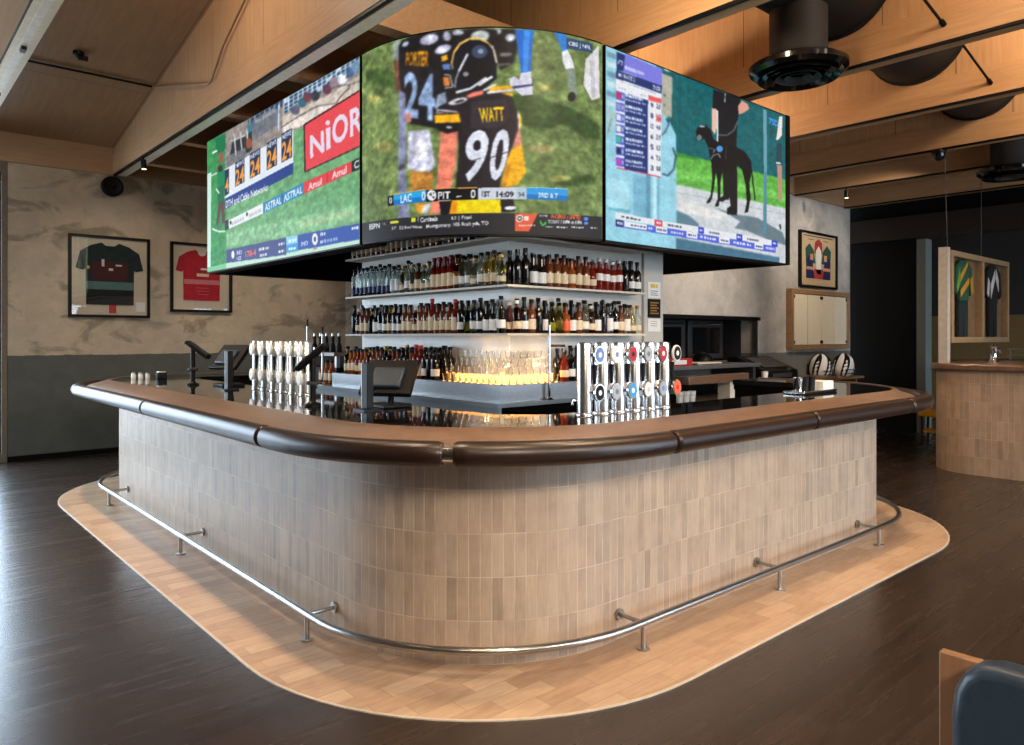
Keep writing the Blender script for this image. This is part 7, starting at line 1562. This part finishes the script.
# ================================================================ CEILING SERVICES
t = thing('air_duct', 'large black round air duct crossing the plywood beams on the right', 'duct', (6, 2.85, 4.575))
ps = [-1.5]+[x for x in BX]+[13.1]
MB().tube([(ps[0], 2.85, 4.575), (13.1, 2.85, 4.575)], .45, 40).build('duct', 'duct_black', t)
for x in BX: MB().tube([(x-.012, 2.85, 4.575), (x-.002, 2.85, 4.575)], .475, 40).build('collar', 'duct_black', t)
def diffuser(x, label, zb):
    t = thing('ceiling_diffuser', label, 'air diffuser', (x, 2.85, 4.12), 'air diffusers under the duct'); c = (x, 2.85, 0)
    MB().tube([(x, 2.85, 4.14), (x, 2.85, zb+.14)], .215, 32).build('neck', 'duct_black', t); MB().lathe((x, 2.85, zb), [(.20, .06), (.33, .045), (.365, .075), (.37, .11), (.33, .135), (.22, .15)], 40).build('rim', 'black_gloss', t)
    for r in (.30, .235, .165, .10): MB().lathe((x, 2.85, zb), [(r-.035, .048), (r, .012+.02*(.3-r)), (r+.004, .014+.02*(.3-r)), (r-.028, .055)], 32).build('cone_ring', 'black_gloss' if r > .2 else 'dark_grey', t)
diffuser(5.48, 'black round air diffuser hanging under the duct beside the greyhound screen', 3.60); diffuser(10.9, 'black round air diffuser hanging under the duct at the far right', 3.60)
def rod(a, b, label): 
    t = thing('tie_rod', label, 'rod', a, 'thin ceiling tie rods'); MB().tube([a, b], .011, 8).build('rod', 'black', t); MB().tube([b, Vector(b)+(Vector(b)-Vector(a)).normalized()*.05], .02, 8).build('end_cap', 'black', t)
rod((5.2, 2.25, 4.52), (6.12, 2.05, 3.99), 'thin dark tie rod between the beams above the near diffuser'); rod((7.0, 2.33, 4.36), (7.80, 2.21, 3.97), 'thin dark tie rod between the second pair of right beams')
def spot(x, y, label, zt=H_BEAM-.022):
    t = thing('track_spotlight', label, 'spotlight', (x, y, zt), 'small track spotlights under the beams'); MB().tube([(x, y, zt), (x, y, zt-.03)], .012, 8).build('stem', 'black', t); MB().tube([(x, y, zt-.03), (x+.01, y, zt-.14)], .032, 14).build('body', 'black', t); MB().tube([(x+.01, y, zt-.141), (x+.01, y, zt-.146)], .026, 14).build('lens', 'lamp_face', t)
spot(9.66, 5.2, 'small black spotlight under the right beam end above the poster'); spot(11.07, 5.0, 'small black spotlight under the last beam right of the poster'); spot(2.62, 9.9, 'small black spotlight under the left beam near the plaster wall')
def dome(x, y, z, label):
    t = thing('ceiling_dome_camera', label, 'camera', (x, y, z)); MB().lathe((x, y, z-.035), [(.075, 0), (.08, .01), (.08, .035)], 20).build('base', 'black', t); MB().lathe((x, y, z-.12), [(.02, 0), (.05, .02), (.066, .05), (.07, .085)], 20).build('dome', 'black_gloss', t)
dome(9.7, 3.27, H_BEAM-.013, 'black dome camera under the beam above the dark portal')
t = thing('wall_speaker', 'round black speaker on the plaster wall under the left beam end', 'speaker', (2.62, 11.35, 3.68)); R = Matrix.Rotation(PI/2, 3, 'X'); MB().lathe((2.60, 11.345, 3.68), [(.13, 0), (.14, .01), (.14, .05), (.11, .07), (.06, .06), (.05, .06)], 28, R).build('body', 'black', t); MB().lathe((2.60, 11.345, 3.68), [(.045, .062), (.04, .075), (.01, .078)], 20, R).build('cone', 'black_gloss', t)
t = thing('ceiling_sensor', 'small black sensor on the sloping plywood ceiling', 'sensor', (1.74, 9.0, roof_z(9.0)-.02)); zz = roof_z(9.0); MB().lathe((1.74, 9.0, zz-.05), [(.03, 0), (.055, .02), (.055, .06)], 16).build('body', 'black', t); MB().box(1.74, 1.83, 8.98, 9.02, zz-.075, zz-.03).build('head', 'black', t)
t = thing('conduit', 'thin dark conduit running across the sloping ceiling to the left beam', 'conduit', (1.2, 9.3, 4.55)); zz = lambda q: roof_z(q)-.025
MB().tube([(1.03, 9.35, zz(9.35)), (2.57, 9.35, zz(9.35))], .013, 8).build('cross_run', 'black', t); MB().tube([(2.585, 9.35, zz(9.35)), (2.585, 9.25, 4.53), (2.585, 7.5, 4.12), (2.585, 7.42, 4.13), (2.585, 7.1, 4.38), (2.585, 5.6, 5.1)], .011, 8).build('beam_run', 'oak_case', t)
t = thing('ceiling_unit', 'black air conditioning unit in the bay above the curved screen', 'ceiling unit', (3.4, 4.2, 4.3)); MB().box(2.85, 3.78, 3.3, 4.55, 4.32, 4.75).build('casing', 'black_matte', t, bevel=.02); MB().box(2.95, 3.68, 3.4, 4.45, 4.30, 4.32).build('grille', 'black', t); MB().box(3.2, 3.4, 3.8, 4.0, 4.75, roof_z(3.9)).build('hanger', 'black', t)
t = thing('ceiling_light_track', 'pale lighting track under the top left beam', 'light track', (.9, 4, H_BEAM)); MB().box(.85, .98, -1, 10.6, H_BEAM-.05, H_BEAM-.012).build('track', 'track_wood', t, smooth=0); MB().box(.89, .94, -1, 10.6, H_BEAM-.058, H_BEAM-.05).build('channel', 'grey_track', t)
for yy in (3.8, 5.2, 6.6, 8.0): MB().box(.90, .935, yy, yy+.09, H_BEAM-.085, H_BEAM-.058).build('clip', 'black', t)
# ================================================================ RIGHT-HAND SIDE
def rr_poly(x0, x1, y0, y1, r, n=10):
    p = []
    for cx, cy, a in ((x1-r, y0+r, -PI/2), (x1-r, y1-r, 0), (x0+r, y1-r, PI/2), (x0+r, y0+r, PI)):
        for i in range(n+1): p.append((cx+r*math.cos(a+PI/2*i/n), cy+r*math.sin(a+PI/2*i/n)))
    return p
t = thing('second_bar', 'smaller tiled bar with rounded corner and timber top at the right', 'bar', (9.7, 3, 0)); P = rr_poly(9.68, 12.6, -3.0, 3.45, .55)
m = MB(); n = len(P); Lp = [0]
for i in range(n): Lp.append(Lp[-1]+math.dist(P[i], P[(i+1) % n]))
vs = [(*p, 0) for p in P]+[(*p, 1.21) for p in P]; fs = [(i, (i+1) % n, n+(i+1) % n, n+i) for i in range(n)]; us = [[(Lp[i], 0), (Lp[i+1], 0), (Lp[i+1], 1.21), (Lp[i], 1.21)] for i in range(n)]
m.add(vs, fs, us); m.build('tiled_front', 'front_tile', t)
MB().slab(rr_poly(9.63, 12.65, -3.05, 3.50, .58), (0, 0, 0), (1, 0, 0), (0, 1, 0), 1.205, 1.285).build('timber_top', 'oak', t, bevel=.02, seg=3)
t = thing('display_case', 'hanging timber display case with two sports uniforms above the right bar', 'display case', (11, 3.2, 1.52)); x0, x1, z0, z1 = 9.93, 12.2, 1.53, 2.66; ya, yb = 3.20, 3.32; m = MB(); w = .07
for b in ((x0, x1, z0, z0+w), (x0, x1, z1-w, z1), (x0, x0+w, z0+w, z1-w), (x1-w, x1, z0+w, z1-w), ((x0+x1)/2-w/2+.03, (x0+x1)/2+w/2+.03, z0+w, z1-w)): m.box(b[0], b[1], ya, yb, b[2], b[3])
m.build('case_frame', 'pale_oak', t, smooth=0, bevel=.005); MB().box(x0+w, x1-w, yb-.03, yb-.005, z0+w, z1-w).build('back_board', 'oak_case', t)
for a, b in ((x0+w, (x0+x1)/2-w/2+.03), ((x0+x1)/2+w/2+.03, x1-w)): MB().box(a, b, ya+.012, ya+.016, z0+w, z1-w).build('pane', 'pane', t)
MB().box(x0-.10, x0-.005, ya+.02, ya+.12, 1.286, z1+.03).build('post', 'case_post', t)
for x, xt in ((9.96, 9.79), (11.2, 11.13)): MB().tube([(x, 3.26, z1-.02), (xt, 3.24, 3.836)], .0045, 6).build('wire', 'dark_grey', t)
def uniform(x, label, top, low, bands):
    t = thing('sports_uniform', label, 'uniform', (x, 3.26, z0+w), 'uniforms in the hanging display case'); y = 3.275
    J = [(-.15, .05), (.15, .05), (.18, .35), (.24, .12), (.33, .16), (.27, .48), (.14, .56), (.04, .57), (-.04, .57), (-.14, .56), (-.27, .48), (-.33, .16), (-.24, .12), (-.18, .35)]
    j = MB().slab(J, (x, y, 2.004), (1, 0, 0), (0, 0, 1), 0, .05).build('shirt', top, t, bevel=.01)
    for nm, poly, mt in bands: MB().slab(poly, (x, y-.052, 2.0), (1, 0, 0), (0, 0, 1), 0, .004).build(nm, mt, j).location = (0, 0, 0)
    MB().slab([(-.16, -.395), (-.02, -.395), (0, -.12), (.02, -.395), (.16, -.395), (.16, .08), (-.16, .08)], (x, y+.005, 2.0), (1, 0, 0), (0, 0, 1), 0, .045).build('trousers', low, t, bevel=.008)
    MB().lathe((x, y-.02, 2.54), [(.03, 0), (.035, .02), (.03, .04)], 12).build('hanger_neck', 'black', t)
uniform(10.45, 'green and gold sports uniform in the left bay of the case', 'jersey_green', 'jersey_dark', [('gold_band', [(-.15, .1), (.15, .28), (.15, .36), (-.16, .18)], 'jersey_gold'), ('gold_band', [(-.17, .28), (.1, .50), (.1, .56), (-.19, .36)], 'jersey_gold'), ('lime_panel', [(-.26, .16), (-.16, .30), (-.19, .46), (-.3, .22)], 'jersey_lime'), ('gold_sleeve', [(.24, .14), (.32, .18), (.28, .38), (.2, .34)], 'jersey_gold')])
uniform(11.62, 'black and white sports uniform in the right bay of the case', 'jersey_black', 'jersey_black', [('white_band', [(-.15, .12), (.02, .40), (.02, .52), (-.17, .3)], 'jersey_white'), ('white_band', [(.04, .40), (.17, .22), (.17, .38), (.06, .54)], 'jersey_white'), ('white_sleeve', [(-.31, .18), (-.24, .14), (-.2, .34), (-.27, .4)], 'jersey_white')])
t = thing('bar_tap_tower', 'chrome tap tower standing on the right bar below the uniforms', 'tap tower', (10.6, 2.95, 1.285)); MB().lathe((10.6, 2.95, 1.285), [(.06, 0), (.05, .02), (.04, .04), (.035, .16), (.05, .2), (.03, .22)], 16).build('tower', 'chrome', t)
for s in (-1, 1): MB().tube([(10.6, 2.95, 1.43), (10.6+s*.10, 2.92, 1.45), (10.6+s*.12, 2.90, 1.40)], .014, 8).build('spout', 'chrome', t)
t = thing('bar_rail', 'thin steel glass rail at the back of the right bar', 'rail', (12.3, 2.9, 1.285))
for z in (1.36, 1.44): MB().tube([(11.4, 3.0, z), (12.5, 2.2, z)], .008, 8).build('rail', 'steel', t)
for x, yy in ((11.42, 2.985), (12.48, 2.215)): MB().tube([(x, yy, 1.285), (x, yy, 1.45)], .01, 8).build('post', 'steel', t)
t = thing('stool', 'low yellow-topped stool between the two bars', 'stool', (12.2, 4.2, 0))
MB().box(12.04, 12.37, 4.02, 4.35, .40, .50).build('seat', 'jersey_gold', t, bevel=.02); MB().box(12.08, 12.33, 4.06, 4.31, .16, .20).build('shelf', 'jersey_gold', t)
for x in (12.08, 12.33):
    for yy in (4.06, 4.31): MB().tube([(x, yy, 0), (x, yy, .40)], .018, 8).build('leg', 'maroon_brown', t)
# booth seat at the bottom right
t = thing('booth_seat', 'timber backed booth seat with dark blue vinyl cushion in the bottom right corner', 'booth', (1.66, .2, 0))
MB().box(1.675, 1.70, -1.3, .565, 0, .95).build('back_panel', 'booth_wood', t, bevel=.003)
m = MB(); m.slab([(.505, .40), (.52, .70), (.522, .86), (.516, .91), (.50, .945), (.475, .967), (.44, .976), (-1.28, .976), (-1.28, .40)], (1.675, 0, 0), (0, 1, 0), (0, 0, 1), -.075, 0)
m.build('back_cushion', 'vinyl', t, bevel=.022, seg=5)
MB().box(1.18, 1.67, -1.28, .52, .30, .44).build('seat_cushion', 'vinyl', t, bevel=.03, seg=3); MB().box(1.22, 1.67, -1.28, .52, 0, .30).build('plinth', 'booth_wood', t, bevel=.003)
# ================================================================ LIGHT AND CAMERA
W = bpy.data.worlds.new('daylight'); SC.world = W; W.use_nodes = True; nt = W.node_tree; bg = nt.nodes['Background']
tc = nt.nodes.new('ShaderNodeTexCoord'); sp = nt.nodes.new('ShaderNodeSeparateXYZ'); cr = nt.nodes.new('ShaderNodeValToRGB'); nt.links.new(tc.outputs['Generated'], sp.inputs[0]); nt.links.new(sp.outputs['Z'], cr.inputs['Fac'])
cr.color_ramp.elements[0].position = .0; cr.color_ramp.elements[0].color = (.34, .40, .46, 1); cr.color_ramp.elements[1].position = .25; cr.color_ramp.elements[1].color = (.62, .81, 1.0, 1)
nt.links.new(cr.outputs['Color'], bg.inputs['Color']); bg.inputs['Strength'].default_value = SKY_K
def lamp(name, typ, loc, power, col, size=.1, aim=None, spot=None, blend=.6):
    d = bpy.data.lights.new(name, typ); d.energy = power; d.color = col
    if typ == 'AREA': d.shape = 'DISK'; d.size = size
    elif typ == 'SPOT': d.spot_size = math.radians(spot); d.spot_blend = blend; d.shadow_soft_size = size
    else: d.shadow_soft_size = size
    o = bpy.data.objects.new(name, d); COL.objects.link(o); o.location = loc
    if aim is not None: o.rotation_euler = (Vector(aim)-Vector(loc)).to_track_quat('-Z', 'Y').to_euler()
    return o
WARM = (1.0, .73, .47); PALEC = (1.0, .83, .66)
for x, y, ax, ay, e in LAMPS: lamp('ceiling_spot', 'SPOT', (x, y, 3.80), e, WARM, .06, (ax, ay, 0), 80, .8)
for x, y, ax, ay, az, e in WASH: lamp('wall_fill', 'SPOT', (x, y, 3.80), e, PALEC, .08, (ax, ay, az), 66, .9)  # unseen spots added to brighten the plaster walls
for x, y, ax, ay, e in PALE: lamp('front_fill', 'SPOT', (x, y, 3.80), e, PALEC, .45, (ax, ay, .55), 75, .9)
for x, y, z, e in GLOWS: lamp('bay_fill', 'POINT', (x, y, z), e, WARM if x > 2 else (1, .90, .76), .12)  # point lights without fixtures, added out of view to brighten beams and roof
for q in ((3.655, 4.45, 1.40), (3.64, 4.17, 1.40), (3.95, 4.18, 1.40)): lamp('strip_lamp', 'POINT', q, STRIP_W, (1, .66, .32), .012)
cam = bpy.data.cameras.new('camera'); co = bpy.data.objects.new('camera', cam); COL.objects.link(co); SC.camera = co
cam.sensor_width = 36; cam.lens = 738.8/1024*36; cam.shift_y = -(372.5-337.08)/1024; cam.clip_end = 100
co.location = (0, 0, 1.6); co.rotation_euler = (PI/2, 0, -(PI/2-(PI/2-.7217)))
vs_ = SC.view_settings; vs_.view_transform = 'Standard'; vs_.look = 'None'; vs_.exposure = EXPOSURE; vs_.gamma = 1; vs_.use_curve_mapping = False
